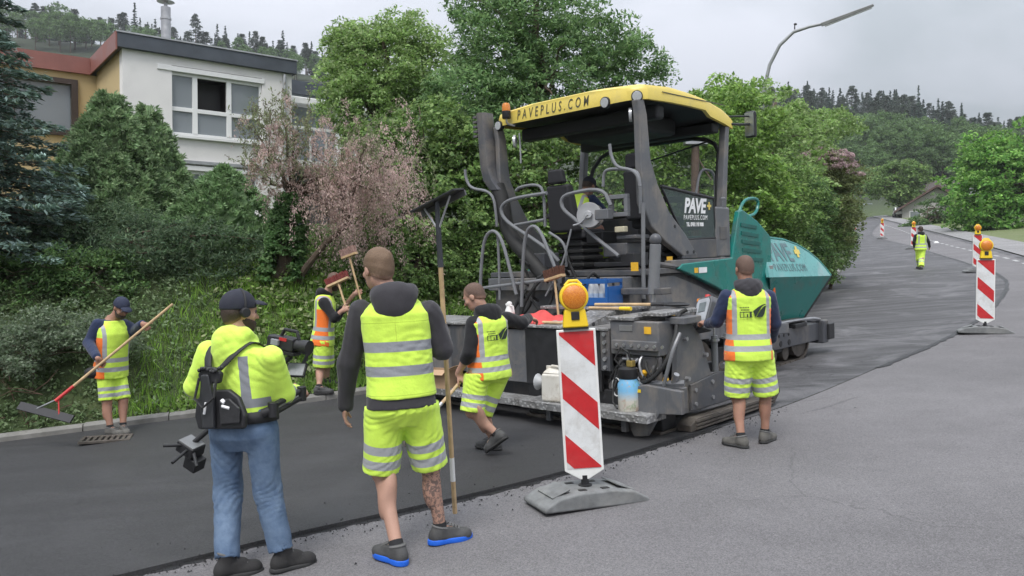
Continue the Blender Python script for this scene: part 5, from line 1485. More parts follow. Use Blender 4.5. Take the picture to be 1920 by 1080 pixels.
    m = MB(); m.m = mtx; m.prism([(-.11, -.19), (.09, -.19), (.13, .1), (.09, .17), (-.1, .17), (-.14, .1)], 1, 0, .1); m.build('housing', MT['dark_metal'], cs, .015)
    m = MB(); m.m = mtx; m.prism([(-.08, -.10), (.08, -.10), (.105, .1), (.075, .145), (-.085, .145), (-.105, .1)], 1, -.006, -.001); m.build('faceplate', pm('pale console face', (.42, .44, .47), .4), cs)
    m = MB(); m.m = mtx; m.box((-.05, -.012, -.0), (.055, -.007, .10)); m.build('screen', pm('console screen', (.18, .21, .22), .2), cs)
    m = MB(); m.m = mtx; m.box((-.08, -.014, -.17), (-.045, -.007, -.08)); m.box((.0, -.012, -.17), (.07, -.007, -.12)); m.build('keys', K, cs)
    m = MB(); m.m = mtx; m.lathe([(.03, 0), (.03, .03), (.0, .045)], 14, (-.02, .05, .175)); m.build('stop_button', MT['red_paint'], cs)
    m = MB(); m.m = mtx; m.lathe([(.03, 0), (.03, .03), (.0, .045)], 14, (-.15, .05, .15)); m.build('indicator', MT['amber'], cs)
    tb('arm', [p + np.array([-.02, .08, -.15]), p + np.array([-.1, .0, -.2]), (2.28, -.86, 1.15)], .02, D, cs)
    # spiral cable and hoses hanging down to the bay
    c0, c1, c2, c3 = pk(1288, 580, u=2.36), pk(1268, 625, v=-1.1), pk(1250, 680, v=-1.32), pk(1195, 718, v=-1.32)
    tb('spiral_cable', [c0, c0 + np.array([-.08, -.05, -.05]), c1, (c1 + c2) / 2 + np.array([.02, -.03, 0]), c2, (c2 + c3) / 2 + np.array([0, -.03, -.08]), c3], .022, MT['rubber'], T, 10)
    tb('hose', [pk(1275, 625, v=-1.2), pk(1262, 655, v=-1.32), pk(1250, 700, v=-1.34), pk(1240, 745, v=-1.3)], .018, RL)
    # mudflap like shields behind the joint
    bx('auger_box', (-2.1, -.33, .12), (2.1, .05, .6), K, .02)
    return T
PAVER = paver()
# ================================================================== people
# Bodies and clothes are grown as smooth distance fields and skinned into one continuous surface each.
class Fld:
    def __init__(s, lo, hi, h):
        s.h = h; s.lo = np.asarray(lo, float); s.n = np.ceil((np.asarray(hi) - s.lo) / h).astype(int) + 2
        s.ax = [(s.lo[i] + h * np.arange(s.n[i])).astype(np.float32) for i in range(3)]
        s.d = np.full(tuple(s.n), 9., np.float32)
    def sub(s, lo, hi):
        a = np.maximum(0, np.floor((np.asarray(lo) - s.lo) / s.h).astype(int)); b = np.minimum(s.n, np.ceil((np.asarray(hi) - s.lo) / s.h).astype(int) + 1)
        if np.any(b <= a): return None, None
        sl = tuple(slice(a[i], b[i]) for i in range(3))
        P = (s.ax[0][sl[0]][:, None, None], s.ax[1][sl[1]][None, :, None], s.ax[2][sl[2]][None, None, :])
        return sl, P
    def add(s, prim, k=.02):
        fn, lo, hi = prim
        m = max(3 * s.h, k) + .01
        sl, P = s.sub(np.asarray(lo) - m, np.asarray(hi) + m)
        if sl is None: return s
        b = fn(P); a = s.d[sl]
        hh = np.maximum(k - np.abs(a - b), 0) / k
        s.d[sl] = np.minimum(a, b) - hh * hh * k * .25
        return s
    def cut(s, prim, k=.006):
        """subtract"""
        fn, lo, hi = prim
        sl, P = s.sub(np.asarray(lo) - .01, np.asarray(hi) + .01)
        if sl is None: return s
        b = -fn(P); a = s.d[sl]
        hh = np.maximum(k - np.abs(a - b), 0) / k
        s.d[sl] = np.maximum(a, b) + hh * hh * k * .25
        return s
    def halfspace(s, p, nrm_):
        """keep the side the normal points away from"""
        _, P = s.sub(s.lo, s.lo + s.n * s.h)
        d = (P[0] - p[0]) * nrm_[0] + (P[1] - p[1]) * nrm_[1] + (P[2] - p[2]) * nrm_[2]
        s.d = np.maximum(s.d, d.astype(np.float32)); return s
    def wrinkle(s, amp, scale, seed, stretch=(1, 1, 1), crease=0., cs=70.):
        r = np.random.default_rng(seed); _, P = s.sub(s.lo, s.lo + s.n * s.h)
        o = 0
        for i in range(4):
            k = r.normal(size=3) * np.asarray(stretch); k = k / np.linalg.norm(k) * scale * (.6 + .4 * i)
            ph = r.random() * 6.28; k2 = r.normal(size=3) * scale * .35
            o = o + np.sin(k[0] * P[0] + k[1] * P[1] + k[2] * P[2] + ph + 1.6 * np.sin(k2[0] * P[0] + k2[1] * P[1] + k2[2] * P[2])) / (1 + .4 * i)
        d = amp * .4 * o
        if crease:
            for i in range(4):
                k = r.normal(size=3) * np.array([.8, .8, .9]); k = k / np.linalg.norm(k) * cs * (.75 + .3 * i); k2 = r.normal(size=3) * 9; k3 = r.normal(size=3) * 7
                m = np.clip(.15 + np.sin(k3[0] * P[0] + k3[1] * P[1] + k3[2] * P[2] + r.random() * 6.28), 0, 1)
                w = np.sin(k[0] * P[0] + k[1] * P[1] + k[2] * P[2] + 2.2 * np.sin(k2[0] * P[0] + k2[1] * P[1] + k2[2] * P[2]) + r.random() * 6.28)
                d = d + crease * m * (1 - 1.9 * np.abs(w) ** .6)
        s.d += d.astype(np.float32); return s
    def nets(s):
        d = s.d; ins = d < 0; h = s.h
        c = np.zeros(tuple(np.array(d.shape) - 1), np.uint8)
        for i in (0, 1):
            for j in (0, 1):
                for k in (0, 1):
                    c += ins[i:d.shape[0] - 1 + i, j:d.shape[1] - 1 + j, k:d.shape[2] - 1 + k]
        act = (c > 0) & (c < 8)
        I = np.argwhere(act)
        idm = np.full(act.shape, -1, np.int32); idm[act] = np.arange(len(I))
        acc = np.zeros((len(I), 3)); cnt = np.zeros(len(I))
        corners = [(i, j, k) for i in (0, 1) for j in (0, 1) for k in (0, 1)]
        val = {q: d[I[:, 0] + q[0], I[:, 1] + q[1], I[:, 2] + q[2]] for q in corners}
        for a in corners:
            for ax in range(3):
                if a[ax]: continue
                b = list(a); b[ax] = 1; b = tuple(b)
                va, vb = val[a], val[b]; m = (va < 0) != (vb < 0)
                t = np.where(m, va / np.where(m, va - vb, 1), 0)
                p = np.tile(np.array(a, float), (len(I), 1)); p[:, ax] += t
                acc[m] += p[m]; cnt[m] += 1
        V = s.lo + h * (I + acc / cnt[:, None])
        Fs = []
        for ax in range(3):
            o1, o2 = (ax + 1) % 3, (ax + 2) % 3
            sl0 = [slice(None)] * 3; sl1 = [slice(None)] * 3; sl0[ax] = slice(0, -1); sl1[ax] = slice(1, None)
            x = ins[tuple(sl0)] != ins[tuple(sl1)]
            E_ = np.argwhere(x); E_ = E_[(E_[:, o1] > 0) & (E_[:, o2] > 0) & (E_[:, o1] < act.shape[o1]) & (E_[:, o2] < act.shape[o2])]
            if not len(E_): continue
            first_in = ins[E_[:, 0], E_[:, 1], E_[:, 2]]
            def cell(d1, d2):
                q = E_.copy(); q[:, o1] -= d1; q[:, o2] -= d2; return idm[q[:, 0], q[:, 1], q[:, 2]]
            q = np.stack([cell(1, 1), cell(0, 1), cell(0, 0), cell(1, 0)], 1)
            q[~first_in] = q[~first_in][:, ::-1]
            Fs.append(q)
        F = np.vstack(Fs); F = F[(F >= 0).all(1)]
        return V, F

def cone(a, b, ra, rb):
    a = np.asarray(a, float); b = np.asarray(b, float); ab = b - a; L2 = max(1e-9, ab @ ab)
    def fn(P):
        t = np.clip(((P[0] - a[0]) * ab[0] + (P[1] - a[1]) * ab[1] + (P[2] - a[2]) * ab[2]) / L2, 0, 1)
        return (np.sqrt((P[0] - a[0] - t * ab[0]) ** 2 + (P[1] - a[1] - t * ab[1]) ** 2 + (P[2] - a[2] - t * ab[2]) ** 2) - (ra + (rb - ra) * t)).astype(np.float32)
    r = max(ra, rb)
    return fn, np.minimum(a, b) - r, np.maximum(a, b) + r

def ell(c, M, r):
    c = np.asarray(c, float); M = np.asarray(M, float); r = np.asarray(r, float)
    def fn(P):
        q = [((P[0] - c[0]) * M[i, 0] + (P[1] - c[1]) * M[i, 1] + (P[2] - c[2]) * M[i, 2]) / r[i] for i in range(3)]
        k0 = np.sqrt(q[0] ** 2 + q[1] ** 2 + q[2] ** 2) + 1e-6; k1 = np.sqrt((q[0] / r[0]) ** 2 + (q[1] / r[1]) ** 2 + (q[2] / r[2]) ** 2) + 1e-6
        return (k0 * (k0 - 1) / k1).astype(np.float32)
    m = r.max()
    return fn, c - m, c + m

class Spine:
    """the trunk: stations along pelvis-neck with superelliptic sections"""
    def __init__(s, P, Nk, lat0, lat1, bend=0.):
        s.P = np.asarray(P, float); s.N = np.asarray(Nk, float); s.L = np.linalg.norm(s.N - s.P); s.A = (s.N - s.P) / s.L
        f = lambda l: nrm(np.asarray(l) - s.A * np.dot(l, s.A))
        s.l0, s.l1 = f(lat0), f(lat1); s.f0, s.f1 = np.cross(s.A, s.l0), np.cross(s.A, s.l1)
        s.bend = bend; s.k = s.L / .56
    def local(s, X, Y, Z):
        dx, dy, dz = X - s.P[0], Y - s.P[1], Z - s.P[2]
        t = dx * s.A[0] + dy * s.A[1] + dz * s.A[2]
        tt = np.clip(t / s.L, 0, 1); bo = s.bend * 4 * tt * (1 - tt)
        sl = 0; sf = 0
        l = [s.l0[i] * (1 - tt) + s.l1[i] * tt for i in range(3)]; f = [s.f0[i] * (1 - tt) + s.f1[i] * tt for i in range(3)]
        return dx * l[0] + dy * l[1] + dz * l[2], dx * f[0] + dy * f[1] + dz * f[2] + bo, t / s.k
    def world(s, a, f, t):
        tt = np.clip(t * s.k / s.L, 0, 1); l = s.l0 * (1 - tt) + s.l1 * tt; fw = s.f0 * (1 - tt) + s.f1 * tt
        return s.P + s.A * t * s.k + l * a + fw * (f - s.bend * 4 * tt * (1 - tt))
    def loft(s, prof, S=1., infl=0., t0=None, t1=None, n=2.4):
        pr_ = np.asarray(prof, float); t0 = pr_[0, 0] if t0 is None else t0; t1 = pr_[-1, 0] if t1 is None else t1
        def fn(P):
            a_, f_, t = s.local(*P)
            a = np.interp(t, pr_[:, 0], pr_[:, 1]) * S + infl; b = np.interp(t, pr_[:, 0], pr_[:, 2]) * S + infl; fo = np.interp(t, pr_[:, 0], pr_[:, 3]) * S
            rho = ((np.abs(a_) / a) ** n + (np.abs(f_ - fo) / b) ** n) ** (1 / n)
            d = (rho - 1) * np.minimum(a, b)
            return np.maximum(d, np.maximum((t0 - t) * s.k, (t - t1) * s.k)).astype(np.float32)
        m = .3 * S + infl
        p0, p1 = s.P + s.A * t0 * s.k, s.P + s.A * t1 * s.k
        return fn, np.minimum(p0, p1) - m, np.maximum(p0, p1) + m

#        t     half-width  half-depth  forward offset
BODY = [(-.12, .10, .09, 0), (-.03, .165, .118, -.01), (.12, .15, .108, .0), (.25, .152, .108, .005), (.40, .172, .118, .0), (.47, .165, .108, -.01), (.53, .11, .08, -.015), (.60, .055, .055, -.01)]
LOOSE = [(-.16, .18, .13, 0), (-.05, .18, .13, -.005), (.12, .170, .122, .0), (.25, .172, .122, .0), (.40, .182, .128, .0), (.465, .176, .118, -.012), (.52, .128, .095, -.018), (.555, .085, .08, -.015)]

def smooth_obj(name, fld, mat, parent, org, attr=None):
    V, F = fld.nets()
    # two rounds of light smoothing along the mesh
    E_ = np.vstack([F[:, [0, 1]], F[:, [1, 2]], F[:, [2, 3]], F[:, [3, 0]]])
    for _ in range(1):
        acc = np.zeros_like(V); cnt = np.zeros(len(V))
        np.add.at(acc, E_[:, 0], V[E_[:, 1]]); np.add.at(acc, E_[:, 1], V[E_[:, 0]]); np.add.at(cnt, E_[:, 0], 1); np.add.at(cnt, E_[:, 1], 1)
        V = V * .5 + .5 * acc / np.maximum(cnt, 1)[:, None]
    o = np_mesh(name, V - org, F, mat, parent)
    if attr is not None:
        a = o.data.attributes.new('loc', 'FLOAT_VECTOR', 'POINT'); a.data.foreach_set('vector', np.asarray(attr(V), np.float32).ravel())
    return o

# ---- cloth materials, driven by the garment's own measure (side, front, height)
def cloth(name, base, rules=(), rough=.85, var=.08, scale=14, fine=.35, sheen=.15):
    """rules: (axis tests, colour, is_tape); a test is (axis, lo, hi, use_abs)"""
    n = N(name); v = n.coord()
    at_ = n.new('ShaderNodeAttribute', attribute_name='loc'); s_ = n.new('ShaderNodeSeparateXYZ'); n.l(at_.outputs['Vector'], s_.inputs[0])
    f = n.noise(v, scale, 4)
    cc = n.mix(n.mapr(f, .3, .7), tuple(x * (1 - var) for x in base), tuple(min(1, x * (1 + var)) for x in base))
    rg = rough
    for tests, c2, tape in rules:
        m = None
        for (ax, lo, hi, ab) in tests:
            x = s_.outputs[ax]
            if ab: x = n.math('ABSOLUTE', x)
            k = n.math('MULTIPLY', n.math('GREATER_THAN', x, lo), n.math('LESS_THAN', x, hi))
            m = k if m is None else n.math('MULTIPLY', m, k)
        cc = n.mix(m, cc, c2)
        if tape: rg = n.math('MULTIPLY_ADD', m, .38 - rough, rg) if isinstance(rg, float) else n.math('MULTIPLY_ADD', m, .38 - rough, rg)
    n.set(Base_Color=cc, Roughness=rg, Specular_IOR_Level=.25, Sheen_Weight=sheen)
    mpn = n.new('ShaderNodeMapping'); n.l(v, mpn.inputs[0]); mpn.inputs['Rotation'].default_value = (R(25), R(-20), R(10)); mpn.inputs['Scale'].default_value = (1, 1, 2.4)
    rd = n.new('ShaderNodeTexNoise', noise_type='RIDGED_MULTIFRACTAL'); n.l(mpn.outputs[0], rd.inputs['Vector']); rd.inputs['Scale'].default_value = 4.5; rd.inputs['Detail'].default_value = 3; rd.inputs['Distortion'].default_value = .5
    hgt = n.math('ADD', n.math('MULTIPLY', rd.outputs['Fac'], 1.0), n.math('MULTIPLY', n.noise(v, 45, 3, .6, .4), .35))
    n.bump(hgt, fine * 1.6, .012)
    return n.m
TAPE = (.36, .37, .38)
HY = (.60, .84, .10)      # fluorescent yellow
HO = (.90, .20, .035)      # fluorescent orange
MT['vest_plain'] = cloth('plain hi-vis vest', HY, [([(2, .14, .195, 0)], (.27, .28, .30), 1), ([(2, .27, .325, 0)], (.27, .28, .30), 1), ([(2, .425, .4285, 0)], (.40, .56, .06), 0), ([(2, .038, .0415, 0)], (.40, .56, .06), 0), ([(0, -.0018, .0018, 0), (2, .325, .425, 0)], (.45, .62, .07), 0)])
def company(name, b0, b1):
    return cloth(name, HY, [([(0, .166, 1, 1), (2, -1, .36, 0)], HO, 0), ([(2, .47, 1, 0), (0, .13, 1, 1)], HO, 0), ([(0, .134, .170, 1), (2, b1 + .05, 1, 0)], TAPE, 1), ([(2, b0, b0 + .05, 0)], TAPE, 1), ([(2, b1, b1 + .05, 0)], TAPE, 1)])
MT['vest_company'] = company('company hi-vis vest', -.02, .085)
MT['vest_walker'] = cloth('walker vest', HY, [([(2, .0, .05, 0)], TAPE, 1), ([(2, .12, .17, 0)], TAPE, 1), ([(0, .10, .145, 1), (2, .17, 1, 0)], TAPE, 1)])
MT['shorts_hv'] = cloth('hi-vis work shorts', HY, [([(2, .245, .298, 0)], TAPE, 1), ([(2, .335, .388, 0)], TAPE, 1)])
MT['trousers_hv'] = cloth('hi-vis work trousers', HY, [([(2, .50, .56, 0)], TAPE, 1), ([(2, .62, .68, 0)], TAPE, 1)])
MT['hoodie_hv'] = cloth('hi-vis hoodie', (.62, .87, .12), [([(2, .13, .185, 0), (1, -5, 5, 0)], (.24, .25, .27), 1), ([(0, .10, .15, 1), (2, .185, .45, 0), (1, -5, 5, 0)], (.24, .25, .27), 1), ([(1, 5, 20, 0), (2, .30, .36, 0)], (.24, .25, .27), 1)])
MT['softshell'] = cloth('dark grey softshell', (.040, .038, .043), fine=.2)
MT['hoodie_black'] = cloth('black hoodie', (.014, .014, .016))
MT['navy'] = cloth('navy sweatshirt', (.020, .030, .070))
MT['grey_tee'] = cloth('grey shirt', (.19, .19, .195))
def denim():
    n = N('blue denim'); v = n.coord()
    f = n.noise(v, 5, 6, .65, .5); f2 = n.noise(v, 24, 4, .6)
    cc = n.mix(n.mapr(f, .32, .68), (.062, .105, .18), (.15, .215, .31)); cc = n.mix(n.mapr(f2, .45, .75, 0, .5), cc, (.045, .085, .17))
    n.set(Base_Color=cc, Roughness=.85); n.bump(n.math('ADD', f2, n.noise(v, 260, 2)), .4, .006); return n.m
MT['denim'] = denim()
def skin(name, c):
    n = N(name); v = n.coord(); f = n.noise(v, 12, 5)
    n.set(Base_Color=n.mix(n.mapr(f, .3, .7), tuple(x * .88 for x in c), tuple(x * 1.1 for x in c)), Roughness=.55, Specular_IOR_Level=.35, Subsurface_Weight=.12, Subsurface_Scale=.02)
    n.bump(n.noise(v, 160, 2), .15, .002); return n.m
MT['skin'] = skin('fair skin', (.44, .26, .19))
MT['skin_tan'] = skin('tanned skin', (.34, .185, .13))
def tattoo():
    n = N('tanned skin with leg tattoo'); v = n.coord(); f = n.noise(v, 12, 5)
    at_ = n.new('ShaderNodeAttribute', attribute_name='loc'); s_ = n.new('ShaderNodeSeparateXYZ'); n.l(at_.outputs['Vector'], s_.inputs[0])
    ink = n.math('MULTIPLY', n.mapr(n.noise(v, 26, 5, .7, 1.5), .47, .53), n.math('MULTIPLY', n.math('GREATER_THAN', s_.outputs[2], .46), n.math('MULTIPLY', n.math('LESS_THAN', s_.outputs[2], .86), n.math('GREATER_THAN', s_.outputs[0], 0))))
    c = (.42, .245, .18)
    cc = n.mix(n.mapr(f, .3, .7), tuple(x * .88 for x in c), tuple(x * 1.1 for x in c)); cc = n.mix(n.math('MULTIPLY', ink, .8), cc, (.09, .07, .065))
    n.set(Base_Color=cc, Roughness=.55); return n.m
MT['skin_tattoo'] = tattoo()
def hairmat(name, c, sk, w0, w1):
    n = N(name); v = n.coord(); at_ = n.new('ShaderNodeAttribute', attribute_name='loc'); s_ = n.new('ShaderNodeSeparateXYZ'); n.l(at_.outputs['Vector'], s_.inputs[0])
    ns = n.noise(v, 90, 4, .7); f = n.mapr(n.math('ADD', s_.outputs[0], n.math('MULTIPLY', n.math('SUBTRACT', ns, .5), .03)), w0, w1)
    cc = n.mix(n.mapr(n.noise(v, 240, 3), .3, .7), tuple(x * .6 for x in c), tuple(x * 1.35 for x in c))
    n.set(Base_Color=n.mix(f, sk, cc), Roughness=.75); n.bump(n.noise(v, 260, 3), .6, .004); return n.m
MT['hair_fair'] = hairmat('short fair brown hair', (.15, .095, .058), (.38, .23, .165), -.005, .03)
MT['hair_dark'] = hairmat('cropped dark hair', (.05, .033, .025), (.30, .17, .12), .0, .03)
MT['hair_stubble'] = hairmat('shaved brown hair', (.115, .07, .052), (.36, .21, .15), .0, .04)
MT['beard'] = pm('dark beard', (.055, .036, .027), .8, 0, .3, 40, .6, 220)
MT['old_hair_fair'] = pm('short fair brown hair', (.19, .115, .068), .8, 0, .3, 40, .8, 220)
MT['cap_navy'] = pm('navy cap cloth', (.022, .028, .055), .85, 0, .15, 20, .3, 200)
MT['cap_black'] = pm('dark cap cloth', (.020, .022, .034), .85, 0, .15, 20, .3, 200)
MT['shoe_grey'] = pm('grey work shoe', (.060, .060, .060), .7, 0, .25, 20, .4, 120)
MT['shoe_taupe'] = pm('dusty grey suede shoe', (.115, .11, .10), .9, 0, .25, 20, .4, 120)
MT['shoe_black'] = pm('black suede boot', (.026, .025, .025), .85, 0, .3, 20, .4, 120)
MT['lace'] = pm('grey shoe lace and collar', (.12, .12, .118), .85)
MT['sole_blue'] = pm('bright blue sole', (.012, .12, .62), .5, 0, .1, 10)
MT['sole_dark'] = pm('dark rubber sole', (.03, .03, .03), .8)
MT['sock'] = pm('dark sock', (.02, .02, .022), .9)
MT['strap'] = pm('black webbing', (.016, .016, .018), .65, 0, .3, 20, .3, 150)
MT['belt'] = pm('brown leather belt', (.16, .06, .03), .6)

def rotz(a): return np.array([[math.cos(a), -math.sin(a), 0], [math.sin(a), math.cos(a), 0], [0, 0, 1]])
def frame(yaw, pitch=0., roll=0.):
    """rows: right, forward, up; yaw 0 looks away from the camera, positive turns right; pitch > 0 looks up"""
    f = np.array([math.sin(yaw) * math.cos(pitch), math.cos(yaw) * math.cos(pitch), math.sin(pitch)])
    r_ = np.array([math.cos(yaw), -math.sin(yaw), 0]); u = np.cross(r_, f)
    c, s_ = math.cos(roll), math.sin(roll); r2_, u2 = r_ * c - u * s_, r_ * s_ + u * c
    return np.stack([r2_, f, u2])

class Person:
    def __init__(p, name, label, Y, J, yaw, head, S=1., lat=None, bend=0., res=1., ground=None):
        """J: joint -> (photo x, photo y, depth offset); head = (yaw, pitch, roll) in degrees"""
        p.S = S; p.res = res; p.yaw = R(yaw)
        p.J = {k: at(q[0], q[1], Y + q[2]) if not isinstance(q, np.ndarray) else q for k, q in J.items()}
        J = p.J
        p.org = np.array([(J['la'][0] + J['ra'][0]) / 2, (J['la'][1] + J['ra'][1]) / 2, 0.])
        p.org[2] = float(g(p.org[0], p.org[1])) if ground is None else ground
        p.T = thing(name, label, 'person', tuple(p.org))
        p.latP = nrm(J['rh'] - J['lh']) if lat is None else lat[0]; p.latN = nrm(J['rs'] - J['ls']) if lat is None else lat[1]
        p.sp = Spine(J['pelvis'], J['neck'], p.latP, p.latN, bend)
        p.H = frame(R(head[0]), R(head[1]), R(head[2])); p.hc = J['head']
        p.hands = []
    def hl(p, x, y, z): return p.hc + p.S * (p.H[0] * x + p.H[1] * y + p.H[2] * z)
    def he(p, c, r, grow=0.): return ell(p.hl(*c), p.H, np.asarray(r) * p.S + grow)
    def box(p, pts, m):
        pts = np.array(pts); return pts.min(0) - m, pts.max(0) + m
    def hand(p, side, d=None, n=None, curl=.5, pole=None, thumb=1):
        p.hands.append((side, d, n, curl, pole, thumb))
    def hand_prims(p, side, d, n, curl, pole, thumb):
        S = p.S; w = p.J[side + 'w']; out = []
        d = nrm(d); n = np.asarray(n, float); n = nrm(n - d * d.dot(n)); l = np.cross(d, n) * (1 if side == 'r' else -1)   # l: towards the thumb
        l = l * thumb
        out.append((ell(w + d * .048 * S, np.stack([l, d, n]), np.array([.043, .058, .0185]) * S), .012))
        out.append((cone(p.J[side + 'e'] * .15 + w * .85, w + d * .02, .029 * S, .026 * S), .015))
        lens = (.072, .082, .077, .060); offs = (.031, .0105, -.0105, -.031)
        for i in range(4):
            q = w + d * (.092 - .004 * abs(i - 1.3)) * S + l * offs[i] * S
            a = 0.
            for j, (fr, rr) in enumerate(((.46, .0098), (.30, .009), (.24, .0082))):
                a += curl * (.75 if j == 0 else 1.1) * (1 + .06 * (i - 1))
                dd_ = d * math.cos(a) + n * math.sin(a) + l * offs[i] * 1.2
                q2 = q + nrm(dd_) * lens[i] * fr * S
                out.append((cone(q, q2, rr * S, (rr - .0007) * S), .004)); q = q2
        q = w + d * .03 * S + l * .036 * S
        for (fr, rr, k1, k2) in ((.045, .0125, .75, .25), (.035, .0105, .35, .75), (.028, .0095, .1, 1.0)):
            dd_ = nrm(d * .75 + l * k1 + n * k2 * (curl + .15)); q2 = q + dd_ * fr * S
            out.append((cone(q, q2, rr * S, (rr - .001) * S), .005)); q = q2
        return out
    def body(p, mat, h=.0075):
        J, S = p.J, p.S; h = h * p.res
        pts = [J[k] for k in J] + [p.hl(0, 0, .16), p.hl(0, .13, 0), p.hl(0, -.13, 0)]
        lo, hi = p.box(pts, .22); lo[2] = max(lo[2], p.org[2] - .03)
        f = Fld(lo, hi, h)
        f.add(p.sp.loft(BODY, S), .03)
        for s_ in 'lr':
            f.add(cone(J[s_ + 's'], J[s_ + 'e'], .055 * S, .042 * S), .05); f.add(cone(J[s_ + 'e'], J[s_ + 'w'], .044 * S, .028 * S), .02)
            hpt, kn, an = J[s_ + 'h'], J[s_ + 'k'], J[s_ + 'a']
            f.add(cone(hpt, kn, .088 * S, .057 * S), .05); f.add(cone(kn, an, .052 * S, .036 * S), .02)
            ax = nrm(an - kn); bk = J.get(s_ + 'b', None)
            toe = J[s_ + 't']; back = -nrm(np.array([toe[0] - an[0], toe[1] - an[1], 0.]))
            f.add(ell(kn + (an - kn) * .30 + back * .018 * S, np.stack([nrm(np.cross(ax, back)), back, ax]), np.array([.052, .050, .13]) * S), .03)
            f.add(ell(kn + back * -.012 * S, np.eye(3), np.array([.054, .054, .06]) * S), .02)
            f.add(cone(an, an * .4 + toe * .6 + np.array([0, 0, .02]), .036 * S, .03 * S), .02)
        f.add(cone(J['neck'] - p.sp.A * .03, p.hl(0, -.02, -.06), .064 * S, .056 * S), .03)
        f.add(p.he((0, -.012, .033), (.077, .098, .086)), .01); f.add(p.he((0, .028, -.03), (.063, .070, .092)), .03); f.add(p.he((0, .05, -.086), (.042, .042, .032)), .03)
        for s_ in (-1, 1): f.add(p.he((s_ * .079, -.004, -.012), (.011, .022, .034)), .008); f.add(p.he((s_ * .046, .07, -.025), (.022, .02, .02)), .02)
        f.add(cone(p.hl(0, .093, .008), p.hl(0, .117, -.03), .009 * S, .014 * S), .012); f.add(p.he((0, .088, -.062), (.026, .012, .011)), .008); f.add(p.he((0, .088, .028), (.05, .014, .012)), .015)
        for s_ in (-1, 1): f.cut(p.he((s_ * .032, .105, .008), (.018, .014, .011)), .012)
        for hd in p.hands:
            for q, k in p.hand_prims(*hd): f.add(q, k)
        def attr(V):
            out = np.zeros((len(V), 3))
            la, ra = p.leg_t(V, 'l'), p.leg_t(V, 'r'); m = ra[1] < la[1]
            out[:, 2] = np.where(m, ra[0], la[0]); out[:, 0] = np.where(m, 1, -1); return out
        o = smooth_obj('body', f, mat, p.T, p.org, attr)
        for s_ in (-1, 1):
            m = MB(); c = p.hl(s_ * .032, .086, .008) - p.org; m.ell(c, (.012 * S,) * 3, 10, 8); m.build('eye', pm('eye', (.12, .1, .09), .15), p.T)
        return o
    def leg_t(p, V, s_):
        J = p.J; h_, k, a = J[s_ + 'h'], J[s_ + 'k'], J[s_ + 'a']
        L1 = np.linalg.norm(k - h_); u = (k - h_) / L1; t1 = np.clip((V - h_) @ u, -.2, L1); d1 = np.linalg.norm(V - h_ - t1[:, None] * u, axis=1)
        L2 = np.linalg.norm(a - k); w = (a - k) / L2; t2 = np.clip((V - k) @ w, 0, L2 + .1); d2 = np.linalg.norm(V - k - t2[:, None] * w, axis=1)
        return np.where(d2 < d1, .44 + t2 / p.S, t1 * .44 / L1), np.minimum(d1, d2)
    def torso_attr(p, V):
        a, f, t = p.sp.local(V[:, 0], V[:, 1], V[:, 2]); return np.stack([a, f, t], 1)
    def top(p, name, mat, infl=.016, t0=-.04, sleeve=(1., 1.), hood=False, arm=(.066, .054, .046), prof=LOOSE, S2=1., wr=.006, h=.0085, seed=1, upper=True):
        """jacket or hoodie; sleeve = how far the left/right sleeve reaches towards the wrist (in forearms; <0 within the upper arm)"""
        J, S = p.J, p.S; h *= p.res
        lo, hi = p.box([J[k] for k in ('ls', 'rs', 'le', 're', 'lw', 'rw', 'pelvis', 'neck')] + [p.sp.world(0, 0, t0 - .03), p.sp.world(0, 0, .62)], .30)
        f = Fld(lo, hi, h)
        f.add(p.sp.loft(prof, S * S2, infl - .012, t0=t0), .02)
        for i, s_ in enumerate('lr'):
            sh, el, wr_ = J[s_ + 's'], J[s_ + 'e'], J[s_ + 'w']
            f.add(cone(sh, el, arm[0] * S, arm[1] * S), .055)
            if sleeve[i] > 0: f.add(cone(el, el + (wr_ - el) * sleeve[i], arm[1] * S, (arm[1] + (arm[2] - arm[1]) * sleeve[i]) * S), .02)
        if hood:
            nk = J['neck']; A, fw = p.sp.A, p.sp.f1; lt = p.sp.l1; S0 = S; S = S * (1. if hood is True else hood)
            f.add(ell(nk - fw * .075 * S + A * .0, np.stack([lt, fw, A]), np.array([.125, .075, .085]) * S), .03)
            f.add(ell(nk - fw * .10 * S - A * .06, np.stack([lt, fw, A]), np.array([.10, .05, .07]) * S), .03)
            for q in (-1, 1): f.add(cone(nk - fw * .04 * S + lt * q * .09 * S + A * .03, nk + fw * .075 * S + lt * q * .05 * S - A * .02, .04 * S, .03 * S), .03)
            S = S0
        if wr: f.wrinkle(wr * .9, 20, seed, (1, 1, 1.5), .0024, 46)
        def attr(V):
            o = p.torso_attr(V)
            # arm points: mark by front = 10 and give distance from the shoulder
            for s_ in 'lr':
                sh, el, wr_ = J[s_ + 's'], J[s_ + 'e'], J[s_ + 'w']; L1 = np.linalg.norm(el - sh); u = (el - sh) / L1; t1 = (V - sh) @ u
                L2 = np.linalg.norm(wr_ - el); w = (wr_ - el) / L2; t2 = np.clip((V - el) @ w, 0, L2 + .1)
                d1 = np.linalg.norm(V - sh - np.clip(t1, 0, L1)[:, None] * u, axis=1); d2 = np.linalg.norm(V - el - t2[:, None] * w, axis=1)
                m = (np.minimum(d1, d2) < .085 * S) & (np.abs(o[:, 0]) > .165 * S)
                o[m, 1] = 10; o[m, 2] = np.where(d2 < d1, L1 + t2, t1)[m] / S
            return o
        return smooth_obj(name, f, mat, p.T, p.org, attr)
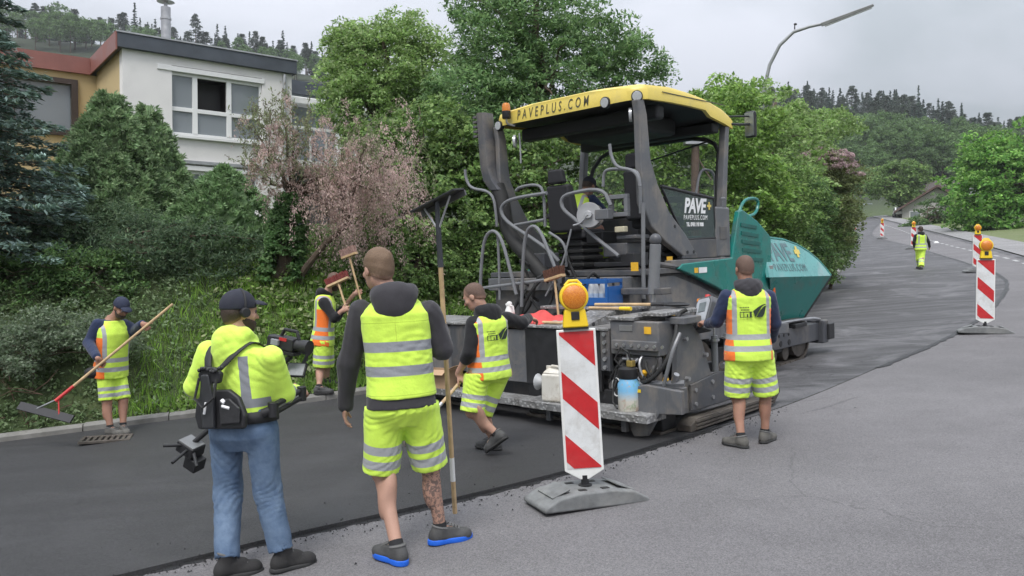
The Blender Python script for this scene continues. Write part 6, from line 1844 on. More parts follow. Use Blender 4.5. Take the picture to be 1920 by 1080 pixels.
    def vest(p, mat, t0=.04, infl=.018, h=.0085, wr=.004, seed=2, S2=1., name='vest', t1=.545, cr=.0017):
        J, S = p.J, p.S; h *= p.res
        lo, hi = p.box([p.sp.world(0, 0, t0), p.sp.world(0, 0, .6)], .33)
        f = Fld(lo, hi, h); pf = [(a, b + (.012 if a > .42 and a < .5 else .006) + (.012 if a < .1 else 0), c + .004 + (.016 if a < .1 else 0), d) for a, b, c, d in LOOSE]
        f.add(p.sp.loft(pf, S * S2, infl, t0=t0, t1=t1), .02)
        f.wrinkle(wr * 1.0, 16, seed, (1, 1, .8), cr, 48)
        p.vinfl, p.vS, p.vprof = infl, S * S2, pf
        return smooth_obj(name, f, mat, p.T, p.org, p.torso_attr)
    def back_logo(p):
        """company mark printed on the back: two small text lines, a block and a dark double swoosh"""
        pr_ = np.array(p.vprof)
        def bk(s_, t):
            a = np.interp(t, pr_[:, 0], pr_[:, 1]) * p.vS + p.vinfl; b = np.interp(t, pr_[:, 0], pr_[:, 2]) * p.vS + p.vinfl; fo = np.interp(t, pr_[:, 0], pr_[:, 3]) * p.vS
            f = fo - b * (1 - min(.95, abs(s_) / a) ** 2.4) ** (1 / 2.4)
            return p.sp.world(s_, f - .016, t) - p.org
        m = MB()
        def quad_strip(A, B):
            n = len(A); m.add([bk(*q) for q in A] + [bk(*q) for q in B], [(i, i + 1, n + i + 1, n + i) for i in range(n - 1)])
        y0 = .29; S = 1.
        u = np.linspace(0, 1, 9)
        def arc(x0, x1, h0, h1, k): return [(x0 + (x1 - x0) * t, y0 + h0 + (h1 - h0) * (t ** k)) for t in u]
        top_ = [(.0 + .125 * t, y0 + .055 + .062 * math.sin(t * math.pi / 2)) for t in u]; mid_ = [(.022 + .098 * t, y0 + .0 + .108 * math.sin(t * math.pi / 2)) for t in u]
        quad_strip(top_, mid_)
        mid2 = [(.03 + .098 * t, y0 + .0 + .102 * math.sin(t * math.pi / 2)) for t in u]; bot_ = [(.032 + .068 * min(1, t * 1.6) + .028 * max(0, t - .5) * 2, y0 + (0 if t < .5 else .102 * (t - .5) * 2)) for t in u]
        quad_strip(mid2, bot_)
        for (a, b, c, d) in ((-.115, -.005, .045, .052), (-.115, -.005, 0, .006), (-.115, -.109, .006, .045), (-.085, -.079, .006, .045), (-.055, -.045, .006, .03), (-.03, -.012, .006, .045)):
            xs = np.linspace(a, b, 5); quad_strip([(x, y0 + d) for x in xs], [(x, y0 + c) for x in xs])
        for k, (a, b) in enumerate(((-.115, -.03), (-.105, -.03))):
            for q in range(6):
                x = a + (b - a) * q / 6; quad_strip([(x, y0 + .095 - k * .022), (x + .009, y0 + .095 - k * .022)], [(x, y0 + .085 - k * .022), (x + .009, y0 + .085 - k * .022)])
        m.build('back_print', pm('dark print', (.02, .035, .025), .8), p.T)
    def legs(p, name, mat, reach=(.95, .95), infl=.03, flare=.012, t1=.09, h=.0085, wr=.006, seed=3, hollow=True, stretch=(1, 1, 1.5), wscale=24, low=None):
        """shorts (reach in thighs, < 1.3) or trousers (1 + share of the shin)"""
        J, S = p.J, p.S; h *= p.res
        pts = [J['pelvis'] + p.sp.A * .15, J['lh'], J['rh'], J['lk'], J['rk']] + ([J['la'], J['ra']] if max(reach) > 1.2 else [])
        lo, hi = p.box(pts, .22)
        f = Fld(lo, hi, h)
        f.add(p.sp.loft([(-.14, .12, .10, 0), (-.06, .185, .14, -.01), (.0, .185, .138, -.012), (.1, .172, .125, 0), (.14, .168, .12, 0)], S, max(infl - .028, .004), t1=t1), .02)
        ends = []
        for i, s_ in enumerate('lr'):
            hp, kn, an = J[s_ + 'h'], J[s_ + 'k'], J[s_ + 'a']
            if reach[i] <= 1.0:
                e_ = hp + (kn - hp) * reach[i]; f.add(cone(hp, hp + (kn - hp) * (reach[i] + .15), .092 * S + infl, .066 * S + infl + flare), .035)
                ends.append((e_, nrm(kn - hp)))
            else:
                f.add(cone(hp, kn, .092 * S + infl, (.062 * S + infl + flare)), .035)
                e_ = kn + (an - kn) * (reach[i] - 1); lo_r = .058 * S + infl + flare if low is None else low
                f.add(cone(kn, kn + (an - kn) * (reach[i] - 1 + .1), .062 * S + infl + flare, lo_r), .03); ends.append((e_, nrm(an - kn)))
        f.halfspace(p.sp.world(0, 0, t1), p.sp.A)
        if wr: f.wrinkle(wr * .9, wscale * .7, seed, stretch, .0034, 56)
        # hems
        mid = (J['lh'] + J['rh']) / 2
        latv = nrm(J['rk'] - J['lk'])
        _, P = f.sub(f.lo, f.lo + f.n * f.h)
        near_l = ((P[0] - J['lk'][0]) ** 2 + (P[1] - J['lk'][1]) ** 2 + (P[2] - J['lk'][2]) ** 2) < ((P[0] - J['rk'][0]) ** 2 + (P[1] - J['rk'][1]) ** 2 + (P[2] - J['rk'][2]) ** 2)
        if max(reach) > 1.2:
            def dseg(a, b):
                return cone(a, b, 0, 0)[0](P)
            near_l = dseg(J['lk'], J['la']) < dseg(J['rk'], J['ra'])
        dl = sum((P[i] - ends[0][0][i]) * ends[0][1][i] for i in range(3)); dr_ = sum((P[i] - ends[1][0][i]) * ends[1][1][i] for i in range(3))
        f.d = np.maximum(f.d, np.where(near_l, dl, dr_).astype(np.float32))
        if hollow:
            for i, s_ in enumerate('lr'):
                e_, u = ends[i]; rr = (.066 * S + infl + flare) - .016
                f.cut(cone(e_ - u * .03, e_ + u * .08, rr * .9, rr), .006)
        def attr(V):
            la, ra = p.leg_t(V, 'l'), p.leg_t(V, 'r'); m = ra[1] < la[1]
            o = np.zeros((len(V), 3)); o[:, 0] = np.where(m, 1, -1); o[:, 2] = np.where(m, ra[0], la[0]); return o
        return smooth_obj(name, f, mat, p.T, p.org, attr)
    def shoes(p, up, sole, h=.006, boot=.0, sock=True, L=.29, thick=.03):
        J, S = p.J, p.S; h *= p.res
        for s_ in 'lr':
            an, toe = J[s_ + 'a'], J[s_ + 't']
            fw = nrm(np.array([toe[0] - an[0], toe[1] - an[1], toe[2] - J[s_ + 'f'][2]]))
            lt = nrm(np.cross(fw, (0, 0, 1))); upv = np.cross(lt, fw)
            heel = J.get(s_ + 'f', np.array([an[0], an[1], an[2] - .085 * S]))    # sole point under the ankle
            M_ = np.stack([lt, fw, upv])
            q = lambda x, y, z: heel + lt * x * S + fw * y * S + upv * z * S
            lo, hi = p.box([q(0, -.1, 0), q(0, .22, 0), q(0, 0, .2 + boot)], .09)
            f = Fld(lo, hi, h)
            f.add(cone(q(0, -.045, .045), q(0, .15, .04), .040 * S, .043 * S), .02); f.add(ell(q(0, .122, .036), M_, np.array([.046, .078, .040]) * S), .02)
            f.add(ell(q(0, -.04, .06), M_, np.array([.040, .045, .055]) * S), .02); f.add(cone(q(0, -.01, .06), q(0, -.01, .095 + boot), .046 * S, .047 * S), .02)
            f.add(ell(q(0, .045, .082), M_, np.array([.037, .07, .036]) * S), .02)
            f.halfspace(q(0, 0, .014), -upv); f.halfspace(q(0, 0, .112 + boot), nrm(upv + fw * .25))
            f.wrinkle(.0015, 45, 4)
            sh = smooth_obj('shoe', f, up, p.T, p.org)
            f = Fld(lo, hi, h)
            f.add(ell(q(.004 if s_ == 'l' else -.004, .11, thick * .5), M_, np.array([.052, .10, .12]) * S), .02); f.add(ell(q(0, -.035, thick * .5), M_, np.array([.043, .06, .12]) * S), .03); f.add(cone(q(0, -.03, thick * .5), q(0, .12, thick * .5), .04 * S, .044 * S), .03)
            f.halfspace(q(0, 0, 0.002), -upv); f.halfspace(q(0, 0, thick), upv)
            smooth_obj('sole', f, sole, sh, p.org).location = (0, 0, 0)
            # laces
            m = MB()
            for k in range(4): m.tube([q(-.026, .045 + .020 * k, .110 - .010 * k) - p.org, q(0, .050 + .020 * k, .124 - .010 * k) - p.org, q(.026, .045 + .020 * k, .110 - .010 * k) - p.org], .0045 * S, 6)
            m.build('laces', MT['lace'], sh)
            m = MB(); cc_ = [q(.041 * math.cos(a_), -.012 + .047 * math.sin(a_), .104 + boot - .012 * math.sin(a_)) - p.org for a_ in np.linspace(0, 6.2832, 21)]; m.tube(cc_, .0085 * S, 7); m.build('collar', MT['lace'], sh)
            if sock:
                kn = J[s_ + 'k']; u = nrm(kn - an); m = MB(); m.tube([an - u * .03 - p.org, an + u * .05 * S - p.org], [.042 * S, .043 * S], 14); m.build('sock', MT['sock'], p.T)
    def hair(p, mat, thick=.012, line=-.01, front=.07, h=.006, wr=.004, flat=0.):
        f = Fld(*p.box([p.hl(0, 0, 0)], .16 * p.S), h * p.res)
        f.add(p.he((0, -.014, .035 + flat), (.077, .097, .087), thick), .01); f.add(p.he((0, -.05, -.01), (.066, .058, .075), thick * .6), .02)
        f.wrinkle(wr, 60, 9)
        f.halfspace(p.hl(0, -.02, line - .035), -nrm(p.H[2] - p.H[1] * .55))           # from the nape up to the temples
        f.halfspace(p.hl(0, front, .07), nrm(p.H[1] * .9 - p.H[2] * .25))
        nv = nrm(p.H[2] - p.H[1] * .55); pt = p.hl(0, -.02, line - .035); nf = nrm(p.H[1] * .9 - p.H[2] * .25); pf_ = p.hl(0, front, .07)
        return smooth_obj('hair', f, mat, p.T, p.org, lambda V: np.stack([np.minimum((V - pt) @ nv, -(V - pf_) @ nf)] * 3, 1))
    def beard(p, mat, h=.006):
        f = Fld(*p.box([p.hl(0, .04, -.06)], .12 * p.S), h * p.res)
        f.add(p.he((0, .03, -.04), (.063, .068, .085), .008), .02); f.add(p.he((0, .05, -.09), (.045, .045, .036), .009), .02); f.wrinkle(.003, 80, 8)
        f.halfspace(p.hl(0, 0, -.03), nrm(p.H[2] + p.H[1] * .25)); f.halfspace(p.hl(0, -.02, 0), -p.H[1])
        return smooth_obj('beard', f, mat, p.T, p.org)
    def cap(p, mat, h=.006, visor=True, vmat=None):
        f = Fld(*p.box([p.hl(0, 0, .04)], .17 * p.S), h * p.res)
        f.add(p.he((0, -.012, .036), (.079, .099, .092), .014), .01); f.halfspace(p.hl(0, 0, .022), -nrm(p.H[2] - p.H[1] * .12)); f.wrinkle(.001, 60, 3)
        c = smooth_obj('cap', f, mat, p.T, p.org)
        if visor:
            f = Fld(*p.box([p.hl(0, .13, .03)], .13 * p.S), h * .8 * p.res)
            f.add(p.he((0, .10, .03), (.083, .085, .05)), .005); f.cut(p.he((0, .10, .0165), (.095, .10, .05)), .004); f.halfspace(p.hl(0, .075, 0), -p.H[1])
            smooth_obj('visor', f, vmat or mat, c, p.org)
        return c

def foot(J, side, px, Y, yaw, off=0., lift=0., pitch=0., S=1., z=None):
    x = (px - 960) / 1500 * Y; z = float(g(x, Y)) + off if z is None else z
    d = np.array([math.sin(R(yaw)) * math.cos(R(pitch)), math.cos(R(yaw)) * math.cos(R(pitch)), math.sin(R(pitch))])
    J[side + 'f'] = np.array([x, Y, z + lift]); up = np.array([0, 0, 1.]); h = np.array([d[0], d[1], 0]); up = nrm(up - d * d[2])
    J[side + 'a'] = J[side + 'f'] + up * .085 * S - h * .01
    J[side + 't'] = np.array([J[side + 'a'][0], J[side + 'a'][1], J[side + 'f'][2]]) + d * .18 * S
    return J

def grip(J, side, pt, pole, n, S=1., r=.016):
    """put a hand round a pole: pt on the pole, n from palm to pole; returns d, n"""
    pole = nrm(pole); n = nrm(np.asarray(n, float) - pole * np.dot(n, pole)); d = nrm(np.cross(pole, n))
    if d @ (pt - J[side + 'e']) < 0: d = -d
    J[side + 'w'] = pt - n * (.017 * S + r) - d * .062 * S
    return d, n
def J_(spec, Y): return {k: at(q[0], q[1], Y + q[2]) for k, q in spec.items()}

# --- tall man in front with the squeegee pole held upright
POLE_A = (at(853, 962, 5.50), at(819, 378, 5.22))
def pole_at(P, py):
    # point of the pole seen at photo row py
    lo, hi = 0., 1.
    for _ in range(40):
        m = (lo + hi) / 2; q = P[0] + (P[1] - P[0]) * m; v = q - np.array([0, 0, CAMZ]); f = v[1] * _c + v[2] * _s; u = -v[1] * _s + v[2] * _c
        if (540 - 1500 * u / f - py) * (1 if P[0][2] < P[1][2] else -1) > 0: lo = m
        else: hi = m
    return P[0] + (P[1] - P[0]) * lo
def man_a():
    S = 1.03; Y = 4.95
    J = J_(dict(pelvis=(752, 748, 0), neck=(741, 556, .0), head=(709, 505, .03), lh=(722, 752, -.02), rh=(783, 749, .02), lk=(715, 885, .05), rk=(806, 874, .14), ls=(676, 582, 0), rs=(805, 584, .02), le=(654, 680, .04), lw=(648, 756, .10), re=(830, 655, .06)), Y)
    foot(J, 'l', 741, 4.80, -48, S=S); foot(J, 'r', 828, 5.10, 62, S=S)
    pt = pole_at(POLE_A, 612); d, n = grip(J, 'r', pt, POLE_A[1] - POLE_A[0], (1, .25, 0), S)
    p = Person('person', 'tall man in plain yellow vest and dark hooded jacket, holding a long pole upright', Y, J, 0, (-38, -8, 0), S)
    p.hand('r', d, n, .95, thumb=1); p.hand('l', (-.08, .1, -1), (1, .2, 0), .38)
    p.body(MT['skin_tattoo'], .0072)
    p.top('jacket', MT['softshell'], .014, -.05, (1.02, .98), 1.12, arm=(.068, .062, .052), wr=.006, h=.009, seed=11)
    p.vest(MT['vest_plain'], .02, .022, .0075, .007, 12)
    pv = (p.vinfl, p.vS, p.vprof); p.vest(MT['softshell'], -.036, .013, .0075, .001, 14, name='jacket_hem', t1=.07, cr=.0008); p.vinfl, p.vS, p.vprof = pv
    p.legs('shorts', MT['shorts_hv'], (.97, .97), .030, .014, -.03, .0075, .006, 13)
    p.shoes(MT['shoe_grey'], MT['sole_blue'], .0055, thick=.036)
    p.hair(MT['hair_fair'], .012, 0.0, .072, .005)
    return p
A_ = man_a()

# --- camera operator with the harness
def man_b():
    S = .99; Y = 4.85
    J = J_(dict(pelvis=(458, 800, 0), neck=(447, 634, .02), head=(449, 585, .05), lh=(424, 806, .05), rh=(490, 808, -.05), lk=(428, 922, .06), rk=(503, 922, -.01), ls=(392, 660, .10), rs=(508, 670, -.10), le=(366, 724, .16), lw=(392, 752, .40), re=(531, 738, .02), rw=(556, 738, .27)), Y)
    foot(J, 'l', 424, 4.74, 58, S=S); foot(J, 'r', 530, 4.80, 52, S=S)
    p = Person('person', 'camera operator in yellow hoodie and blue jeans wearing a black harness', Y, J, 35, (48, -4, 0), S)
    p.hand('r', (.35, .9, .1), (-.6, .2, -.6), .7); p.hand('l', (.4, .9, 0), (.7, 0, -.6), .7)
    p.body(MT['skin'], .009)
    p.legs('jeans', MT['denim'], (1.93, 1.90), .009, .010, .12, .0085, .0052, 23, True, (.8, .8, 1.6), 46, low=.072)
    p.top('shirt', MT['grey_tee'], .012, -.07, (-1, -1), False, wr=.004, h=.015, seed=21)
    p.top('hoodie', MT['hoodie_hv'], .022, .06, (.92, .9), 1.02, arm=(.073, .066, .052), S2=1.0, wr=.006, h=.008, seed=22)
    p.shoes(MT['shoe_black'], MT['sole_dark'], .006, boot=.045, sock=False, thick=.03)
    p.hair(MT['hair_dark'], .008, -.02, .04, .006); p.beard(MT['beard'])
    p.cap(MT['cap_black'], .006, True)
    # headphones
    m = MB(); pts = [p.hl(.098 * math.cos(a), -.005, .02 + .122 * math.sin(a)) - p.org for a in np.linspace(-.1, math.pi + .1, 15)]; m.tube(pts, .008, 8); hp = m.build('headphones', MT['strap'], p.T)
    for q in (-1, 1):
        m = MB(); m.tube([p.hl(q * .085, -.005, .0) - p.org, p.hl(q * .115, -.005, .0) - p.org], [.033, .029], 16); m.build('ear_cup', MT['black'], hp, .005)
    m = MB(); a = [p.sp.world(.19 * math.cos(t), .135 * math.sin(t), .075 - .09) - p.org for t in np.linspace(0, 6.283, 29)]; m.tube(a, .016, 6); m.build('belt', MT['belt'], p.T)
    return p
B_ = man_b()

# --- man stepping along the screed with a shovel
POLE_C = (at(818, 768, 7.05), at(905, 668, 7.45))
def man_c():
    S = .97; Y = 7.32
    J = J_(dict(pelvis=(916, 690, 0), neck=(909, 586, .0), head=(889, 556, -.02), lh=(895, 698, -.08), rh=(934, 696, .08), lk=(885, 772, -.12), rk=(902, 774, .06), ls=(888, 606, -.11), rs=(950, 598, .12), le=(879, 662, -.18), re=(978, 606, .26), rw=(992, 596, .48)), Y)
    foot(J, 'r', 925, 7.45, -58, .03, 0, 0, S); foot(J, 'l', 940, 7.18, -58, .03, .12, -36, S)
    pt = pole_at(POLE_C, 712); d, n = grip(J, 'l', pt, POLE_C[1] - POLE_C[0], (.2, 1, 0), S)
    p = Person('person', 'man in black hoodie and printed company vest stepping along behind the paver', Y, J, -45, (-72, -30, 0), S, bend=.02)
    p.hand('l', d, n, .95); p.hand('r', (.6, .7, -.2), (0, .2, -1), .5)
    p.body(MT['skin'], .010)
    p.top('hoodie', MT['hoodie_black'], .012, -.05, (.25, .9), True, arm=(.072, .062, .05), wr=.006, h=.010, seed=31)
    p.vest(MT['vest_company'], -.10, .022, .009, .004, 32); p.back_logo()
    p.legs('shorts', MT['shorts_hv'], (1.0, 1.0), .030, .012, -.03, .009, .007, 33)
    p.shoes(MT['shoe_grey'], MT['sole_dark'], .008, thick=.026)
    p.hair(MT['hair_stubble'], .006, 0, .06, .008, .001)
    return p
C_ = man_c()

# --- screed man at the console
def man_d():
    S = .975; Y = 7.36
    J = J_(dict(pelvis=(1403, 652, 0), neck=(1400, 538, .0), head=(1396, 504, .03), lh=(1385, 658, 0), rh=(1423, 658, .01), lk=(1382, 742, .04), rk=(1436, 738, .06), ls=(1362, 556, .0), rs=(1440, 557, .0), le=(1344, 602, .06), lw=(1328, 607, .26), re=(1453, 606, .05), rw=(1446, 636, .24)), Y)
    foot(J, 'l', 1390, 7.28, -38, S=S); foot(J, 'r', 1437, 7.42, 42, S=S)
    p = Person('person', 'screed operator seen from behind, navy sleeves, company vest, hand on the console', Y, J, -6, (-4, -14, 0), S)
    p.hand('l', (-.5, .8, .15), (.1, .3, -1), .75); p.hand('r', (-.3, .8, -.4), (-.9, 0, -.3), .6)
    p.body(MT['skin_tan'], .0105)
    p.top('sweatshirt', MT['navy'], .010, -.05, (.95, .95), False, arm=(.070, .060, .048), wr=.006, h=.010, seed=41)
    m = p.top('collar', MT['softshell'], .0, .50, (-1, -1), True, arm=(.01, .01, .01), wr=.003, h=.009, seed=42)
    p.vest(MT['vest_company'], -.11, .022, .009, .0045, 43); p.back_logo()
    p.legs('shorts', MT['shorts_hv'], (1.0, 1.0), .034, .016, -.03, .009, .008, 44)
    p.shoes(MT['shoe_taupe'], MT['sole_dark'], .008, thick=.024)
    p.hair(MT['hair_stubble'], .006, -.01, .06, .008, .001)
    return p
D_ = man_d()

# --- man with the red rake at the left kerb
POLE_E = (at(104, 752, 9.0), at(324, 570, 9.62))
def man_e():
    S = .955; Y = 9.75
    J = J_(dict(pelvis=(208, 690, 0), neck=(211, 598, -.02), head=(227, 577, -.06), rh=(197, 694, -.08), lh=(220, 694, .07), rk=(200, 752, -.12), lk=(231, 750, .0), rs=(184, 608, -.13), ls=(233, 609, .11), re=(166, 643, -.16), le=(254, 620, .06)), Y)
    foot(J, 'r', 205, 9.58, 105, .03, S=S); foot(J, 'l', 228, 9.66, 140, .03, S=S)
    pole = POLE_E[1] - POLE_E[0]
    d1, n1 = grip(J, 'r', pole_at(POLE_E, 680), pole, (.3, -.4, -.2), S); d2, n2 = grip(J, 'l', pole_at(POLE_E, 612), pole, (.2, -1, .2), S)
    p = Person('person', 'man in navy cap and sweatshirt working a red rake at the left kerb', Y, J, 130, (122, -36, 0), S, bend=-.02)
    p.hand('r', d1, n1, .95); p.hand('l', d2, n2, .95)
    p.body(MT['skin_tan'], .0118)
    p.top('sweatshirt', MT['navy'], .012, -.05, (.9, .9), False, arm=(.072, .064, .048), wr=.006, h=.011, seed=51)
    p.vest(MT['vest_company'], -.10, .020, .010, .004, 52)
    p.legs('shorts', MT['shorts_hv'], (.98, .98), .010, .010, -.03, .010, .007, 53)
    p.shoes(MT['shoe_taupe'], MT['sole_dark'], .009, thick=.024)
    p.hair(MT['hair_dark'], .007, -.02, .05, .009); p.beard(MT['beard'], .009); p.cap(MT['cap_navy'], .008)
    q = p.sp.world(.20, -.06, -.04) - p.org; m = MB(); m.ell(q, (.10, .06, .07), 14, 10); m.build('hip_pouch', MT['strap'], p.T)
    return p
E_man = man_e()

# --- man holding brooms, behind
POLE_F = (at(655, 596, 10.92), at(634, 530, 11.05)); POLE_F2 = (at(676, 560, 11.25), at(655, 480, 11.3))
def man_f():
    S = .955; Y = 11.2
    J = J_(dict(pelvis=(606, 632, 0), neck=(612, 550, .0), head=(627, 527, .0), rh=(606, 636, -.09), lh=(610, 636, .09), rk=(602, 688, -.08), lk=(612, 688, .13), rs=(607, 567, -.18), ls=(613, 565, .18), re=(627, 596, -.24), le=(632, 594, .16)), Y)
    foot(J, 'r', 598, 10.98, 78, .12, S=S); foot(J, 'l', 613, 11.34, 84, .17, S=S)
    d1, n1 = grip(J, 'r', pole_at(POLE_F, 580), POLE_F[1] - POLE_F[0], (.3, 1, 0), S)
    d2, n2 = grip(J, 'l', POLE_F2[0] * .85 + POLE_F2[1] * .15, POLE_F2[1] - POLE_F2[0], (.4, -1, 0), S)
    p = Person('person', 'man in orange-sided vest holding two brooms upright by the ivy bank', Y, J, 80, (80, -28, 0), S)
    p.hand('r', d1, n1, .95); p.hand('l', d2, n2, .95)
    p.body(MT['skin'], .0125)
    p.top('hoodie', MT['hoodie_black'], .012, -.07, (.3, .3), True, arm=(.074, .064, .05), wr=.006, h=.012, seed=61)
    p.vest(MT['vest_company'], -.10, .020, .011, .004, 62)
    p.legs('shorts', MT['shorts_hv'], (1.0, 1.0), .032, .014, -.03, .011, .007, 63)
    p.shoes(MT['shoe_grey'], MT['sole_dark'], .010, thick=.024)
    p.hair(MT['hair_stubble'], .006, 0, .06, .010, .001); p.beard(MT['beard'], .010)
    return p
F_ = man_f()

# --- driver on the platform
def man_g():
    S = .97
    q = lambda u, v, w: pw(u - .42, v - .06, w - .04)
    J = dict(pelvis=q(.08, .62, 2.22), neck=q(.10, .90, 2.66), head=q(.12, 1.05, 2.80), lh=q(-.01, .68, 2.22), rh=q(.17, .68, 2.22), lk=q(-.06, 1.1, 2.2), rk=q(.24, 1.1, 2.2), ls=q(-.10, .88, 2.60), rs=q(.30, .88, 2.60), le=q(-.2, 1.04, 2.38), lw=q(-.12, 1.25, 2.42), re=q(.42, 1.04, 2.38), rw=q(.36, 1.25, 2.42))
    for s_, u in (('l', -.5), ('r', -.16)): J[s_ + 'a'] = pw(u, 1.18, 1.74); J[s_ + 'f'] = pw(u, 1.18, 1.655); J[s_ + 't'] = pw(u, 1.36, 1.66)
    p = Person('person', 'paver driver in yellow and orange vest bent over his controls beside the seat', 0, J, 44, (44, -30, 0), S, ground=float(pw(0, 1, 1.62)[2]))
    p.hand('l', PF, -PU, .5); p.hand('r', PF, -PU, .5)
    p.body(MT['skin_tan'], .016)
    p.top('sweatshirt', MT['navy'], .010, -.05, (.95, .95), False, wr=.005, h=.012, seed=71); p.vest(MT['vest_company'], -.06, .020, .011, .004, 72)
    p.legs('trousers', MT['trousers_hv'], (1.9, 1.9), .02, .01, .09, .012, .005, 73, False)
    p.shoes(MT['shoe_grey'], MT['sole_dark'], .010, sock=False); p.hair(MT['hair_dark'], .008, -.02, .06, .010); p.cap(MT['cap_black'], .010)
    return p
man_g()

# --- man walking away on the base course
def man_h():
    S = 1.0; Y = 30.7
    J = J_(dict(pelvis=(1726, 465, 0), neck=(1726, 438, 0), head=(1726, 430.5, .03), lh=(1722, 466, 0), rh=(1730, 466, 0), lk=(1722.5, 485, .1), rk=(1728, 485, -.05), ls=(1717, 442, 0), rs=(1735, 442, 0), le=(1713, 454, -.02), lw=(1715, 464, .1), re=(1741, 453, .0), rw=(1743, 463, .12)), Y)
    foot(J, 'l', 1723.5, 30.95, -4, .01, S=S); foot(J, 'r', 1727, 30.4, 6, .01, S=S)
    p = Person('person', 'worker in yellow vest and long hi-vis trousers walking away up the road', Y, J, 0, (0, -12, 0), S)
    p.hand('l', (0, .2, -1), (1, 0, 0), .4); p.hand('r', (0, .2, -1), (-1, 0, 0), .4)
    p.body(MT['skin'], .016)
    p.top('sweatshirt', MT['hoodie_black'], .012, -.05, (.95, .95), True, wr=.005, h=.018, seed=81); p.vest(MT['vest_walker'], -.08, .02, .016, .004, 82)
    p.legs('trousers', MT['trousers_hv'], (1.9, 1.9), .024, .012, .09, .016, .006, 83, False)
    p.shoes(MT['shoe_grey'], MT['sole_dark'], .014, sock=False); p.hair(MT['hair_dark'], .010, -.02, .06, .016)
man_h()
# ================================================================== things held, parked and standing about
def wood_pole(P, r, parent, org, name='handle', n=9):
    m = MB(); m.tube([P[0] - org, (P[0] + P[1]) / 2 - org, P[1] - org], r, n); return m.build(name, MT['wood'], parent)
def basis(ez, ex):
    ez = nrm(ez); ex = nrm(np.asarray(ex, float) - ez * np.dot(ex, ez)); ey = np.cross(ez, ex); return ex, ey, ez
def mat3(o, ex, ey, ez): return Matrix(((ex[0], ey[0], ez[0], o[0]), (ex[1], ey[1], ez[1], o[1]), (ex[2], ey[2], ez[2], o[2]), (0, 0, 0, 1)))

# squeegee lute of the man in front: blade up
def lute():
    B, Tp = POLE_A; a = nrm(Tp - B); o = B
    t = thing('asphalt_lute', 'asphalt lute held blade-up by the tall man, wooden handle with white sticker', 'lute', tuple(o))
    sock = pole_at(POLE_A, 478)
    wood_pole((B, sock), .0165, t, o)
    m = MB(); m.tube([sock - o - a * .08, Tp - o], [.02, .016], 10); m.build('socket', pm('dark steel socket', (.07, .075, .085), .45, .5), t)
    st0, st1 = pole_at(POLE_A, 902), pole_at(POLE_A, 858); m = MB(); m.tube([st0 - o, st1 - o], .0175, 10); m.build('sticker', MT['white'], t)
    ex = nrm(at(864, 368, 5.10) - at(785, 408, 5.38)); ex, ey, ez = basis(np.cross(ex, np.cross(a, ex)), ex)
    m = MB(); m.m = mat3(Tp - o, ex, ey, ez); m.box((-.22, -.05, 0), (.22, .05, .014)); m.build('blade', MT['black'], t, .003)
    m = MB(); m.m = mat3(Tp - o, ex, ey, ez); m.box((-.22, .045, -.035), (.22, .056, .0)); m.build('blade_lip', pm('blade steel', (.12, .12, .125), .4, .6), t)
    for q in (-1, 1): m = MB(); m.tube([pole_at(POLE_A, 432) - o, Tp - o + ex * q * .13 - ez * .004], .007, 7); m.build('brace', MT['galv'], t)
lute()

def red_rake():
    B, Tp = POLE_E; a = nrm(Tp - B); o = B.copy(); 
    t = thing('asphalt_rake', 'asphalt rake with pale wooden handle and red fork, black blade at the hedge', 'rake', tuple(o))
    wood_pole((B + a * .15, Tp), .016, t, o)
    m = MB(); m.tube([(0, 0, 0), a * .24], [.022, .019], 10); m.build('socket', MT['red_paint'], t)
    c = at(86, 772, 9.0) - o; e0, e1 = at(36, 760, 9.1) - o, at(136, 786, 8.92) - o
    ex = nrm(e1 - e0); ez = nrm(a - ex * a.dot(ex)); ey = np.cross(ez, ex)
    m = MB(); m.m = mat3((e0 + e1) / 2, ex, ey, ez); L = np.linalg.norm(e1 - e0) / 2; m.box((-L, -.012, -.05), (L, .012, .045)); m.build('blade', MT['black'], t, .003)
    for q in (e0 * .7 + e1 * .3, e0 * .25 + e1 * .75): m = MB(); m.tube([a * .04, q], .008, 7); m.build('brace', MT['red_paint'] if q[0] > 0 else MT['galv'], t)
red_rake()

def broom(P, width, ex, label, bmat, up=1, name='broom', ext=.5, br=.075, rot=0):
    B, Tp = P; a = nrm(Tp - B); o = B - a * ext
    t = thing(name, label, 'broom', tuple(o)); wood_pole((o, Tp), .0145, t, o)
    ex, ey, ez = basis(a, ex)
    m = MB(); m.m = mat3(Tp - o, ex, ey, ez); m.box((-width / 2, -.035, -.01), (width / 2, .035, .022)); m.build('head', MT['wood'], t, .004)
    m = MB(); m.m = mat3(Tp - o, ex, ey, ez); r_ = np.random.default_rng(9)
    n = int(width / .014)
    for i in range(n):
        for j in range(4):
            x, y = -width / 2 + (i + .5) * width / n, -.026 + .0175 * j; lx, ly = r_.normal(size=2) * .006
            m.tube([(x, y, .022), (x * 1.02 + lx, y * 1.15 + ly, .022 + br * r_.uniform(.9, 1.05))], [.006, .0085], 5)
    b = m.build('bristles', bmat, t); b['kind'] = 'stuff'
    return t
broom(POLE_F, .34, at(662, 520, 11.0) - at(612, 528, 11.1), 'broom with dark red bristles held head-up in front of the bald man', MT['bristle_red'], ext=.55, br=.09)
broom(POLE_F2, .28, at(682, 468, 11.2) - at(640, 476, 11.45), 'broom with dusty pink bristles, taller one behind the red broom', pm('dusty pink bristle', (.30, .19, .16), .9, 0, .3, 60, .6, 200), ext=.65, br=.10)

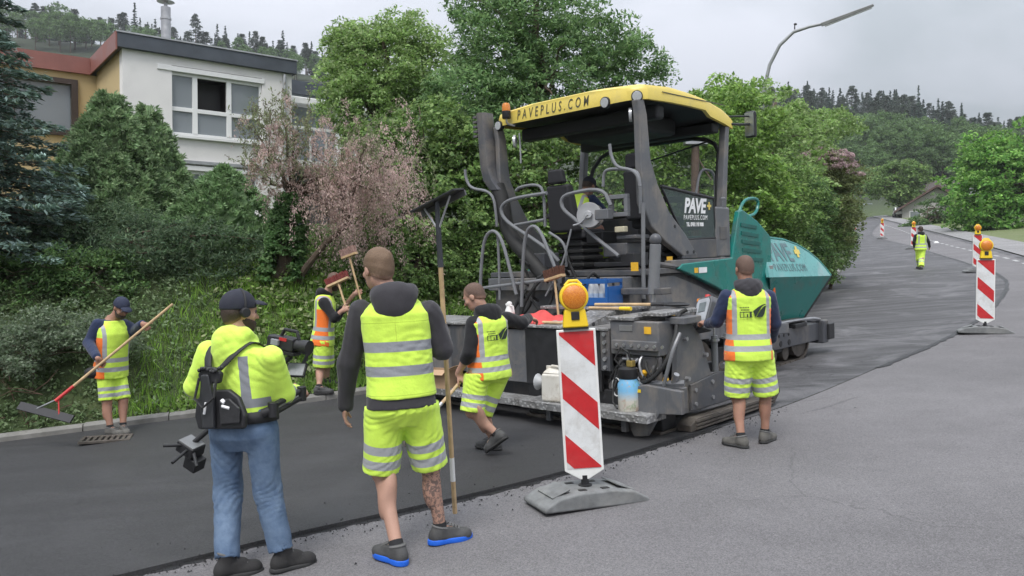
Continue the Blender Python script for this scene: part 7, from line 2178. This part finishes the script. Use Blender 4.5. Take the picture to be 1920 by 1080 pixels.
def shovel():
    B, Tp = POLE_C; a = nrm(Tp - B); o = B - a * .12
    t = thing('shovel', 'shovel trailed low by the man stepping along the screed', 'shovel', tuple(o)); wood_pole((o, Tp), .016, t, o)
    ex, ey, ez = basis(-a, (1, 0, .0)); m = MB(); m.m = mat3(np.zeros(3), ex, ey, ez)
    m.add([(-.11, 0, 0), (.11, 0, 0), (.125, .015, .18), (.07, .01, .30), (0, .005, .33), (-.07, .01, .30), (-.125, .015, .18), (0, -.025, .12)], [(0, 1, 7), (1, 2, 7), (2, 3, 7), (3, 4, 7), (4, 5, 7), (5, 6, 7), (6, 0, 7)]); b = m.build('blade', MT['tread'], t); s_ = b.modifiers.new('solid', 'SOLIDIFY'); s_.thickness = .004
    m = MB(); m.tube([a * .2, -a * .02], [.02, .016], 10); m.build('socket', MT['steel'], t)
shovel()

# ---- delineators
def delineator():
    t = empty('delineator')
    f = empty('foot', parent=t)
    m = MB()
    m.prism([(-.42, 0), (.42, 0), (.42, .035), (.30, .095), (.14, .12), (-.14, .12), (-.30, .095), (-.42, .035)], 1, -.2, .2); m.build('block', MT['recycled'], f, .018)
    for s_ in (-1, 1):
        m = MB(); m.m = Matrix.Translation((s_ * .26, 0, .105)) @ Matrix.Rotation(s_ * R(20), 4, 'Y'); m.box((-.075, -.13, 0), (.075, .13, .012)); m.build('grip_plate', MT['recycled'], f, .006)
    for x in (-.09, .09):
        for y in (-.12, .1): m = MB(); m.box((x - .03, y - .02, .118), (x + .03, y + .02, .126)); m.build('socket_rim', MT['rubber'], f, .003)
    m = MB(); m.cyl((0, 0, .11), (0, 0, .20), .028, 12); m.lathe([(.05, .118), (.05, .13), (.03, .135)], 14); m.build('peg', MT['black'], t)
    z0, w = .235, .125
    m = MB(); m.prism([(-w - .018, z0), (-.03, z0 - .065), (.03, z0 - .065), (w + .018, z0), (w + .018, z0 + 1.035), (-w - .018, z0 + 1.035)], 1, -.02, .02); pn = m.build('panel', MT['white'], t, .006)
    for sd_ in (-1, 1):
        y0, y1 = (-.0245, -.0205) if sd_ < 0 else (.0205, .0245)
        m = MB(); m.box((-w, min(y0, y1) + .0005, z0 + .02), (w, max(y0, y1) - .002, z0 + 1.02)); m.build('white_sheet', MT['white_film'], pn)
        T0 = z0 + 1.02
        for poly in ([(-w, 0), (w, 0), (w, -.26), (-w, -.02)], [(-w, -.285), (w, -.525), (w, -.725), (-w, -.485)], [(-w, -.75), (w, -.99), (w, -1.0), (-.073, -1.0), (-w, -.95)]):
            m = MB(); m.prism([(x * (1 if sd_ < 0 else -1), T0 + z) for x, z in poly], 1, y0 - .001, y1 + .001); m.build('red_stripe', MT['red_film'], pn)
    L = empty('warning_lamp', parent=t); zt = z0 + 1.036
    m = MB(); m.hexa([(-.095, -.05, zt + .012), (.095, -.05, zt + .012), (.095, .05, zt + .012), (-.095, .05, zt + .012), (-.075, -.045, zt + .15), (.075, -.045, zt + .15), (.075, .045, zt + .15), (-.075, .045, zt + .15)]); m.build('battery_case', MT['lamp_yellow'], L, .015)
    m = MB(); m.box((-.092, -.048, zt), (.092, .048, zt + .0115)); m.build('gasket', MT['black'], L)
    m = MB(); m.box((-.03, -.058, zt + .07), (.03, -.046, zt + .13)); m.build('switch', MT['black'], L, .004)
    zc_ = zt + .235
    m = MB(); m.tube([(0, -.055, zc_), (0, .055, zc_)], .105, 28); m.build('lens_ring', MT['lamp_yellow'], L, .012)
    for s_ in (-1, 1):
        m = MB(); 
        prof = [(.088, .056), (.084, .066), (.06, .078), (.03, .084), (.0005, .086)]
        vs = []; fs = []; n = 26
        for (r_, yy) in prof:
            for k in range(n): vs.append((r_ * math.cos(6.2832 * k / n), s_ * yy, zc_ + r_ * math.sin(6.2832 * k / n)))
        for i in range(len(prof) - 1):
            for k in range(n): fs.append((i * n + k, i * n + (k + 1) % n, (i + 1) * n + (k + 1) % n, (i + 1) * n + k))
        m.add(vs, fs); m.build('lens', MT['amber'], L)
    m = MB(); m.tube([(-.06, 0, zc_ + .085), (-.03, 0, zc_ + .118), (.03, 0, zc_ + .118), (.06, 0, zc_ + .085)], .011, 8); m.build('carry_loop', MT['lamp_yellow'], L)
    return t
DEL = delineator()
dl = [(1100, 5.83, 4, -3.6, 'nearest red and white delineator with amber lamp, leaning slightly left', 22),
      (1848, 13.75, 4, 0, 'second delineator with amber lamp on a dark foot, at the right edge', -6),
      (1832, 27.2, 4, 0, 'delineator half hidden behind the second one at the right', 10),
      (1712, 47.0, 2, 0, 'delineator right behind the walking man', 0),
      (1653, 64.5, 0, 0, 'delineator standing free, farther up the bend than the walking man', 0),
      (1601, 74.0, 0, 2, 'farthest delineator, at the end of the hedge', 0)]
for k, (px, Y, rz, lean, lab, frz) in enumerate(dl):
    o = DEL if k == 0 else copy_tree(DEL)
    x = (px - 960) / 1500 * Y; o.location = (x, Y, float(g(x, Y)))
    face = -math.atan2(x, Y)
    o.rotation_euler = (0, R(lean), face * .75 + R(rz))
    tag(o, lab, 'delineator', 'delineators along the work site')
    for c in o.children:
        if c.name.startswith('foot'): c.rotation_euler = (0, R(-lean), R(frz))

# ---- street lamp
def street_lamp():
    Y = 24.; base = gp(1428, Y) if 'gp' in globals() else np.array([7.5, Y, .5])
    t = thing('street_lamp', 'tall grey street lamp with curved arm reaching over the road', 'street lamp', tuple(base))
    pts = [base * 1., at(1428, 250, Y), at(1432, 170, Y), at(1443, 122, Y - .05), at(1462, 85, Y - .15), at(1488, 60, Y - .3), at(1518, 50, Y - .5), at(1546, 44, Y - .7)]
    m = MB(); m.tube([p - base for p in pts], [.085, .06, .055, .052, .05, .047, .043, .04], 12); m.build('pole', pm('weathered grey steel', (.27, .28, .28), .5, .4, .12, 4), t)
    a, b = at(1540, 46, Y - .68), at(1638, 9, Y - 1.4); ex, ey, ez = basis(np.cross(b - a, (0, 1, .2)), b - a)
    L = np.linalg.norm(b - a)
    m = MB(); m.m = mat3(a - base, nrm(b - a), np.cross(ez, nrm(b - a)), ez); m.hexa([(0, -.07, -.06), (L, -.05, -.045), (L, .05, -.045), (0, .07, -.06), (0, -.05, .05), (L, -.035, .03), (L, .035, .03), (0, .05, .05)]); m.build('luminaire', pm('lamp housing grey', (.20, .205, .20), .6), t, .015)
    m = MB(); m.m = mat3(a - base, nrm(b - a), np.cross(ez, nrm(b - a)), ez); m.hexa([(.08, -.055, -.10), (L - .06, -.04, -.08), (L - .06, .04, -.08), (.08, .055, -.10), (.08, -.065, -.061), (L - .06, -.047, -.05), (L - .06, .047, -.05), (.08, .065, -.061)]); m.build('lamp_cover', pm('milky lamp cover', (.55, .56, .55), .3), t, .01)
    p = at(1490, 55, Y - .3) - base; m = MB(); m.tube([p, p + np.array([0, 0, .13])], [.02, .016], 8); m.ell(tuple(p + np.array([.02, 0, .15])), (.05, .03, .035), 10, 6); m.build('photo_sensor', MT['black'], t)
street_lamp()

def post():
    Y = 17.2; b = at(1303, 430, Y); t = thing('wooden_post', 'brown wooden post with pale cap seen through the windscreen', 'post', tuple(b))
    m = MB(); m.tube([(0, 0, -1.0), (0, 0, at(1300, 272, Y)[2] - b[2])], [.10, .085], 12); m.build('shaft', pm('old brown timber', (.10, .068, .05), .9, 0, .3, 8), t)
    z = at(1300, 272, Y)[2] - b[2]; m = MB(); m.box((-.24, -.13, z), (.24, .13, z + .12)); m.build('cap', MT['galv'], t, .01)
    m = MB(); m.tube([(0, 0, z - .2), (.35, 0, z - .75)], .018, 6); m.build('brace', MT['bark'], t)
post()

# ---- load on the paver
def on_paver(name, label, cat, u, v, w, rz=0.):
    return thing(name, label, cat, mat=PMAT @ Matrix.Translation((u, v, w)) @ Matrix.Rotation(R(rz), 4, 'Z'))
def crate():
    p = pk(1122, 572, v=-.5); t = on_paver('bottle_crate', 'blue plastic bottle crate with clear bottles on the tool shelf', 'crate', p[0] - .02, -.5, 1.232, 4)
    L, D_, H = .25, .155, .30
    m = MB(); m.box((-L, -D_, 0), (L, D_, .012)); m.build('bottom', MT['blue'], t)
    for s_ in (-1, 1):
        m = MB(); m.box((-L, s_ * D_ - .008, .0125), (L, s_ * D_ + .008, .10)); m.box((-L, s_ * D_ - .012, .255), (L, s_ * D_ + .012, H))
        for x in (-L + .015, L - .015): m.box((x - .015, s_ * D_ - .007, .1005), (x + .015, s_ * D_ + .007, .2545))
        m.build('long_side', MT['blue'], t, .003)
        m = MB(); m.box((s_ * L - .008, -D_ + .0125, .0125), (s_ * L + .008, D_ - .0125, .22)); m.box((s_ * L - .010, -D_ + .0125, .26), (s_ * L + .010, D_ - .0125, H)); m.build('short_side', MT['blue'], t, .003)
    bt = glass('clear plastic bottle', (.75, .78, .8), .08, .55)
    for (x, y, mt) in ((-.17, -.08, bt), (-.02, -.08, bt), (.05, -.08, bt), (.13, -.08, bt), (-.1, .06, bt), (.08, .07, bt)):
        b = tag(empty('bottle'), 'clear bottle standing in the blue crate', 'bottle', 'bottles in the blue crate'); b.matrix_world = t.matrix_world @ Matrix.Translation((x, y, .0125))
        m = MB(); m.lathe([(.034, 0), (.037, .02), (.037, .17), (.03, .21), (.013, .26), (.013, .275)], 14); m.build('flask', mt, b)
        m = MB(); m.lathe([(.016, .276), (.016, .295)], 12); m.build('cap', MT['blue'], b)
        m = MB(); m.lathe([(.0375, .09), (.0375, .13)], 14); m.build('paper_label', pm('pale blue label', (.35, .45, .6), .6), b)
crate()
def jug():
    p = pk(955, 570, v=-1.0); t = on_paver('thermos_jug', 'white thermos jug with handle standing on the deck', 'jug', p[0], -1.0, 1.056)
    H = .22
    m = MB(); m.lathe([(.055, 0), (.062, .02), (.062, .10), (.05, .15), (.036, .18), (.034, .20), (.038, .212)], 20); m.build('body', MT['white'], t)
    m = MB(); m.lathe([(.034, .2125), (.03, .235), (.012, .245), (.0, .246)], 16); m.build('lid', MT['white'], t)
    m = MB(); m.tube([(.035, -.02, .2), (.09, -.03, .19), (.10, -.03, .12), (.06, -.02, .07)], .009, 8); m.build('handle', MT['white'], t)
    m = MB(); m.tube([(-.03, 0, .195), (-.055, 0, .215)], [.018, .01], 8); m.build('spout', MT['white'], t)
jug()
def jerrycan():
    p = pk(1042, 748, v=-1.42); t = on_paver('jerrycan', 'grubby white plastic jerrycan on the right walkway', 'canister', p[0], -1.42, .286, 8)
    m = MB(); m.hexa([(-.125, -.10, 0), (.125, -.10, 0), (.125, .10, 0), (-.125, .10, 0), (-.12, -.095, .30), (.12, -.095, .30), (.12, .095, .30), (-.12, .095, .30)]); m.build('body', MT['jerry'], t, .03)
    m = MB(); m.hexa([(-.11, -.085, .298), (.11, -.085, .298), (.11, .085, .298), (-.11, .085, .298), (-.06, -.05, .35), (.10, -.05, .325), (.10, .05, .325), (-.06, .05, .35)]); m.build('shoulder', MT['jerry'], t, .012)
    m = MB(); m.tube([(-.06, 0, .34), (-.03, 0, .37), (.05, 0, .365), (.09, 0, .32)], .014, 8); m.build('handle', MT['jerry'], t)
    m = MB(); m.lathe([(.026, .335), (.026, .37)], 14, (-.075, 0, 0)); m.build('cap', MT['jerry'], t)
    m = MB(); m.m = Matrix.Translation((-.2, .0, .19)) @ Matrix.Rotation(R(90), 4, 'Y'); m.lathe([(.09, -.02), (.05, .03), (.02, .07)], 14); m.build('funnel', pm('pale funnel', (.4, .41, .42), .4), t)
jerrycan()
def sprayer():
    p = pk(1180, 762, v=-1.42); t = on_paver('pump_sprayer', 'pump sprayer canister with faded blue landscape label and black top on the walkway', 'sprayer', p[0], -1.42, .286)
    n = N('faded canister label'); v = n.coord(); s_ = n.new('ShaderNodeSeparateXYZ'); n.l(v, s_.inputs[0])
    ns = n.noise(v, 14, 5, .6, .5); c1 = n.mix(n.mapr(s_.outputs[2], .10, .20), (.58, .55, .48), (.16, .40, .62)); c1 = n.mix(n.mapr(ns, .55, .66, 0, .8), c1, (.45, .33, .25)); c1 = n.mix(n.mapr(n.noise(v, 9, 4), .58, .66, 0, .7), c1, (.12, .28, .08)); n.set(Base_Color=c1, Roughness=.5)
    m = MB(); m.lathe([(.10, 0), (.108, .015), (.108, .26), (.09, .29), (.085, .31)], 24); m.build('tank', n.m, t)
    m = MB(); m.lathe([(.084, .3105), (.096, .33), (.096, .41), (.06, .43), (.03, .43)], 20); m.build('lid', MT['black'], t)
    m = MB(); m.tube([(0, 0, .43), (0, 0, .55)], .012, 8); m.tube([(-.06, 0, .5), (.06, 0, .5)], .011, 8); m.build('pump', MT['steel'], t)
    m = MB(); m.box((.0, -.03, .43), (.07, .03, .49)); m.build('valve', pm('brass valve', (.45, .33, .1), .4, .7), t, .006)
    m = MB(); m.tube([(-.05, -.05, .43), (-.10, -.08, .50), (-.04, -.06, .62), (.03, -.04, .58), (.05, 0, .45)], .010, 7); m.tube([(-.1, -.05, .40), (-.14, -.06, .25), (-.12, -.10, .08), (-.05, -.13, .03)], .010, 7); m.build('hose', MT['rubber'], t)
    m = MB(); m.tube([(-.13 + .05 * math.cos(a), -.02, .22 + .09 * math.sin(a)) for a in np.linspace(0, 6.28, 17)], .007, 6); m.build('hoop', MT['white'], t)
sprayer()
def box_():
    t = on_paver('cardboard_box', 'open cardboard box on the left walkway behind the tall man', 'box', *(pk(826, 720, v=-1.40)[:1]), -1.40, .271, 12)
    for lo, hi in (((-.17, -.10, 0), (.17, .10, .006)), ((-.17, -.10, .0065), (.17, -.094, .22)), ((-.17, .094, .0065), (.17, .10, .22)), ((-.17, -.0935, .0065), (-.164, .0935, .22)), ((.164, -.0935, .0065), (.17, .0935, .22))):
        MB().box(lo, hi).build('side', MT['cardboard'], t)
    m = MB(); m.m = Matrix.Translation((.17, 0, .222)) @ Matrix.Rotation(R(-25), 4, 'Y'); m.box((0, -.1, 0), (.12, .1, .005)); m.build('flap', MT['cardboard'], t)
    m = MB(); m.m = Matrix.Translation((0, -.10, .222)) @ Matrix.Rotation(R(30), 4, 'X'); m.box((-.17, -.1, 0), (.17, 0, .005)); m.build('flap', MT['cardboard'], t)
box_()
def rag():
    r_ = np.random.default_rng(5); p = pk(1000, 598, v=-.95); t = on_paver('red_jacket', 'crumpled red cloth lying on the screed deck', 'cloth', p[0], -.95, 1.062, -10)
    n, m_ = 36, 22; X, Y_ = np.meshgrid(np.linspace(-.38, .38, n), np.linspace(-.20, .20, m_), indexing='ij')
    Z = .03 + .035 * np.abs(np.sin(9 * X + 3 * np.sin(7 * Y_))) + .03 * np.abs(np.sin(13 * Y_ + 4 * X + 1)) + .05 * np.exp(-((X - .1) ** 2 + Y_ ** 2) / .02)
    edge = np.minimum(1, 3.2 * (1 - np.maximum(np.abs(X) / .38, np.abs(Y_) / .20))); Z = Z * np.clip(edge, 0.02, 1); X2 = X + .05 * np.sin(11 * Y_) ; Y2 = Y_ + .04 * np.sin(8 * X)
    V = np.stack([X2, Y2, Z], -1).reshape(-1, 3); idx = np.arange(n * m_).reshape(n, m_); F = np.stack([idx[:-1, :-1], idx[1:, :-1], idx[1:, 1:], idx[:-1, 1:]], -1).reshape(-1, 4)
    o = np_mesh('cloth', V, F, MT['red_cloth'], t); s_ = o.modifiers.new('solid', 'SOLIDIFY'); s_.thickness = .006
    t2 = on_paver('work_gloves', 'pair of grey work gloves lying by the red cloth', 'gloves', p[0] + .42, -1.05, 1.062, 20)
    for dx in (0, .1):
        m = MB(); m.ell((dx, 0, .02), (.045, .055, .018), 12, 8)
        for k in range(4): m.tube([(dx - .03 + .02 * k, .04, .02), (dx - .034 + .023 * k, .12, .014)], [.011, .009], 7)
        m.tube([(dx - .04, 0, .02), (dx - .075, .05, .015)], [.013, .01], 7); m.build('glove', pm('grey glove', (.3, .29, .28), .9), t2)
rag()
def tools():
    lab = ['wooden tool handle lying across the deck, nearest the edge', 'dark shovel lying with its handle on the extension lid', 'yellow-collared tool handle lying behind the delineator lamp']
    for k, (a, b, c) in enumerate([((1018, 612), (1110, 590), MT['wood']), ((1115, 560), (1225, 552), MT['wood']), ((1105, 588), (1180, 572), MT['wood'])]):
        v_ = (-1.1, -.75, -.95)[k]; zz = (1.08, 1.262, 1.24)[k]
        A, B = pk(*a, v=v_), pk(*b, v=v_); A[2] = B[2] = zz; A = pw(*A); B = pw(*B) + (0 if k != 1 else PF * .15)
        t = thing('tool', lab[k], 'tool', tuple(A)); m = MB(); m.tube([np.zeros(3), B - A], .016, 8); m.build('handle', c, t)
        d = nrm(B - A); m = MB(); m.tube([B - A - d * .12, B - A + d * .02], [.02, .022], 10); m.build('collar', MT['lamp_yellow'] if k == 2 else MT['black'], t)
        if k == 1:
            m = MB(); m.ell(tuple(B - A + d * .16), (.15, .12, .025), 14, 8); m.build('blade', MT['black'], t)
tools()
# brown street broom standing on the screed, head up
Bb = (pw(*pk(1048, 600, v=-.75)), pw(*pk(1040, 522, v=-.70)))
broom(Bb, .34, PR * .9 - PF * .2, 'broom with shaggy brown bristles standing head-up on the paver deck', MT['bristle'], ext=.05, br=.10)

# ---- the camera operator's rig
def harness():
    p = B_; o = p.org; K = MT['strap']
    def q(s_, f, t): return p.sp.world(s_, f, t) - o
    T = p.T
    hb = -.185
    h = empty('harness', parent=T)
    m = MB(); m.prism([(-.05, 0), (.05, 0), (.05, 0), (-.05, 0)], 1, 0, 0) if False else None
    def plate(name, pts, f0, f1, mat, bev=.01):
        m = MB(); n = len(pts); m.add([q(s_, f0, t) for s_, t in pts] + [q(s_, f1, t) for s_, t in pts], [list(range(n)), list(range(2 * n - 1, n - 1, -1))] + [(i, (i + 1) % n, n + (i + 1) % n, n + i) for i in range(n)]); return m.build(name, mat, h, bev)
    # padded back panel, spine plate, waist belt, shoulder yoke
    plate('back_panel', [(-.17, .02), (.17, .02), (.19, .10), (.15, .21), (.08, .26), (-.10, .26), (-.17, .20), (-.19, .10)], hb + .02, hb - .02, MT['black'], .015)
    plate('spine_plate', [(-.105, .03), (-.02, .03), (-.01, .22), (-.03, .36), (-.085, .36), (-.11, .22)], hb - .021, hb - .055, pm('harness spine plate', (.03, .031, .034), .35), .012)
    plate('side_pad', [(.02, .05), (.16, .06), (.17, .15), (.10, .21), (.02, .2)], hb - .021, hb - .04, pm('quilted black pad', (.022, .022, .024), .6, 0, .3, 30, .5, 60), .012)
    plate('yoke_plate', [(-.11, .30), (.03, .30), (.05, .36), (-.0, .40), (-.09, .40), (-.13, .36)], hb - .0, hb - .035, MT['black'], .012)
    for s_ in (-1, 1):
        m = MB(); pts = [(-.04 + s_ * .03, hb - .01, .36), (s_ * .09 - .015, hb + .02, .455), (s_ * .135, hb + .10, .535), (s_ * .14, -.01, .545), (s_ * .135, .12, .46), (s_ * .13, .17, .36)]
        P = [q(*a) for a in pts]; w = nrm(p.sp.l1)
        vs = []; 
        for k, c in enumerate(P): vs += [c - w * .032, c + w * .032]
        m.add(vs, [(2 * i, 2 * i + 1, 2 * i + 3, 2 * i + 2) for i in range(len(P) - 1)]); st = m.build('shoulder_strap', K, h); sm = st.modifiers.new('solid', 'SOLIDIFY'); sm.thickness = .016; sb = st.modifiers.new('sub', 'SUBSURF'); sb.levels = sb.render_levels = 1
    m = MB(); ring = []
    for tt, zt in ((.035, 0), (.105, 1)):
        for a in np.linspace(0, 6.2832, 33)[:-1]: ring.append(q(.225 * math.cos(a), .18 * math.sin(a), tt))
    n = 32; m.add(ring, [(i, (i + 1) % n, n + (i + 1) % n, n + i) for i in range(n)]); wb = m.build('waist_belt', K, h); sm = wb.modifiers.new('solid', 'SOLIDIFY'); sm.thickness = .02
    m = MB(); m.tube([q(-.09, hb - .06, .34), q(-.12, hb - .075, .22), q(-.06, hb - .085, .16), q(.02, hb - .07, .22), q(.03, hb - .05, .33)], .008, 7); m.build('cable', MT['rubber'], h)
    m = MB()
    for k in range(9): a = q(-.10 + .022 * k, hb - .045, .385 + .012 * math.sin(k)); m.ell(tuple(a), (.012, .012, .012), 8, 6)
    m.build('lacing', MT['black'], h)
    m = MB(); a = q(-.075, hb - .057, .12); b_ = q(-.055, hb - .057, .19); m.tube([a, b_], .008, 6); m.build('white_mark', MT['letter_white'], h)
    m = MB(); m.tube([q(.05, hb - .042, .165), q(.10, hb - .036, .15)], .010, 6); m.tube([q(.05, hb - .042, .20), q(.07, hb - .042, .185)], .012, 6); m.build('white_mark', MT['letter_white'], h)
    # spring arm from the belt to the post
    ar = empty('support_arm', parent=T)
    P0 = q(.20, -.06, .09); P1 = at(512, 768, 4.72) - o; P2 = at(565, 738, 5.0) - o; P3 = at(508, 742, 5.32) - o
    for a, b_, nm in ((P0, P1, 'hinge'), (P1, P2, 'upper_segment'), (P2, P3, 'lower_segment')):
        d = nrm(b_ - a); s_ = np.array([0, 0, 1.]); s_ = nrm(s_ - d * d[2])
        for z in ((-.022, .022) if nm != 'hinge' else (0,)):
            m = MB(); m.tube([a + s_ * z, b_ + s_ * z], .019 if nm != 'hinge' else .03, 10); m.build(nm, MT['black'], ar)
        m = MB(); m.tube([a + (b_ - a) * .15, a + (b_ - a) * .85], .012, 8); m.build('spring', MT['steel'], ar)
    for c in (P1, P2): m = MB(); m.tube([c - np.array([0, 0, .045]), c + np.array([0, 0, .045])], .032, 12); m.build('joint', MT['black'], ar, .005)
    # the rig itself hangs on the arm
    C0, C1 = at(546, 668, 5.32), at(350, 842, 5.30)
    t = thing('camera_rig', 'professional video camera on a slanting stabiliser post with sled box and legs', 'camera', tuple(C1)); o2 = C1
    ax = nrm(C0 - C1); m = MB(); m.tube([np.zeros(3), C0 - C1], .018, 12); m.build('post', MT['black'], t)
    m = MB(); c = at(508, 742, 5.32) - o2; m.tube([c - ax * .05, c + ax * .05], .032, 12); m.build('gimbal', MT['steel'], t)
    cm = Matrix.Translation(at(545, 648, 5.32) - o2) @ Matrix.Rotation(R(-22), 4, 'Z') @ Matrix.Rotation(R(8), 4, 'Y')
    def cb(name, lo, hi, mat, bev=.006): m = MB(); m.m = cm; m.box(lo, hi); return m.build(name, mat, t, bev)
    cb('camera_body', (-.11, -.05, -.035), (.05, .05, .055), MT['black'], .012); cb('battery', (-.17, -.04, -.03), (-.112, .04, .05), MT['black'], .012)
    m = MB(); m.m = cm; m.tube([(.05, 0, .01), (.09, 0, .01)], .04, 20); m.tube([(.09, 0, .01), (.15, 0, .01)], [.045, .05], 20); m.build('lens', MT['black'], t)
    m = MB(); m.m = cm; m.tube([(-.08, 0, .055), (-.06, 0, .10), (.04, 0, .10), (.06, 0, .055)], .012, 8); m.build('top_handle', MT['black'], t)
    cb('red_panel', (-.06, -.053, .03), (.0, -.0505, .052), MT['red_paint'], 0); cb('side_screen', (-.11, -.075, -.005), (-.05, -.0515, .035), pm('camera side display', (.3, .31, .33), .3), .004)
    cb('base_plate', (-.10, -.045, -.06), (.06, .045, -.0355), MT['black'], .004)
    mm = Matrix.Translation(at(556, 694, 5.34) - o2) @ Matrix.Rotation(R(-15), 4, 'Z') @ Matrix.Rotation(R(-30), 4, 'X')
    m = MB(); m.m = mm; m.box((-.07, -.012, -.05), (.07, .012, .05)); m.build('monitor', MT['black'], t, .006); m = MB(); m.m = mm; m.box((-.062, -.015, -.042), (.062, -.0125, .042)); m.build('monitor_screen', pm('monitor screen', (.33, .34, .36), .25), t)
    m = MB(); m.m = mm; m.tube([(.04, 0, .05), (.05, 0, .13)], .012, 8); m.build('monitor_arm', MT['black'], t)
    sm_ = Matrix.Translation((.03, 0, -.01)) @ Matrix.Rotation(R(-20), 4, 'Z') @ Matrix.Rotation(R(25), 4, 'Y') @ Matrix.Rotation(R(10), 4, 'X')
    m = MB(); m.m = sm_; m.box((-.08, -.06, -.02), (.06, .06, .06)); m.build('sled_box', MT['black'], t, .008); m = MB(); m.m = sm_; m.box((-.075, -.055, .0605), (.055, .055, .066)); m.build('sled_box_lid', pm('grey box lid', (.16, .165, .17), .35), t, .003)
    m = MB(); m.m = sm_; m.box((.0, -.05, -.11), (.10, .05, -.022)); m.build('battery', MT['black'], t, .008)
    for a, b_ in (((355, 834, 5.28), (306, 836, 5.2)), ((358, 838, 5.28), (323, 868, 5.1)), ((360, 836, 5.28), (369, 875, 5.15))):
        m = MB(); m.tube([at(*a) - o2, at(*b_) - o2], [.012, .010], 9); m.build('leg', MT['black'], t)
harness()

# ---- cars far up the road
def car(name, label, px, py, Y, rz, paint):
    c = at(px, py, Y); t = thing(name, label, 'car', mat=Matrix.Translation((c[0], Y, c[2])) @ Matrix.Rotation(R(rz), 4, 'Z'), group='cars parked up the road')
    prof = [(-2.1, .35), (-2.15, .75), (-1.9, .92), (-1.2, 1.0), (-.6, 1.42), (.9, 1.45), (1.6, 1.0), (2.1, .9), (2.15, .4)]
    m = MB(); m.prism(prof, 1, -.85, .85); m.build('body', paint, t, .08)
    gl = MT['pane_dark']
    m = MB(); m.prism([(-1.05, 1.02), (-.55, 1.36), (.85, 1.38), (1.35, 1.02)], 1, -.86, .86); m.build('side_window', gl, t)
    m = MB(); m.hexa([(-1.22, -.7, 1.0), (-1.2, .7, 1.0), (-.66, .65, 1.40), (-.66, -.65, 1.40), (-1.25, -.7, 1.02), (-1.23, .7, 1.02), (-.69, .65, 1.42), (-.69, -.65, 1.42)]); m.build('windscreen', gl, t)
    for x in (-1.35, 1.35):
        for y in (-.82, .82): m = MB(); m.cyl((x, y - .1, .32), (x, y + .1, .32), .32, 18); w = m.build('wheel', MT['rubber'], t, .03)
    for y in (-.6, .6): m = MB(); m.box((-2.17, y - .15, .62), (-2.1, y + .15, .76)); m.build('headlight', MT['lens'], t, .01)
car('parked_car', 'silver car parked across the far end of the road, left one', 1622, 397, 150, 8, pm('silver car paint', (.42, .46, .5), .3, .4))
car('parked_car', 'pale blue car parked at the far end of the road, right one', 1642, 396, 152, 4, pm('pale blue car paint', (.34, .44, .52), .3, .3))
car('parked_car', 'small white car by the far house behind the verge', 1689, 408, 112, 70, pm('white car paint', (.7, .7, .7), .3))
def rock():
    x, y = 28.6, 53.6; c = at(1756, 441, 52); m = MB(); m.ell((0, 0, .06), (.17, .12, .12), 10, 7); o = m.build('white_stone', MT['white'], None); o.location = gz(c[0], 52) if 'gz' in globals() else c
    tag(o, 'small pale stone on the verge grass', 'stone')
rock()

# ---- damp air over the valley
def haze():
    m = MB(); m.box((-420, -40, -12), (420, 360, 128)); o = m.build('haze', None, None, smooth=0)
    n = bpy.data.materials.new('damp air'); n.use_nodes = True; t = n.node_tree; t.nodes.clear()
    out = t.nodes.new('ShaderNodeOutputMaterial'); v = t.nodes.new('ShaderNodeVolumePrincipled'); v.inputs['Color'].default_value = (.93, .95, 1, 1); v.inputs['Density'].default_value = HAZE; v.inputs['Anisotropy'].default_value = .2
    t.links.new(v.outputs[0], out.inputs['Volume']); o.data.materials.append(n)
    tag(o, kind='stuff')
HAZE = .00032
haze()
